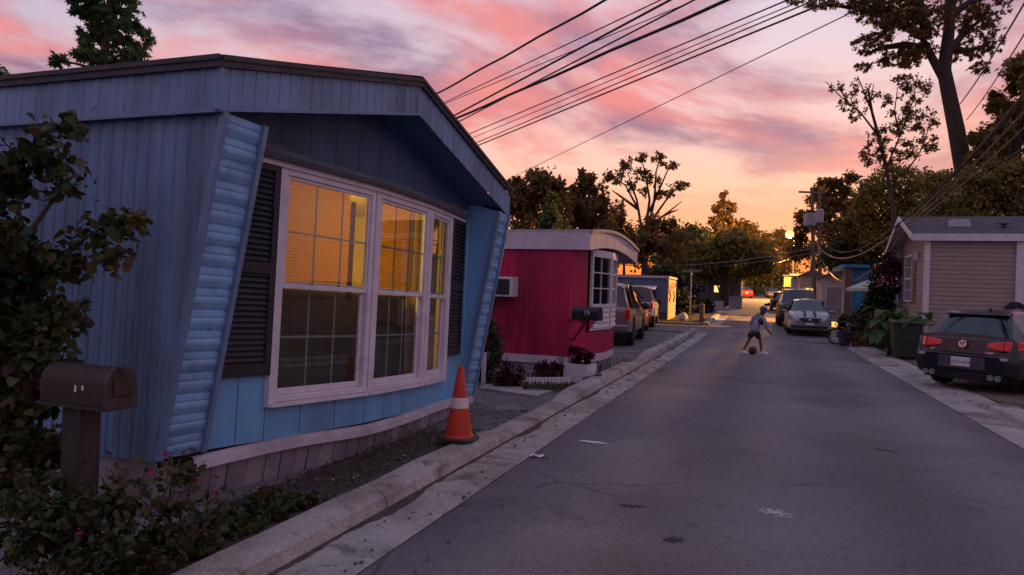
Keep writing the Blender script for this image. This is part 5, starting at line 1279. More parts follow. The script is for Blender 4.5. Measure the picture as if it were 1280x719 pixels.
# sash window with shutters on the gable end
wu0, wu1, wz0, wz1 = 1.75, 2.9, 1.62, 3.10
b_ = MB()
for (a, b2, c1, c2) in ((wu0, wu1, wz0, wz0+.06), (wu0, wu1, wz1-.06, wz1), (wu0, wu0+.06, wz0+.06, wz1-.06), (wu1-.06, wu1, wz0+.06, wz1-.06), (wu0+.06, wu1-.06, (wz0+wz1)/2-.03, (wz0+wz1)/2+.03)):
    b_.hexa([TF(a,-.06,c1), TF(b2,-.06,c1), TF(b2,-.0,c1), TF(a,-.0,c1), TF(a,-.06,c2), TF(b2,-.06,c2), TF(b2,-.0,c2), TF(a,-.0,c2)])
wn = obj('window', b_, white_p, home3)
for (za, zb) in ((wz0+.06, (wz0+wz1)/2-.03), ((wz0+wz1)/2+.03, wz1-.06)):
    b_ = MB(); b_.quad(TF(wu0+.06, -.03, za), TF(wu1-.06, -.03, za), TF(wu1-.06, -.03, zb), TF(wu0+.06, -.03, zb)); obj('pane', b_, dark_pane, wn)
    for i in (1, 2):
        u = wu0+.06+(wu1-wu0-.12)*i/3; b_ = MB(); b_.bar(TF(u, -.04, za), TF(u, -.04, zb), .025, .02, NAX); obj('muntin', b_, white_p, wn)
    b_ = MB(); b_.bar(TF(wu0+.06, -.04, (za+zb)/2), TF(wu1-.06, -.04, (za+zb)/2), .02, .025); obj('muntin', b_, white_p, wn)
for a, b2 in ((wu0-.40, wu0-.03), (wu1+.03, wu1+.40)):
    b_ = MB(); b_.hexa([TF(a,-.05,wz0), TF(b2,-.05,wz0), TF(b2,-.012,wz0), TF(a,-.012,wz0), TF(a,-.05,wz1), TF(b2,-.05,wz1), TF(b2,-.012,wz1), TF(a,-.012,wz1)]); obj('shutter', b_, mat('shutter_tan', (.20,.15,.12), .7), home3)
b_ = MB(); b_.obox(TF(.95, -.07, 3.0), SAX*.07, NAX*.06, UP*.13); obj('porch_lamp', b_, white_p, home3, bevel=.02)
b_ = MB(); b_.obox(TF(WD+.1, -.02, 2.75), SAX*.05, NAX*.05, UP*.22); obj('meter_box', b_, white_p, home3, bevel=.01)
# coiled hose hanging on the wall
hp = TF(-.09, 2.12, 1.42); mb = MB()
for k_ in range(4):
    r_ = .26-.03*k_; mb.tube([hp + NAX*cos(a*pi/8)*r_ + UP*sin(a*pi/8)*r_*1.1 - SAX*(.03+.025*k_) for a in range(17)], .022, 6, False)
mb.lathe([(.17, 0), (.17, .03), (.05, .05)], hp, 14, 'y')
tag(obj('garden_hose', mb, black_trim, smooth=True), 'dark coiled hose hung beside the white porch post', 'hose')

# wheeled bin
bin_m = mat('bin_green', (.018,.032,.022), .5, .2, 5, dirt=(.05,.05,.04), dirt_amt=.3)
bp = G(1131, 449, .045)
t = thing('wheeled_bin', 'dark green wheeled rubbish bin with lid standing at the kerb', 'bin', (bp.x, bp.y, GR), rad(-14), world=False)
t.location = (bp.x, bp.y, GR)
b_ = MB(); b_.hexa([(-.29,-.30,.06), (.29,-.30,.06), (.29,.30,.10), (-.29,.30,.10), (-.36,-.37,.98), (.36,-.37,.98), (.36,.40,.98), (-.36,.40,.98)]); obj('body', b_, bin_m, t, bevel=.03)
b_ = MB(); b_.hexa([(-.39,-.42,.98), (.39,-.42,.98), (.39,.46,.98), (-.39,.46,.98), (-.35,-.38,1.06), (.35,-.38,1.06), (.36,.46,1.09), (-.36,.46,1.09)]); obj('lid', b_, bin_m, t, bevel=.02)
b_ = MB(); b_.tube([(-.34,.52,1.0), (.34,.52,1.0)], .02, 8); b_.bar((-.3,.4,1.0), (-.3,.52,1.0), .03, .03); b_.bar((.3,.4,1.0), (.3,.52,1.0), .03, .03); obj('handle', b_, bin_m, t)
b_ = MB(); b_.box(-.14, .14, -.345, -.33, .60, .72); obj('lettering_plate', b_, mat('bin_emboss', (.035,.05,.04), .5), t, bevel=.006)
for sg in (-1, 1):
    b_ = MB(); b_.lathe([(.06, sg*.34), (.14, sg*.34), (.15, sg*.36), (.15, sg*.39), (.13, sg*.40)], (0, .34, .15), 20, 'x'); wh = obj('wheel', b_, tyre_m, t, smooth=True)
    b_ = MB()
    for a in range(8): b_.bar((sg*.402, .34, .15), (sg*.402, .34+.11*cos(a*pi/4), .15+.11*sin(a*pi/4)), .012, .02, (1,0,0))
    obj('spoke', b_, mat('bin_spoke', (.30,.29,.30), .6), wh)
t.rotation_euler = (0, 0, rad(-20))

# bicycle leaning by the garden
bk = thing('bicycle', 'small dark bicycle with reddish rims parked beside the gutter', 'bicycle', (0,0,0), world=False)
rimred = mat('bike_rim_red', (.16,.035,.03), .5)
frame_m = mat('bike_frame_dark', (.03,.02,.022), .4)
for x in (-.44, .46):
    b_ = MB(); b_.tube([(x+.27*cos(a*pi/12), 0, .29+.27*sin(a*pi/12)) for a in range(25)], .022, 6, False); wh = obj('wheel', b_, tyre_m, bk, smooth=True)
    b_ = MB(); b_.tube([(x+.243*cos(a*pi/12), 0, .29+.243*sin(a*pi/12)) for a in range(25)], .012, 6, False); obj('rim', b_, rimred, wh, smooth=True)
    b_ = MB()
    for a in range(12): b_.tube([(x, 0, .29), (x+.24*cos(a*pi/6), 0, .29+.24*sin(a*pi/6))], .003, 4)
    obj('spokes', b_, rim_m, wh, kind='stuff')
b_ = MB()
for p0, p1 in (((-.44,0,.29),(-.04,0,.27)), ((-.44,0,.29),(-.16,0,.68)), ((-.04,0,.27),(-.18,0,.74)), ((-.04,0,.27),(.30,0,.66)), ((-.16,0,.66),(.29,0,.72)), ((.28,0,.78),(.46,0,.29))): b_.tube([p0, p1], .018, 8)
obj('frame', b_, frame_m, bk)
b_ = MB(); b_.tube([(.28,0,.76), (.26,0,.92)], .014, 8); b_.tube([(.20,-.28,.96), (.26,-.12,.93), (.26,.12,.93), (.20,.28,.96)], .013, 8); obj('handlebar', b_, frame_m, bk)
b_ = MB(); b_.ball((-.20, 0, .80), .12, 10, 6, (1.1, .6, .35)); obj('saddle', b_, black_trim, bk, smooth=True)
b_ = MB(); b_.lathe([(.02, -.05), (.10, -.045), (.10, -.035), (.02, -.03)], (-.04, 0, .27), 16, 'y'); b_.tube([(-.04,-.09,.27), (.03,-.09,.15)], .010, 6); b_.tube([(-.04,.09,.27), (-.11,.09,.39)], .010, 6); obj('crank', b_, frame_m, bk)
q = G(1063, 432, .05); bk.location = (q.x, q.y, GR+.03); bk.rotation_euler = (rad(9), 0, rad(-28))

# garden of the tan home
shrub_dark = leaf_mat('shrub_dark', [(.010,.020,.008), (.022,.036,.013), (.035,.05,.018), (.05,.025,.02)], .25)
broad = leaf_mat('broad_leaf', [(.05,.11,.03), (.08,.15,.04), (.12,.18,.05)], .35)
q = G(1097, 434, .045)
bush('tall dark shrub beside the tan home window', at(1100, 372, 23.0), (.48, .5, 1.0), 3600, shrub_dark, .12)
bush('spreading dark shrub behind the bicycle', at(1082, 402, 24.5), (.5, .4, .62), 2200, shrub_dark, .11)
bush('reddish shrub against the tan gable', at(1112, 340, 23.0), (.4, .4, .8), 1600, redleaf, .12)
def broadleaf(lab, c, h, n, size, seed):
    r_ = random.Random(seed); base = Vector((c.x, c.y, GR)); t = thing('broadleaf_plant', lab, 'plant', base)
    for i in range(n):
        a = 2*pi*i/n+r_.uniform(-.3, .3); L = size*r_.uniform(.75, 1.15); top = h*r_.uniform(.45, 1.0); o = Vector((cos(a), sin(a), 0)); sd = Vector((-sin(a), cos(a), 0))
        stalk = base + o*.12*r_.random(); tip0 = base + o*(.18+.25*r_.random()) + UP*top
        mb = MB(); mb.tube([stalk, (stalk+tip0)/2+UP*.1, tip0], [.014, .011, .008], 5); rows = []
        for k in range(6):
            f = k/5; w_ = L*.30*sin(pi*min(1, .12+f*.88))**.8; cpos = tip0 + o*L*f*.85 + UP*(L*.25*sin(f*pi*.8)-L*.45*f*f)
            rows.append([cpos - sd*w_ + UP*.03, cpos, cpos + sd*w_ + UP*.03])
        mb.grid(rows); obj('leaf', mb, broad, t, smooth=True)
broadleaf('large leaved green plant close beside the green bin', G(1112, 444, .045), .95, 15, .62, 1)
broadleaf('large leaved green plant under the tan home window', at(1118, 430, 20.0), 1.45, 15, .62, 2)
broadleaf('low large leaved plant at the kerb beyond the bin', G(1104, 436, .045), .6, 12, .5, 3)
broadleaf('upright leafy plant against the tan wall corner', at(1143, 430, 19.0), 1.35, 11, .55, 4)
pink = leaf_mat('pink_petal', [(.5,.12,.2), (.6,.25,.3)], .2)
for (px_, py_, d, lab) in ((1104, 352, 21.0, 'cluster of pale pink blossoms high on the dark shrub'), (1093, 398, 20.3, 'pale blossoms low on the dark shrub')):
    c = np.array(at(px_, py_, d)); tag(leaves('blossom', c+RNG.normal(size=(60, 3))*.16, .06, pink, None, 'oval', kind=None), lab, 'flowers', kind='stuff')
# garden light, lit
q = G(1077, 424, .05)
t = thing('garden_light', 'small glowing garden light at the foot of the shrubs', 'lamp', (q.x, q.y, GR))
b_ = MB(); b_.tube([Vector((q.x, q.y, GR-.02)), Vector((q.x, q.y, GR+.12))], .015, 8); obj('stake', b_, black_trim, t)
b_ = MB(); b_.lathe([(.03, .12), (.055, .14), (.055, .23), (.04, .25)], Vector((q.x, q.y, GR)), 12); obj('globe', b_, mat('garden_globe', (.9,.7,.4), .4, 0, 1, emit=(1, .62, .22), estr=9.0), t, smooth=True)
b_ = MB(); b_.lathe([(.07, .25), (.06, .27), (.01, .29)], Vector((q.x, q.y, GR)), 12); obj('cap', b_, black_trim, t)
lamp('garden_glow', Vector((q.x, q.y, GR+.19)) + Vector((-.10, -.12, .0)), 2.2, (1, .6, .25), .05, t)
q = G(1089, 430, .05); b_ = MB(); b_.ball(q+UP*.12, .17, 12, 8, (1.2, .8, .75)); b_.ball(q+UP*.22+NAX*.12, .10, 10, 6); b_.ball(q+UP*.05-NAX*.16, .08, 8, 6)
tag(obj('garden_ornament', b_, mat('plaster_white', (.55,.52,.50), .7), smooth=True), 'rounded white plaster garden ornament near the gutter', 'ornament')
# pots and bits by the bicycle
for i, (px_, py_, m_, lab) in enumerate(((1056, 408, mat('pot_teal', (.03,.10,.11), .5), 'teal plant pot behind the bicycle'), (1072, 400, mat('pot_clay', (.25,.09,.05), .7), 'clay plant pot under the spreading shrub'))):
    q = at(px_, py_, 23.5); z0 = GR; t = thing('plant_pot', lab, 'pot', (q.x, q.y, z0))
    b_ = MB(); b_.lathe([(.16, 0), (.24, .42), (.27, .44), (.27, .5), (.22, .5), (.20, .44)], (q.x, q.y, z0), 16); obj('pot', b_, m_, t, smooth=True)
    leaves('foliage', clump_pts((q.x, q.y, z0+.8), (.28, .28, .32), 350, 8), .11, greenleaf, t, 'oval')
# parasol
uc = at(1105, 352, 25.0); zt = uc.z+.0; rU = 1.25
t = thing('parasol', 'pale square garden parasol beside the blue shed', 'parasol', (uc.x, uc.y, .15))
b_ = MB(); n8 = 8
tip = Vector((uc.x, uc.y, zt+.28)); ringp = [Vector((uc.x+rU*cos(a*pi/4+.2), uc.y+rU*sin(a*pi/4+.2), zt-.28)) for a in range(n8)]
for a in range(n8): b_.quad(tip, ringp[a], ringp[(a+1) % n8]); b_.quad(ringp[a], ringp[(a+1) % n8], ringp[(a+1) % n8]-UP*.10, ringp[a]-UP*.10)
obj('canopy', b_, cloth_mat('parasol_cloth', (.62,.60,.48), .3), t)
b_ = MB(); b_.tube([Vector((uc.x, uc.y, .1)), tip], .022, 8); obj('pole', b_, mat('pole_white', (.5,.5,.5), .5), t)
for a in range(n8):
    b_ = MB(); b_.tube([tip-UP*.05, ringp[a]-UP*.01], .010, 5); obj('rib', b_, mat('pole_white', (.5,.5,.5), .5), t)
# blue shed with brown corner post
sb = at(1064, 400, 31.0); s_, n_ = sn(sb); teal = mat('teal_siding', (.035,.22,.38), .6, .1, 4)
t = thing('shed', 'bright teal blue sided building with a brown corner post', 'building', R(s_, n_+1.5, 0))
z0 = gz(s_); hh = 2.95
i = 0; z = .1
while z < hh:
    for (a, b2) in (((0, 0), (0, 5.0)), ((0, 0), (4.0, 0))):
        b_ = MB(); p0, p1 = R(s_+a[0], n_+a[1], 0), R(s_+b2[0], n_+b2[1], 0); p0.z = p1.z = z0+z; nrm = (-SAX if b2[1] else -NAX)
        b_.hexa([p0+nrm*.02, p1+nrm*.02, p1-nrm*.02, p0-nrm*.02, p0+nrm*.002+UP*.155, p1+nrm*.002+UP*.155, p1-nrm*.02+UP*.155, p0-nrm*.02+UP*.155]); obj('siding_board', b_, teal, t)
    z += .155
b_ = MB(); c0 = R(s_-.15, n_-.2, 0); b_.obox(Vector((c0.x, c0.y, z0+hh/2)), NAX*.13, SAX*.13, UP*hh/2); obj('corner_post', b_, mat('brown_post', (.16,.08,.06), .8, .2), t)
b_ = MB(); cs = [R(s_-.4, n_-.45, 0), R(s_-.4, n_+5.2, 0), R(s_+4.3, n_+5.2, 0), R(s_+4.3, n_-.45, 0)]; b_.prism([Vector((c.x, c.y, z0+hh-.02)) for c in cs], (0, 0, .14)); obj('roof', b_, teal, t)

# ================================================================== background buildings
def small_building(name, lab, px_, d, wpx, h, dep, wall_m, roof_m_, style='flat', n_dir=1, door=None, win=None, pitch=.0, panels=True, cat='building', base_off=-.05):
    c = at(px_, 372, d); s_, n_ = sn(c); z0 = gz(s_)+base_off; w_ = wpx*d/F
    t = thing(name, lab, cat, R(s_, n_, 0))
    Q = lambda n, s, z: Vector((*R(s_+s, n_+n, 0).xy, z0+z))
    k = max(1, int(w_/.45))
    for i in range(k):                               # front sheets
        a, b = -w_/2+w_*i/k+.006, -w_/2+w_*(i+1)/k-.006
        b_ = MB(); b_.hexa([Q(a,0,0), Q(b,0,0), Q(b,.05,0), Q(a,.05,0), Q(a,0,h), Q(b,0,h), Q(b,.05,h), Q(a,.05,h)]); obj('wall_panel', b_, wall_m, t)
    b_ = MB(); b_.hexa([Q(-w_/2,.06,0), Q(w_/2,.06,0), Q(w_/2,dep,0), Q(-w_/2,dep,0), Q(-w_/2,.06,h), Q(w_/2,.06,h), Q(w_/2,dep,h), Q(-w_/2,dep,h)]); obj('wall', b_, wall_m, t)
    if style == 'gable':
        b_ = MB(); b_.prism([Q(-w_/2-.2,-.2,h), Q(w_/2+.2,-.2,h), Q(0,-.2,h+pitch)], Q(0,dep+.4,0)-Q(0,0,0)); obj('roof', b_, roof_m_, t)
    else:
        b_ = MB(); b_.hexa([Q(-w_/2-.15,-.2,h), Q(w_/2+.15,-.2,h), Q(w_/2+.15,dep+.2,h+pitch), Q(-w_/2-.15,dep+.2,h+pitch), Q(-w_/2-.15,-.2,h+.14), Q(w_/2+.15,-.2,h+.14), Q(w_/2+.15,dep+.2,h+pitch+.14), Q(-w_/2-.15,dep+.2,h+pitch+.14)]); obj('roof', b_, roof_m_, t)
    for (a, b, za, zb, m_, nm) in (door or []):
        b_ = MB(); b_.hexa([Q(a,-.04,za), Q(b,-.04,za), Q(b,-.004,za), Q(a,-.004,za), Q(a,-.04,zb), Q(b,-.04,zb), Q(b,-.004,zb), Q(a,-.004,zb)]); o = obj(nm, b_, white_p, t)
        b_ = MB(); b_.quad(Q(a+.06,-.045,za+.06), Q(b-.06,-.045,za+.06), Q(b-.06,-.045,zb-.06), Q(a+.06,-.045,zb-.06)); obj('pane' if nm == 'window' else 'door_leaf', b_, m_, o)
    return t, Q
pale_sheet = mat('pale_sheet', (.42,.36,.38), .6, .1, 3)
grey_sheet = mat('grey_sheet', (.22,.22,.25), .6, .12, 3)
blue_sheet = mat('slate_blue_sheet', (.07,.11,.18), .55, .12, 3)
sand = mat('sand_block', (.42,.32,.22), .8, .12, 4)
lit_win = mat('lit_window', (.8,.6,.3), .5, .1, 3, emit=(1, .62, .18), estr=1.1)
dk = mat('dark_opening', (.015,.015,.02), .6)
# garage sheds right of the poles
small_building('garage', 'pale ribbed metal garage beyond the teal blue building', 1047, 46, 34, 2.7, 6, pale_sheet, roof_m, 'gable', pitch=.55, door=[(-.75, .75, .05, 2.1, grey_sheet, 'garage_door')])
small_building('shed', 'sandy shed lit orange behind the utility poles', 1015, 62, 26, 3.0, 6, sand, roof_m, 'gable', pitch=.6, door=[(-.6, .0, 1.1, 1.9, lit_win, 'window')])
small_building('shed', 'small pale blue shed with one dark window and dark roof', 999, 72, 17, 2.9, 5, mat('pale_blue_sheet', (.26,.30,.38), .6), shingle, 'flat', pitch=.4, door=[(.15, .65, 1.2, 2.4, dk, 'window')])
small_building('shed', 'yellow lit shed at the far right of the street', 986, 92, 12, 3.2, 5, mat('lamplit_wall', (.50,.33,.10), .8), shingle, 'flat', pitch=.3)  # wall colour carries the yellow lamplight
# slate blue caravan with an orange lit block end
c0 = at(833, 402, 36.0); s_, n_ = sn(c0); z0 = gz(s_)
t = thing('mobile_home', 'slate blue trailer with white awning and a sandy block end wall', 'house', R(s_, n_-1.5, 0))
Q = lambda n, s, z: Vector((*R(s_+s, n_+n, 0).xy, z0+z))
z = .45
while z < 2.25:
    b_ = MB(); b_.hexa([Q(-3.0,-.02,z), Q(0,-.02,z), Q(0,.03,z), Q(-3.0,.03,z), Q(-3.0,-.004,z+.148), Q(0,-.004,z+.148), Q(0,.03,z+.148), Q(-3.0,.03,z+.148)]); obj('siding_board', b_, blue_sheet, t); z += .15
b_ = MB(); b_.hexa([Q(-3,.04,0), Q(-.02,.04,0), Q(-.02,3.4,0), Q(-3,3.4,0), Q(-3,.04,2.25), Q(-.02,.04,2.25), Q(-.02,3.4,2.25), Q(-3,3.4,2.25)]); obj('wall', b_, blue_sheet, t)
for r_ in range(11):
    for k_ in range(6):
        o = .3*(r_ % 2); a, b = max(0, k_*.6-o), min(3.4, (k_+1)*.6-o)
        if b-a < .1 or (r_ in (5, 6, 7) and k_ in (1, 4)): continue
        b_ = MB(); b_.hexa([Q(.0,a+.008,r_*.2), Q(.06,a+.008,r_*.2), Q(.06,b-.008,r_*.2), Q(.0,b-.008,r_*.2), Q(.0,a+.008,r_*.2+.188), Q(.06,a+.008,r_*.2+.188), Q(.06,b-.008,r_*.2+.188), Q(.0,b-.008,r_*.2+.188)]); obj('block', b_, sand, t)
for a in (.75, 2.55):
    b_ = MB(); b_.hexa([Q(.0,a,1.0), Q(.03,a,1.0), Q(.03,a+.35,1.0), Q(.0,a+.35,1.0), Q(.0,a,1.6), Q(.03,a,1.6), Q(.03,a+.35,1.6), Q(.0,a+.35,1.6)]); obj('window', b_, dk, t)
b_ = MB(); b_.hexa([Q(-3.1,-.15,2.25), Q(.1,-.15,2.25), Q(.1,3.5,2.25), Q(-3.1,3.5,2.25), Q(-3.1,-.15,2.36), Q(.1,-.15,2.36), Q(.1,3.5,2.36), Q(-3.1,3.5,2.36)]); obj('roof', b_, pale_sheet, t)
b_ = MB(); b_.hexa([Q(-2.6,-.9,1.62), Q(-.55,-.9,1.62), Q(-.55,0,1.80), Q(-2.6,0,1.80), Q(-2.6,-.9,1.66), Q(-.55,-.9,1.66), Q(-.55,0,1.84), Q(-2.6,0,1.84)]); obj('awning', b_, white_p, t)
b_ = MB(); b_.hexa([Q(-1.5,-.03,.4), Q(-.6,-.03,.4), Q(-.6,0,.4), Q(-1.5,0,.4), Q(-1.5,-.03,1.55), Q(-.6,-.03,1.55), Q(-.6,0,1.55), Q(-1.5,0,1.55)]); obj('doorway', b_, dk, t)
b_ = MB(); b_.quad(Q(-3,-.01,0), Q(0,-.01,0), Q(0,-.01,.45), Q(-3,-.01,.45)); obj('skirting', b_, edge_dark, t)
# grey trailers further left behind the trees
small_building('mobile_home', 'grey trailer with a small yellow lit window behind the forked tree', 893, 62, 62, 2.7, 7, mat('grey_clad', (.16,.16,.18), .6), pale_sheet, 'flat', door=[(-.1, .45, 1.2, 1.9, lit_win, 'window'), (-1.6, -.7, 1.2, 1.9, dk, 'window')], cat='house')
small_building('mobile_home', 'long pale roofed trailer at the back left lot', 862, 74, 70, 3.2, 6, mat('pale_clad', (.22,.20,.21), .7), mat('pale_roof', (.45,.40,.42), .6), 'flat', cat='house')
small_building('mobile_home', 'dark trailer closing the far end of the street', 948, 128, 60, 3.0, 7, mat('dim_clad', (.10,.10,.11), .7), grey_sheet, 'flat', cat='house')
# car under the trees with a glowing lamp, white box
c = sedan('dark car parked under trees by the grey trailer', R(50.5, -6.6, .0), heading(110), paint_mat('paint_navy', (.012,.016,.032), .3)); c.place()
q = at(894, 385, 52); b_ = MB(); zz = zg(q); b_.box(q.x-.55, q.x+.55, q.y-.3, q.y+.3, zz, zz+.62); b_.box(q.x-.58, q.x+.58, q.y-.33, q.y+.33, zz+.62, zz+.68)
tag(obj('utility_box', b_, pale_sheet, bevel=.03), 'low pale utility box beside the forked tree', 'box')
q = at(919, 383, 56); b_ = MB(); zz = zg(q); b_.box(q.x-.42, q.x+.42, q.y-.4, q.y+.4, zz, zz+.95); b_.box(q.x-.46, q.x+.46, q.y-.44, q.y+.44, zz+.95, zz+1.02)
tag(obj('electrical_cabinet', b_, grey_sheet, bevel=.02), 'squat grey cabinet standing by the far kerb', 'cabinet')
# sign post and bollard on the verge
q = G(862, 407, .06)
t = thing('sign_post', 'thin steel street sign post on the grass verge', 'sign', q)
b_ = MB(); b_.tube([q-UP*.1, q+UP*2.65], .03, 8); obj('post', b_, mat('galvanised', (.30,.32,.33), .5, metal=.4), t)
b_ = MB(); b_.obox(q+UP*2.55+NAX*.0, NAX*.42, SAX*.008, UP*.07); obj('name_blade', b_, mat('sign_green', (.10,.14,.12), .5), t)
b_ = MB(); b_.obox(q+UP*2.42, NAX*.008, SAX*.38, UP*.065); obj('name_blade', b_, mat('sign_green', (.10,.14,.12), .5), t)
q = G(877, 402, .06)
t = thing('bollard', 'short brown wooden bollard on the grass verge', 'bollard', q)
b_ = MB(); b_.obox(q+UP*.42, NAX*.11, SAX*.11, UP*.44); obj('post', b_, mat('brown_post', (.16,.08,.06), .8, .2), t, bevel=.01)
b_ = MB(); b_.hexa([q+UP*.86+NAX*x*.14+SAX*y*.14 for x, y in ((-1,-1),(1,-1),(1,1),(-1,1))]+[q+UP*.96+NAX*x*.03+SAX*y*.03 for x, y in ((-1,-1),(1,-1),(1,1),(-1,1))]); obj('cap', b_, mat('brown_post', (.16,.08,.06)), t)
q = G(854, 401, .06); b_ = MB(); b_.ball(q+UP*.12, .26, 9, 6, (1, .8, 1.2)); tag(obj('boulder', b_, mat('pale_rock', (.36,.33,.31), .9, .2)), 'pale boulder at the foot of the sandy block wall', 'rock')

# ================================================================== poles, lamps, wires
pole_m = mat('utility_pole_wood', (.17,.12,.075), .9, .25, 6, bump=.4, stretch=(3,3,.3))
tr_m = mat('transformer_grey', (.30,.30,.33), .5, .1)
def utility_pole(lab, px_, d, ytop, r, lean=0.0, base=None):
    c = base if base is not None else at(px_, 372, d); z0 = zg(c); top = at(px_+lean, ytop, d)
    t = thing('utility_pole', lab, 'pole', (c.x, c.y, z0-.05), group='utility poles along the street')
    b_ = MB(); b_.tube([Vector((c.x, c.y, z0-.2)), Vector(((c.x+top.x)/2, (c.y+top.y)/2, (z0+top.z)/2)), Vector((top.x, top.y, top.z))], [r, r*.85, r*.7], 10); obj('shaft', b_, pole_m, t, smooth=True)
    return t, top
p1, top1 = utility_pole('wooden utility pole with a square transformer above the black suv', 1019, 47, 236, .155, -4)
c = at(1012, 275, 46.7); b_ = MB(); b_.box(c.x-.32, c.x+.32, c.y-.3, c.y+.3, c.z-.43, c.z+.43); tf = obj('transformer', b_, tr_m, p1, bevel=.06)
b_ = MB(); b_.tube([c+Vector((-.15,0,.42)), c+Vector((-.15,0,.62))], .05, 8); b_.tube([c+Vector((.15,0,.42)), c+Vector((.15,0,.62))], .05, 8); obj('bushing', b_, black_trim, tf)
p2, top2 = utility_pole('wooden utility pole with a drum transformer behind its twin', 1026, 51, 232, .155, -2)
c = at(1024.5, 270, 50.6); b_ = MB(); b_.lathe([(.22, -.55), (.28, -.50), (.28, .42), (.22, .5)], c, 16); obj('transformer', b_, tr_m, p2, smooth=True)
b_ = MB(); b_.bar(top1+Vector((-.9,0,-.25)), top1+Vector((.9,0,-.25)), .10, .12); obj('crossarm', b_, pole_m, p1)
# street lamps (lit)
def street_lamp(lab, px_, py_, d, pole_px, power, r, es, n_pole=None, arm=True, rise=.3):
    hd_ = at(px_, py_, d); pb = at(pole_px, py_, d); z0 = zg(pb)
    t = thing('street_lamp', lab, 'lamp', (pb.x, pb.y, z0-.03), group='lit street lamps')
    b_ = MB(); b_.tube([Vector((pb.x, pb.y, z0-.2)), Vector((pb.x, pb.y, hd_.z+rise))], [.14, .10], 8); obj('pole', b_, pole_m, t)
    b_ = MB(); b_.tube([Vector((pb.x, pb.y, hd_.z+rise-.1)), Vector((hd_.x, hd_.y, hd_.z+.28))], .04, 6); obj('arm', b_, tr_m, t)
    b_ = MB(); b_.lathe([(.10, .34), (.22, .24), (.30, .16), (.30, .13)], hd_, 14); obj('hood', b_, tr_m, t, smooth=True)
    b_ = MB(); b_.ball(hd_, r, 14, 10, (1, 1, .9)); obj('globe', b_, mat('lamp_globe_%d' % es, (1, .7, .3), .4, 0, 1, emit=(1, .40, .06), estr=es), t, smooth=True)
    lamp('lamp_light', hd_ - Vector((0, 0, r+.12)), power, (1, .46, .10), .15, t)
    return t
street_lamp('bright sodium street lamp on a slim pole far up the street', 987, 293, 85, 993.5, 26000, .50, 3)
street_lamp('small sodium lamp among trees far beyond the bright lamp', 979, 329, 118, 981, 900, .26, 2)
lp = at(1033, 296, 40.0)
# unseen hooded lamp assumed here; its spot is added to light the crossing
lq = R(41.6, 8.4, 0)
t = thing('street_lamp', 'assumed lit street lamp on a steel pole, unseen behind the tan home gable', 'lamp', lq, group='lit street lamps')
b_ = MB(); b_.tube([lq-UP*.1, lq+UP*4.75], [.09, .06], 8); obj('pole', b_, black_trim, t)
b_ = MB(); b_.tube([lq+UP*4.7, lq+UP*4.9-NAX*.5], .035, 6); obj('arm', b_, black_trim, t)
hd_ = lq+UP*4.7-NAX*.6
b_ = MB(); b_.lathe([(.08, .26), (.20, .16), (.24, .10), (.24, .08)], hd_, 14); obj('hood', b_, tr_m, t, smooth=True)
b_ = MB(); b_.ball(hd_, .14, 14, 10, (1, 1, .8)); obj('globe', b_, mat('lamp_globe_3', (1, .7, .3)), t, smooth=True)
sp = bpy.data.lights.new('lamp_light', 'SPOT'); sp.energy = 22000; sp.color = (1, .42, .08); sp.spot_size = rad(80); sp.spot_blend = .5; sp.shadow_soft_size = .12  # spot of the assumed lamp, put in for the glow on the crossing
so = bpy.data.objects.new('lamp_light', sp); COL.objects.link(so); so.parent = t; so.location = WM[t.name].inverted() @ (hd_-UP*.2); so.rotation_euler = (R(39.6, -.5, 0)-hd_).to_track_quat('-Z', 'Y').to_euler()
wire_m = mat('wire_black', (.012,.012,.014), .6)
wire_g = mat('wire_grey', (.16,.15,.15), .6)
WG = 'overhead wires'
def wire(lab, p0, p1, sag, r, m=None, n=24, grp=WG, wob=0.0):
    p0, p1 = Vector(p0), Vector(p1); mb = MB()
    mb.tube([p0.lerp(p1, i/n) - UP*(sag*4*(i/n)*(1-i/n)) + UP*wob*sin(i*1.7) for i in range(n+1)], r, 5)
    return tag(obj('overhead_wire', mb, m or wire_m, smooth=True), lab, 'wire', grp)
def long_wire(lab, a, b, zw, r, m=None, ext=(.5, .9), sag=0.0, wob=0.0):
    """a, b: two pixels the wire passes; zw: its height above the ground there"""
    def hit(p): q = ray(*p); return EYE + q*((zw-CH)/q.z)
    A, B = hit(a), hit(b); d = B-A
    return wire(lab, A-d*ext[0], B+d*ext[1], sag, r, m, wob=wob)
# bundle from behind the blue home up to the right
long_wire('twisted service cable highest above the blue roof', (545, 118), (757, 0), 7.2, 0.0261, wob=.012)
long_wire('thin wire just below the twisted service cable', (556, 128), (826, 0), 7.6, 0.0145)
long_wire('steep cable running up over the street', (565, 146), (838, 0), 7.8, 0.0290)
long_wire('heavy communications cable over the street', (566, 150), (910, 0), 8.0, 0.0435, sag=.0, wob=.015)
long_wire('thin line beneath the heavy cable', (558, 129), (870, 0), 8.4, 0.0130)
long_wire('steep drop wire crossing the heavy cable', (572, 153), (868, 0), 7.3, 0.0203)
long_wire('upper distribution line over the street', (583, 169), (985, 0), 8.6, 0.0203)
long_wire('second distribution line over the street', (587, 174), (1000, 2), 8.6, 0.0145)
long_wire('third distribution line over the street', (592, 180), (1005, 6), 8.3, 0.0188)
long_wire('lowest heavy distribution line of the group', (595, 183), (1012, 12), 8.2, 0.0261)
long_wire('lone thin wire dipping behind the red home trees', (640, 222), (1035, 30), 8.8, 0.0159, ext=(.4, .5))
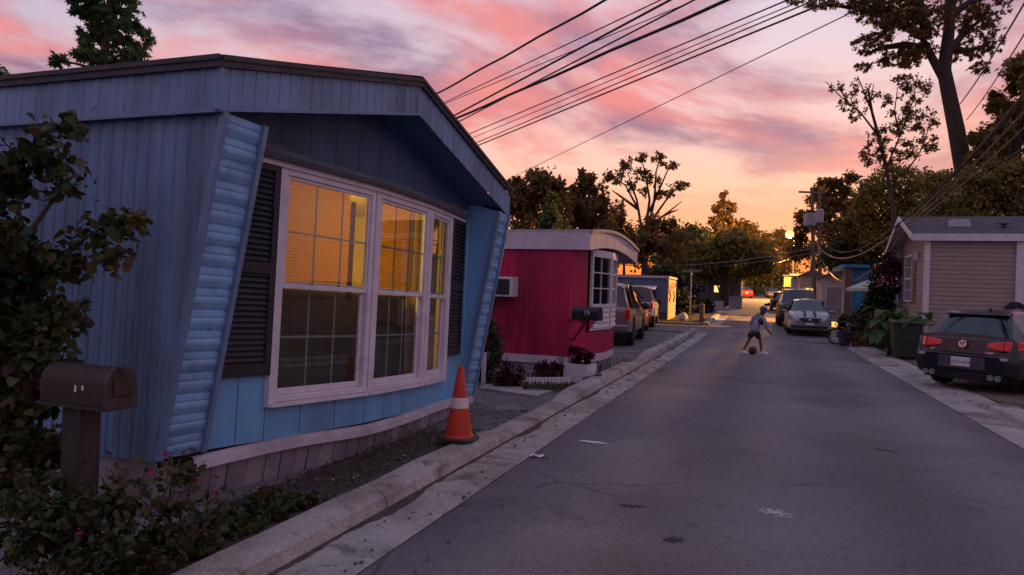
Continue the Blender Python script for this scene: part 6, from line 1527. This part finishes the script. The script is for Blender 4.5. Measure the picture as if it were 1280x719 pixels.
# low span across the street to the poles
a0 = at(790, 331, 52); wire('pale low cable spanning from the left trees to the poles', at(760, 330, 56), at(1013, 311, 46.8), .55, .035, wire_g)
wire('second low cable behind the pale low cable', at(800, 334, 70), at(1016, 316, 47), .5, .025, wire_g)
wire('low cable to the slim lamp pole', at(880, 344, 80), at(993, 322, 85), .4, .03, wire_g)
# spans from the poles over the tan home towards the viewer
rgt = mat('wire_lit', (.22,.17,.12), .6)  # wire colour warmed and lightened to stand in for lamplight
wire('upper slack cable from the poles to the tan home gable', at(1021, 306, 47), at(1133, 279, 20.5), 1.0, .032, rgt)
wire('lower slack cable from the poles to the tan home gable', at(1022, 310, 47), at(1134, 283, 20.4), 2.0, .034, rgt)
for i, (a, b, d0, d1, r, lab) in enumerate([((1133, 279), (1300, 92), 20.5, 9.5, .022, 'service wire rising from the tan gable'), ((1134, 281), (1300, 118), 20.4, 9.0, .020, 'service wire just under the upper one at the tan gable'), ((1134, 284), (1300, 140), 20.4, 9.0, .014, 'lowest service wire at the tan gable'), ((1200, 130), (1300, -30), 26, 12, .020, 'wire passing high behind the big tree'), ((1208, 150), (1300, 10), 26, 12, .015, 'thin wire parallel to the one behind the big tree'), ((1195, 225), (1300, 172), 24, 12, .013, 'slack thin wire below the leaning trunk')]):
    wire(lab, at(*a, d0), at(*b, d1), .12, r, rgt if i < 3 else wire_m)
wire('thick dark bundled cable over the tan roof to the poles', at(1028, 300, 50), at(1300, 106, 9.2), 1.5, .022, wire_m)
for i, dz in enumerate((0, 12, 22)):
    wire(('upper', 'middle', 'lower')[i]+' short span strung between the twin poles and the right trees', at(1026, 283+dz, 51), at(1062, 290+dz, 44), .35, .018, wire_m)

# ================================================================== trees
bark = mat('bark_dark', (.055,.042,.034), .95, .35, 6, bump=.7, stretch=(2,2,.4))
LM = {
 'dark': leaf_mat('tree_dark', [(0.049,0.073,0.031), (0.085,0.118,0.041), (0.126,0.158,0.055), (0.183,0.162,0.060)], .35),
 'olive': leaf_mat('tree_olive', [(0.098,0.094,0.032), (0.158,0.146,0.045), (0.224,0.193,0.060), (0.325,0.234,0.069)], .40),
 'rust': leaf_mat('tree_rust', [(0.098,0.064,0.036), (0.162,0.101,0.045), (0.234,0.143,0.057), (0.143,0.126,0.049)], .45),
 'green': leaf_mat('tree_green', [(0.043,0.096,0.043), (0.072,0.138,0.055), (0.109,0.174,0.072)], .40),
 'yellow': leaf_mat('tree_yellow', [(.05,.055,.016), (.075,.078,.024), (.045,.055,.02), (.10,.09,.03)], .40),
}
def tree(lab, d, trunk, r0, blobs, m, leaf, limbs=True, name='tree', shape='diamond', grp=None, dd=1.0, branches=(), cl=16, spread=.36, twigs=5, zbase=None):
    """trunk: pixel path from the ground up; blobs: (px, py, rx_px, ry_px, leaves[, depth offset])"""
    k = d/F
    b = at(*trunk[0], d); base = Vector((b.x, b.y, zg(b) if zbase is None else zbase))
    t = thing(name, lab, 'tree', base, group=grp)
    P = [base-UP*.2] + [at(*q, d) for q in trunk[1:]]
    n = len(P); mb = MB(); mb.tube(P, [r0*(1.25 if i == 0 else 1-.62*i/(n-1)) for i in range(n)], 10)
    tips = []
    pts = []
    rk = random.Random(len(lab)*7+int(d))
    for bl in blobs:
        px_, py_, rx, ry, nl = bl[:5]; off = bl[5] if len(bl) > 5 else rk.uniform(-.5, .5)*rx*k*dd
        c = at(px_, py_, d) + Vector((0, off, 0))
        if limbs:
            cand = [p for p in P[1:] if p.z < c.z+.5] or [P[-1]]
            s0 = min(cand, key=lambda p: (p-c).length)
            mid = s0.lerp(c, .5) + Vector((rk.uniform(-.3, .3), rk.uniform(-.3, .3), .25))*rx*k*.5
            rr0 = max(.02, r0*.34); mb.tube([s0, mid, c], [rr0, rr0*.6, rr0*.3], 6)
            for _ in range(twigs):
                e = c + Vector((rk.uniform(-1, 1)*rx, rk.uniform(-1, 1)*rx*.8, rk.uniform(-.7, 1)*ry))*k*.8
                mb.tube([mid.lerp(c, .6), (c+e)/2+UP*.1, e], [rr0*.35, rr0*.22, rr0*.08], 4)
        pts.append(clump_pts(c, (rx*k, rx*k*dd, ry*k), nl, cl, spread))
    for br in branches:
        Q_ = [at(q[0], q[1], d+(q[2] if len(q) > 2 else 0)) for q in br]
        m_ = len(Q_); mb.tube(Q_, [max(.02, r0*.42*(1-.75*i/(m_-1))) for i in range(m_)], 6)
    obj('trunk', mb, bark, t, smooth=True)
    V = np.vstack(pts)
    leaves('crown', V, leaf, m, t, shape, droop=.4)
    return t
# sweetgum top showing above the blue roof
tree('star leafed tree top showing above the blue home roof', 15, [(130, 372), (130, 150), (128, 90), (135, 30), (140, -30)], .14,
     [(130, -10, 40, 30, 420), (112, 45, 26, 24, 312), (160, 45, 30, 30, 372), (135, 20, 30, 30, 336), (172, 70, 18, 10, 96), (75, 76, 10, 8, 48), (150, -40, 50, 30, 360), (105, 5, 22, 22, 180), (150, 75, 30, 10, 156), (120, 75, 24, 10, 132)], LM['green'], .15, shape='star', cl=26, spread=.17)
tree('leafy tree crown just peeping over the blue eaves', 16, [(-10, 372), (-10, 150), (-8, 95)], .10, [(-8, 88, 16, 14, 220), (-30, 95, 25, 25, 250)], LM['green'], .17, shape='star')
# behind the red home
tree('round dark tree behind the blue home corner', 46, [(672, 376), (672, 320), (670, 260)], .25, [(670, 232, 26, 22, 1500), (650, 255, 22, 24, 1200), (690, 262, 24, 26, 1300), (668, 285, 40, 24, 1500), (650, 300, 28, 22, 900), (645, 235, 14, 14, 350), (694, 236, 14, 16, 400)], LM['rust'], .34, cl=22, spread=.28, grp='trees behind the red home')
tree('narrow pointed dark evergreen in front of the trees behind the red home', 38, [(690, 380), (690, 320), (690, 250)], .18, [(691, 252, 8, 12, 450), (690, 272, 15, 16, 900), (690, 294, 22, 20, 1500), (690, 318, 26, 20, 1500)], LM['dark'], .26, grp='trees behind the red home', cl=26)
tree('upright dark tree left of the sparse crowned tree', 48, [(738, 376), (738, 310), (736, 240)], .24, [(734, 222, 12, 14, 500), (722, 238, 12, 18, 620), (746, 245, 14, 18, 700), (732, 262, 24, 22, 1400), (758, 268, 14, 18, 650), (725, 290, 26, 22, 1300), (755, 298, 26, 24, 1200), (715, 262, 10, 20, 500)], LM['rust'], .32, cl=20, spread=.27, grp='trees behind the red home')
tree('tall sparse crowned tree with bare limbs behind the red home', 54, [(806, 376), (806, 320), (806, 285)], .32,
     [(768, 222, 16, 12, 330), (783, 206, 12, 10, 260), (800, 215, 16, 9, 260), (802, 198, 9, 6, 150), (822, 196, 10, 7, 170), (836, 206, 12, 8, 200), (815, 225, 14, 9, 220), (790, 232, 10, 8, 160), (822, 245, 7, 6, 100), (848, 232, 16, 6, 230), (832, 242, 14, 6, 180), (760, 220, 8, 7, 110), (805, 240, 7, 7, 110)], LM['rust'], .24, limbs=False, cl=16, spread=.24, grp='trees behind the red home',
     branches=[[(804, 300), (798, 262), (782, 232), (768, 222)], [(804, 300), (796, 250), (784, 215)], [(806, 295), (812, 250), (808, 225), (802, 198)], [(808, 295), (818, 250), (820, 215), (826, 195)], [(812, 265), (825, 235), (838, 205)], [(808, 295), (820, 268), (840, 240), (862, 228)], [(814, 280), (832, 268), (852, 252)], [(832, 268), (848, 262)], [(798, 262), (775, 245), (765, 238)]])
tree('bushy dark tree behind the red home roof', 50, [(780, 380), (780, 330)], .2, [(775, 300, 30, 26, 1500), (800, 310, 30, 26, 1500), (760, 320, 26, 22, 1000), (815, 285, 18, 18, 600), (745, 312, 20, 18, 700), (835, 305, 26, 24, 1100), (772, 268, 12, 16, 380), (835, 282, 12, 10, 240)], LM['rust'], .32, cl=22, grp='trees behind the red home')
# far tree line, left to right
tl = 'trees closing the view beyond the side street'
tree('dense olive tree at the back left lot', 66, [(850, 384), (850, 340), (850, 315)], .25, [(848, 305, 34, 26, 1900), (830, 330, 34, 26, 1500), (872, 320, 30, 26, 1500), (860, 290, 20, 14, 600), (845, 345, 40, 16, 1300)], LM['dark'], .36, cl=24, grp=tl)
tree('forked trunk tree with broad crown beside the side street', 58, [(908, 392), (906, 355), (906, 330)], .28, [(900, 318, 36, 24, 2400), (930, 322, 32, 22, 1900), (872, 325, 28, 22, 1500), (905, 338, 46, 14, 1700), (950, 332, 24, 18, 1000), (915, 300, 26, 16, 1000)], LM['olive'], .34, cl=24, grp=tl, branches=[[(906, 385), (898, 360), (890, 340)], [(909, 385), (918, 358), (930, 335)]])
tree('tapering tall tree rising above the far tree line', 98, [(906, 382), (906, 330), (905, 255)], .3, [(904, 246, 5, 8, 160), (898, 258, 9, 8, 260), (912, 260, 8, 8, 240), (905, 272, 15, 10, 500), (905, 286, 18, 12, 600), (892, 276, 7, 6, 120)], LM['rust'], .50, cl=14, spread=.26, grp=tl)
tree('round topped far tree above the forked trunk tree', 104, [(928, 382), (928, 320), (928, 290)], .3, [(926, 284, 14, 10, 600), (938, 290, 10, 10, 400), (916, 288, 10, 9, 380), (928, 304, 26, 16, 1200)], LM['rust'], .5, cl=18, grp=tl)
tree('far olive tree behind the bright street lamp', 112, [(965, 380), (965, 330), (965, 310)], .3, [(962, 302, 20, 14, 1000), (978, 298, 12, 12, 500), (950, 312, 20, 16, 1000), (965, 325, 34, 20, 1600), (978, 318, 16, 18, 600)], LM['rust'], .5, cl=20, grp=tl)
tree('low dark far tree left of the round topped one', 100, [(880, 382), (880, 330)], .3, [(880, 300, 24, 16, 1200), (862, 308, 20, 14, 900), (880, 322, 36, 18, 1500), (850, 296, 14, 10, 400)], LM['dark'], .5, cl=20, grp=tl)
tree('dark tree shading the far end cars', 116, [(945, 378), (945, 345)], .25, [(948, 340, 34, 14, 1500), (925, 345, 26, 14, 1000), (975, 342, 26, 14, 1000), (948, 355, 46, 10, 1300)], LM['dark'], .5, cl=20, grp=tl)
bush('shaggy green shrub behind the sign post', at(853, 388, 42.0), (.9, .8, 1.3), 1800, leaf_mat('verge_leaf', [(.012,.018,.007), (.02,.028,.01), (.032,.036,.015)], .2), .22)
bush('broad green shrub beside the sandy block wall', at(870, 383, 47.0), (1.2, 1.0, 1.5), 2000, MATS['verge_leaf'], .24)
# right of the street
tr = 'trees behind the right hand homes'
tree('tall dark tree rising behind the twin poles', 62, [(1040, 380), (1038, 330), (1036, 240)], .3, [(1040, 228, 16, 10, 600), (1022, 244, 14, 12, 600), (1054, 240, 14, 14, 600), (1034, 262, 28, 18, 1500), (1008, 272, 14, 14, 560), (1060, 268, 18, 20, 900), (1036, 290, 34, 18, 1500), (1003, 292, 10, 14, 380), (1066, 222, 10, 10, 280), (1000, 312, 16, 18, 600), (1030, 318, 36, 18, 1400)], LM['rust'], .36, cl=18, spread=.27, grp=tr)
tree('yellow green tree lit by the crossing lamp', 43, [(1068, 392), (1068, 340), (1068, 310)], .2, [(1066, 300, 28, 20, 2000), (1082, 282, 26, 20, 1700), (1050, 318, 22, 16, 1300), (1088, 312, 28, 20, 1700), (1068, 328, 32, 14, 1300)], LM['yellow'], .24, cl=22, grp=tr)
tree('thick dark tree behind the tan home gable', 41, [(1110, 392), (1110, 330), (1110, 280)], .3, [(1106, 255, 34, 28, 2600), (1135, 240, 34, 26, 2500), (1088, 245, 22, 22, 1300), (1125, 280, 44, 26, 2800), (1150, 262, 34, 28, 2300), (1095, 290, 28, 22, 1500), (1120, 218, 30, 16, 1200), (1078, 262, 18, 18, 800)], LM['olive'], .19, cl=34, grp=tr)
tree('broad dark tree behind the shingled roof', 26.8, [(1190, 400), (1190, 330), (1190, 280)], .3, [(1180, 262, 40, 30, 2800), (1215, 252, 40, 32, 2800), (1250, 258, 40, 30, 2800), (1285, 250, 40, 34, 2600), (1200, 228, 34, 22, 1500), (1240, 222, 34, 22, 1700), (1170, 235, 22, 20, 1000), (1270, 215, 36, 24, 1700), (1220, 285, 60, 18, 1500)], LM['olive'], .145, cl=40, grp=tr)
tree('golden leaved tree at the right edge beside the wires', 27, [(1275, 420), (1275, 300), (1272, 200)], .22, [(1268, 120, 26, 26, 1000), (1250, 160, 22, 20, 800), (1285, 90, 30, 30, 900), (1238, 185, 18, 16, 500), (1275, 175, 30, 26, 1100), (1295, 140, 26, 30, 700), (1258, 210, 30, 18, 700), (1222, 172, 12, 10, 200), (1225, 198, 16, 12, 300)], LM['olive'], .19, shape='star', cl=14, spread=.27, grp=tr)
tree('slim sparse tree between the thick tree and the big trunk', 38, [(1128, 400), (1116, 260), (1108, 210), (1098, 170), (1090, 140), (1085, 110)], .14,
     [(1045, 110, 10, 9, 120), (1062, 125, 14, 12, 170), (1085, 120, 14, 12, 170), (1052, 132, 10, 9, 120), (1075, 140, 14, 12, 190), (1130, 100, 18, 18, 420), (1150, 115, 18, 20, 450), (1120, 130, 18, 18, 420), (1140, 150, 22, 20, 620), (1160, 150, 14, 20, 340), (1115, 165, 18, 16, 420), (1095, 175, 14, 16, 330), (1140, 185, 26, 18, 700), (1088, 195, 14, 14, 320), (1110, 195, 18, 16, 420), (1165, 180, 14, 16, 330), (1072, 105, 8, 8, 90), (1135, 80, 16, 12, 260)], LM['rust'], .155, limbs=False, cl=14, spread=.20, grp=tr,
     branches=[[(1098, 170), (1075, 140), (1052, 122), (1032, 102)], [(1090, 140), (1080, 115), (1072, 95)], [(1108, 210), (1125, 170), (1140, 130), (1148, 90)], [(1116, 240), (1150, 190), (1165, 150)], [(1098, 170), (1088, 130), (1092, 105)], [(1060, 128), (1048, 108)], [(1125, 170), (1118, 140), (1122, 110)]])
tree('big leaning old tree with forked trunk towering over the tan home', 29, [(1232, 420), (1219, 300), (1208, 230), (1195, 160), (1180, 88), (1186, 40), (1192, -50)], .47,
     [(1170, -20, 50, 36, 1500), (1090, 5, 40, 22, 1300), (1120, 38, 38, 24, 1300), (1050, 4, 34, 12, 600), (1160, 28, 30, 24, 900), (1085, 58, 26, 14, 560), (1130, 72, 34, 12, 800), (1222, 28, 34, 24, 900), (1208, 64, 26, 14, 520), (1238, 55, 18, 16, 340), (1242, 4, 30, 20, 600), (1022, 5, 20, 7, 220), (1078, 84, 14, 6, 130), (1226, 84, 14, 8, 170), (1155, 62, 20, 10, 330), (1250, -30, 60, 30, 1000), (1110, -40, 60, 30, 1400), (1000, -8, 20, 10, 200), (1105, 20, 26, 14, 500), (1140, 10, 26, 16, 500)], LM['rust'], .135, shape='star', cl=44, spread=.15, grp=tr, limbs=False,
     branches=[[(1185, 108), (1166, 74), (1154, 50), (1152, 0), (1148, -40)], [(1160, 62), (1130, 56), (1100, 60), (1080, 70)], [(1183, 70), (1204, 42), (1230, 22)], [(1153, 45), (1120, 26), (1080, 12), (1030, 5)], [(1186, 62), (1210, 64), (1236, 56)], [(1120, 26), (1105, 40), (1088, 56)], [(1152, 10), (1130, -10), (1110, -40)], [(1188, 20), (1215, 0), (1245, -20)], [(1130, 56), (1122, 72)], [(1080, 12), (1060, -2)], [(1204, 42), (1212, 20)], [(1100, 18), (1090, 0)]])

# ================================================================== person with ball
def skin_obj(name, verts, edges, m, parent, root=0, sub=2):
    iv = inv_of(parent) or Matrix.Identity(4)
    me = bpy.data.meshes.new(name); me.from_pydata([tuple(iv @ Vector(v[:3])) for v in verts], edges, [])
    o = link_mesh(name, me, m, parent)
    md = o.modifiers.new('skin', 'SKIN'); md.use_smooth_shade = True; md.branch_smoothing = .6
    sv = me.skin_vertices[0].data
    for i, v in enumerate(verts):
        sv[i].radius = (v[3], v[4] if len(v) > 4 else v[3]); sv[i].use_root = (i == root)
    sb = o.modifiers.new('sub', 'SUBSURF'); sb.levels = sub; sb.render_levels = sub
    return o
fp_ = G(941, 442); KS = 1.0
kid = thing('person', 'person in grey hoodie and blue cap dribbling a ball in the street', 'person', (fp_.x, fp_.y, zg(fp_)))
RX = Vector((1, 0, 0)); FY = Vector((0, 1, 0))
def K(x, y, z): return Vector((fp_.x + x*KS, fp_.y + y*KS, zg(fp_) + z*KS))
def kv(x, y, z, r, r2=None): v = K(x, y, z); return (v.x, v.y, v.z, r, r2 or r)
# pose: striding, bent forward over the ball, facing right and towards the viewer
B = [kv(.02,0,.66,.095,.075), kv(.05,-.01,.80,.10,.075), kv(.10,-.03,.95,.11,.08), kv(.14,-.05,1.06,.09,.07), kv(.175,-.065,1.11,.048), kv(.21,-.095,1.17,.082,.08), kv(.22,-.105,1.235,.105,.10), kv(.22,-.11,1.30,.085,.08),
     kv(-.055,.02,.60,.075), kv(-.12,.04,.34,.048), kv(-.26,.06,.08,.034), kv(-.24,.02,.03,.03),
     kv(.10,-.02,.60,.075), kv(.19,-.06,.34,.048), kv(.22,-.06,.08,.034), kv(.27,-.12,.03,.03),
     kv(.05,.12,1.02,.05), kv(-.02,.18,.82,.04), kv(.08,.10,.68,.03), kv(.12,.07,.65,.028),
     kv(.22,-.14,1.02,.05), kv(.27,-.22,.80,.04), kv(.36,-.22,.64,.03), kv(.385,-.22,.61,.028)]
E_ = [(0,1),(1,2),(2,3),(3,4),(4,5),(5,6),(6,7),(0,8),(8,9),(9,10),(10,11),(0,12),(12,13),(13,14),(14,15),(3,16),(16,17),(17,18),(18,19),(3,20),(20,21),(21,22),(22,23)]
n0 = len(B)
for h, s_ in ((19, 1), (23, -1)):                     # five short fingers on each hand
    hx, hy, hz_ = [(.12,.07,.65), None, None, None, (.385,-.22,.61)][0 if h == 19 else 4]
    for f in range(4):
        B.append(kv(hx+.035, hy+(f-1.5)*.016, hz_-.03, .009)); E_.append((h, len(B)-1)); B.append(kv(hx+.045, hy+(f-1.5)*.017, hz_-.06-.006*(1.5-abs(f-1.5)), .008)); E_.append((len(B)-2, len(B)-1))
    B.append(kv(hx+.03, hy+.04*s_, hz_+.0, .010)); E_.append((h, len(B)-1)); B.append(kv(hx+.05, hy+.05*s_, hz_-.02, .008)); E_.append((len(B)-2, len(B)-1))
skin_m = mat('skin_brown', (.15,.075,.048), .55, .1, 8)
body = skin_obj('body', B, E_, skin_m, kid)
hood_m = mat('hoodie_grey', (.27,.28,.35), .95, .25, 14, dirt=(.10,.11,.16), dirt_amt=.75, dscale=7, bump=.8, bscale=18)
skin_obj('hoodie', [kv(.01,0,.58,.165,.135), kv(.05,-.01,.76,.16,.13), kv(.10,-.03,.94,.165,.125), kv(.14,-.05,1.06,.13,.10), kv(.165,-.06,1.11,.07),
    kv(.05,.13,1.02,.072), kv(-.02,.19,.82,.062), kv(.07,.11,.70,.05), kv(.22,-.15,1.02,.072), kv(.275,-.23,.80,.062), kv(.345,-.225,.665,.048)],
    [(0,1),(1,2),(2,3),(3,4),(3,5),(5,6),(6,7),(3,8),(8,9),(9,10)], hood_m, kid)
skin_obj('shorts', [kv(.02,0,.66,.12,.10), kv(-.055,.02,.56,.10), kv(-.105,.035,.42,.088), kv(.10,-.02,.56,.10), kv(.165,-.05,.42,.088)], [(0,1),(1,2),(0,3),(3,4)], mat('shorts_navy', (.018,.02,.035), .85, .2, 9), kid)
mb = MB(); mb.ball(K(.125, -.02, 1.11), .085, 14, 8, (1.1, 1.1, .75)); obj('hood', mb, hood_m, kid, smooth=True)
mb = MB(); mb.ball(K(.222,-.108,1.265), .108, 16, 10, (1, 1.05, 1.0)); 
cap = MB(); cap.v = [v for v in mb.v]; cap.f = [f for f in mb.f if all(mb.v[i].z > K(0,0,1.245).z for i in f)]
cap_m = mat('cap_blue', (.025,.07,.15), .85, .2, 9)
cp = obj('cap', cap, cap_m, kid, smooth=True)
b_ = MB(); c = K(.29, -.19, 1.255); b_.obox(c, Vector((.05, -.05, -.012)), Vector((.04, .04, 0)), Vector((0, 0, .006))); obj('visor', b_, cap_m, cp)
eye_m = mat('eye_white', (.6,.6,.58), .3, 0, 1); lip_m = mat('lip', (.12,.035,.03), .5, 0, 1)
fd = Vector((.72, -.66, -.2)).normalized(); hc = K(.22, -.105, 1.225); sd = fd.cross(UP).normalized()
for sg in (-1, 1):
    mb = MB(); mb.ball(hc + fd*.083 + sd*sg*.030 + UP*.010, .011, 8, 6); obj('eye', mb, eye_m, kid, smooth=True)
    mb = MB(); mb.ball(hc + sd*sg*.088, .022, 8, 6, (.6, .6, 1.2)); obj('ear', mb, skin_m, kid, smooth=True)
mb = MB(); mb.ball(hc + fd*.093 - UP*.015, .013, 8, 6, (1, 1, 1.3)); obj('nose', mb, skin_m, kid, smooth=True)
mb = MB(); mb.ball(hc + fd*.078 - UP*.045, .018, 8, 6, (1, 1, .4)); obj('mouth', mb, lip_m, kid, smooth=True)
mb = MB(); mb.ball(K(.165, -.14, .93), .10, 12, 8, (.9, .7, 1.0)); mb.tube([K(.08, .02, 1.08), K(.17, -.14, .98), K(.10, -.12, .80)], .018, 6); obj('sling_bag', mb, black_trim, kid, smooth=True)
shoe_m = mat('shoe_white', (.62,.60,.58), .6, .1, 9)
for (x, y, dx, dy) in ((-.255, .03, .35, -.6), (.27, -.11, .75, -.5)):
    d = Vector((dx, dy, 0)).normalized(); s2 = Vector((-d.y, d.x, 0)); c = K(x, y, 0) + d*.03; mb = MB(); rows = []
    for f, w_, h_ in ((-1, .022, .075), (-.75, .036, .095), (-.3, .040, .085), (.3, .045, .055), (.8, .040, .042), (1, .020, .03)):
        o = c+d*f*.10; rows.append([o-s2*w_+UP*.003, o-s2*w_*1.05+UP*h_*.5, o-s2*w_*.6+UP*h_, o+s2*w_*.6+UP*h_, o+s2*w_*1.05+UP*h_*.5, o+s2*w_+UP*.003])
    mb.grid(rows, True); mb.f.append(tuple(range(6))); mb.f.append(tuple(len(mb.v)-6+i for i in range(6))); obj('shoe', mb, shoe_m, kid, smooth=True, angle=50)
bc = G(939, 443); mb = MB(); mb.ball((bc.x, bc.y-.10, zg(bc)+.118), .115, 24, 16)
bl = thing('ball', 'dark brown basketball on the asphalt between the person\'s feet', 'ball', (bc.x, bc.y-.10, zg(bc)))
obj('ball_skin', mb, mat('ball_leather', (.035,.02,.018), .6, .2, 20), bl, smooth=True)
for axq in (0, 1, 2):
    mb = MB(); cc = Vector((bc.x, bc.y-.10, zg(bc)+.118)); r_ = .1155
    mb.tube([cc + (Vector((cos(a), sin(a), 0)) if axq == 0 else Vector((cos(a), 0, sin(a))) if axq == 1 else Vector((0, cos(a), sin(a))))*r_ for a in [i*pi/12 for i in range(25)]], .0025, 4, False); obj('seam', mb, black_trim, bl)
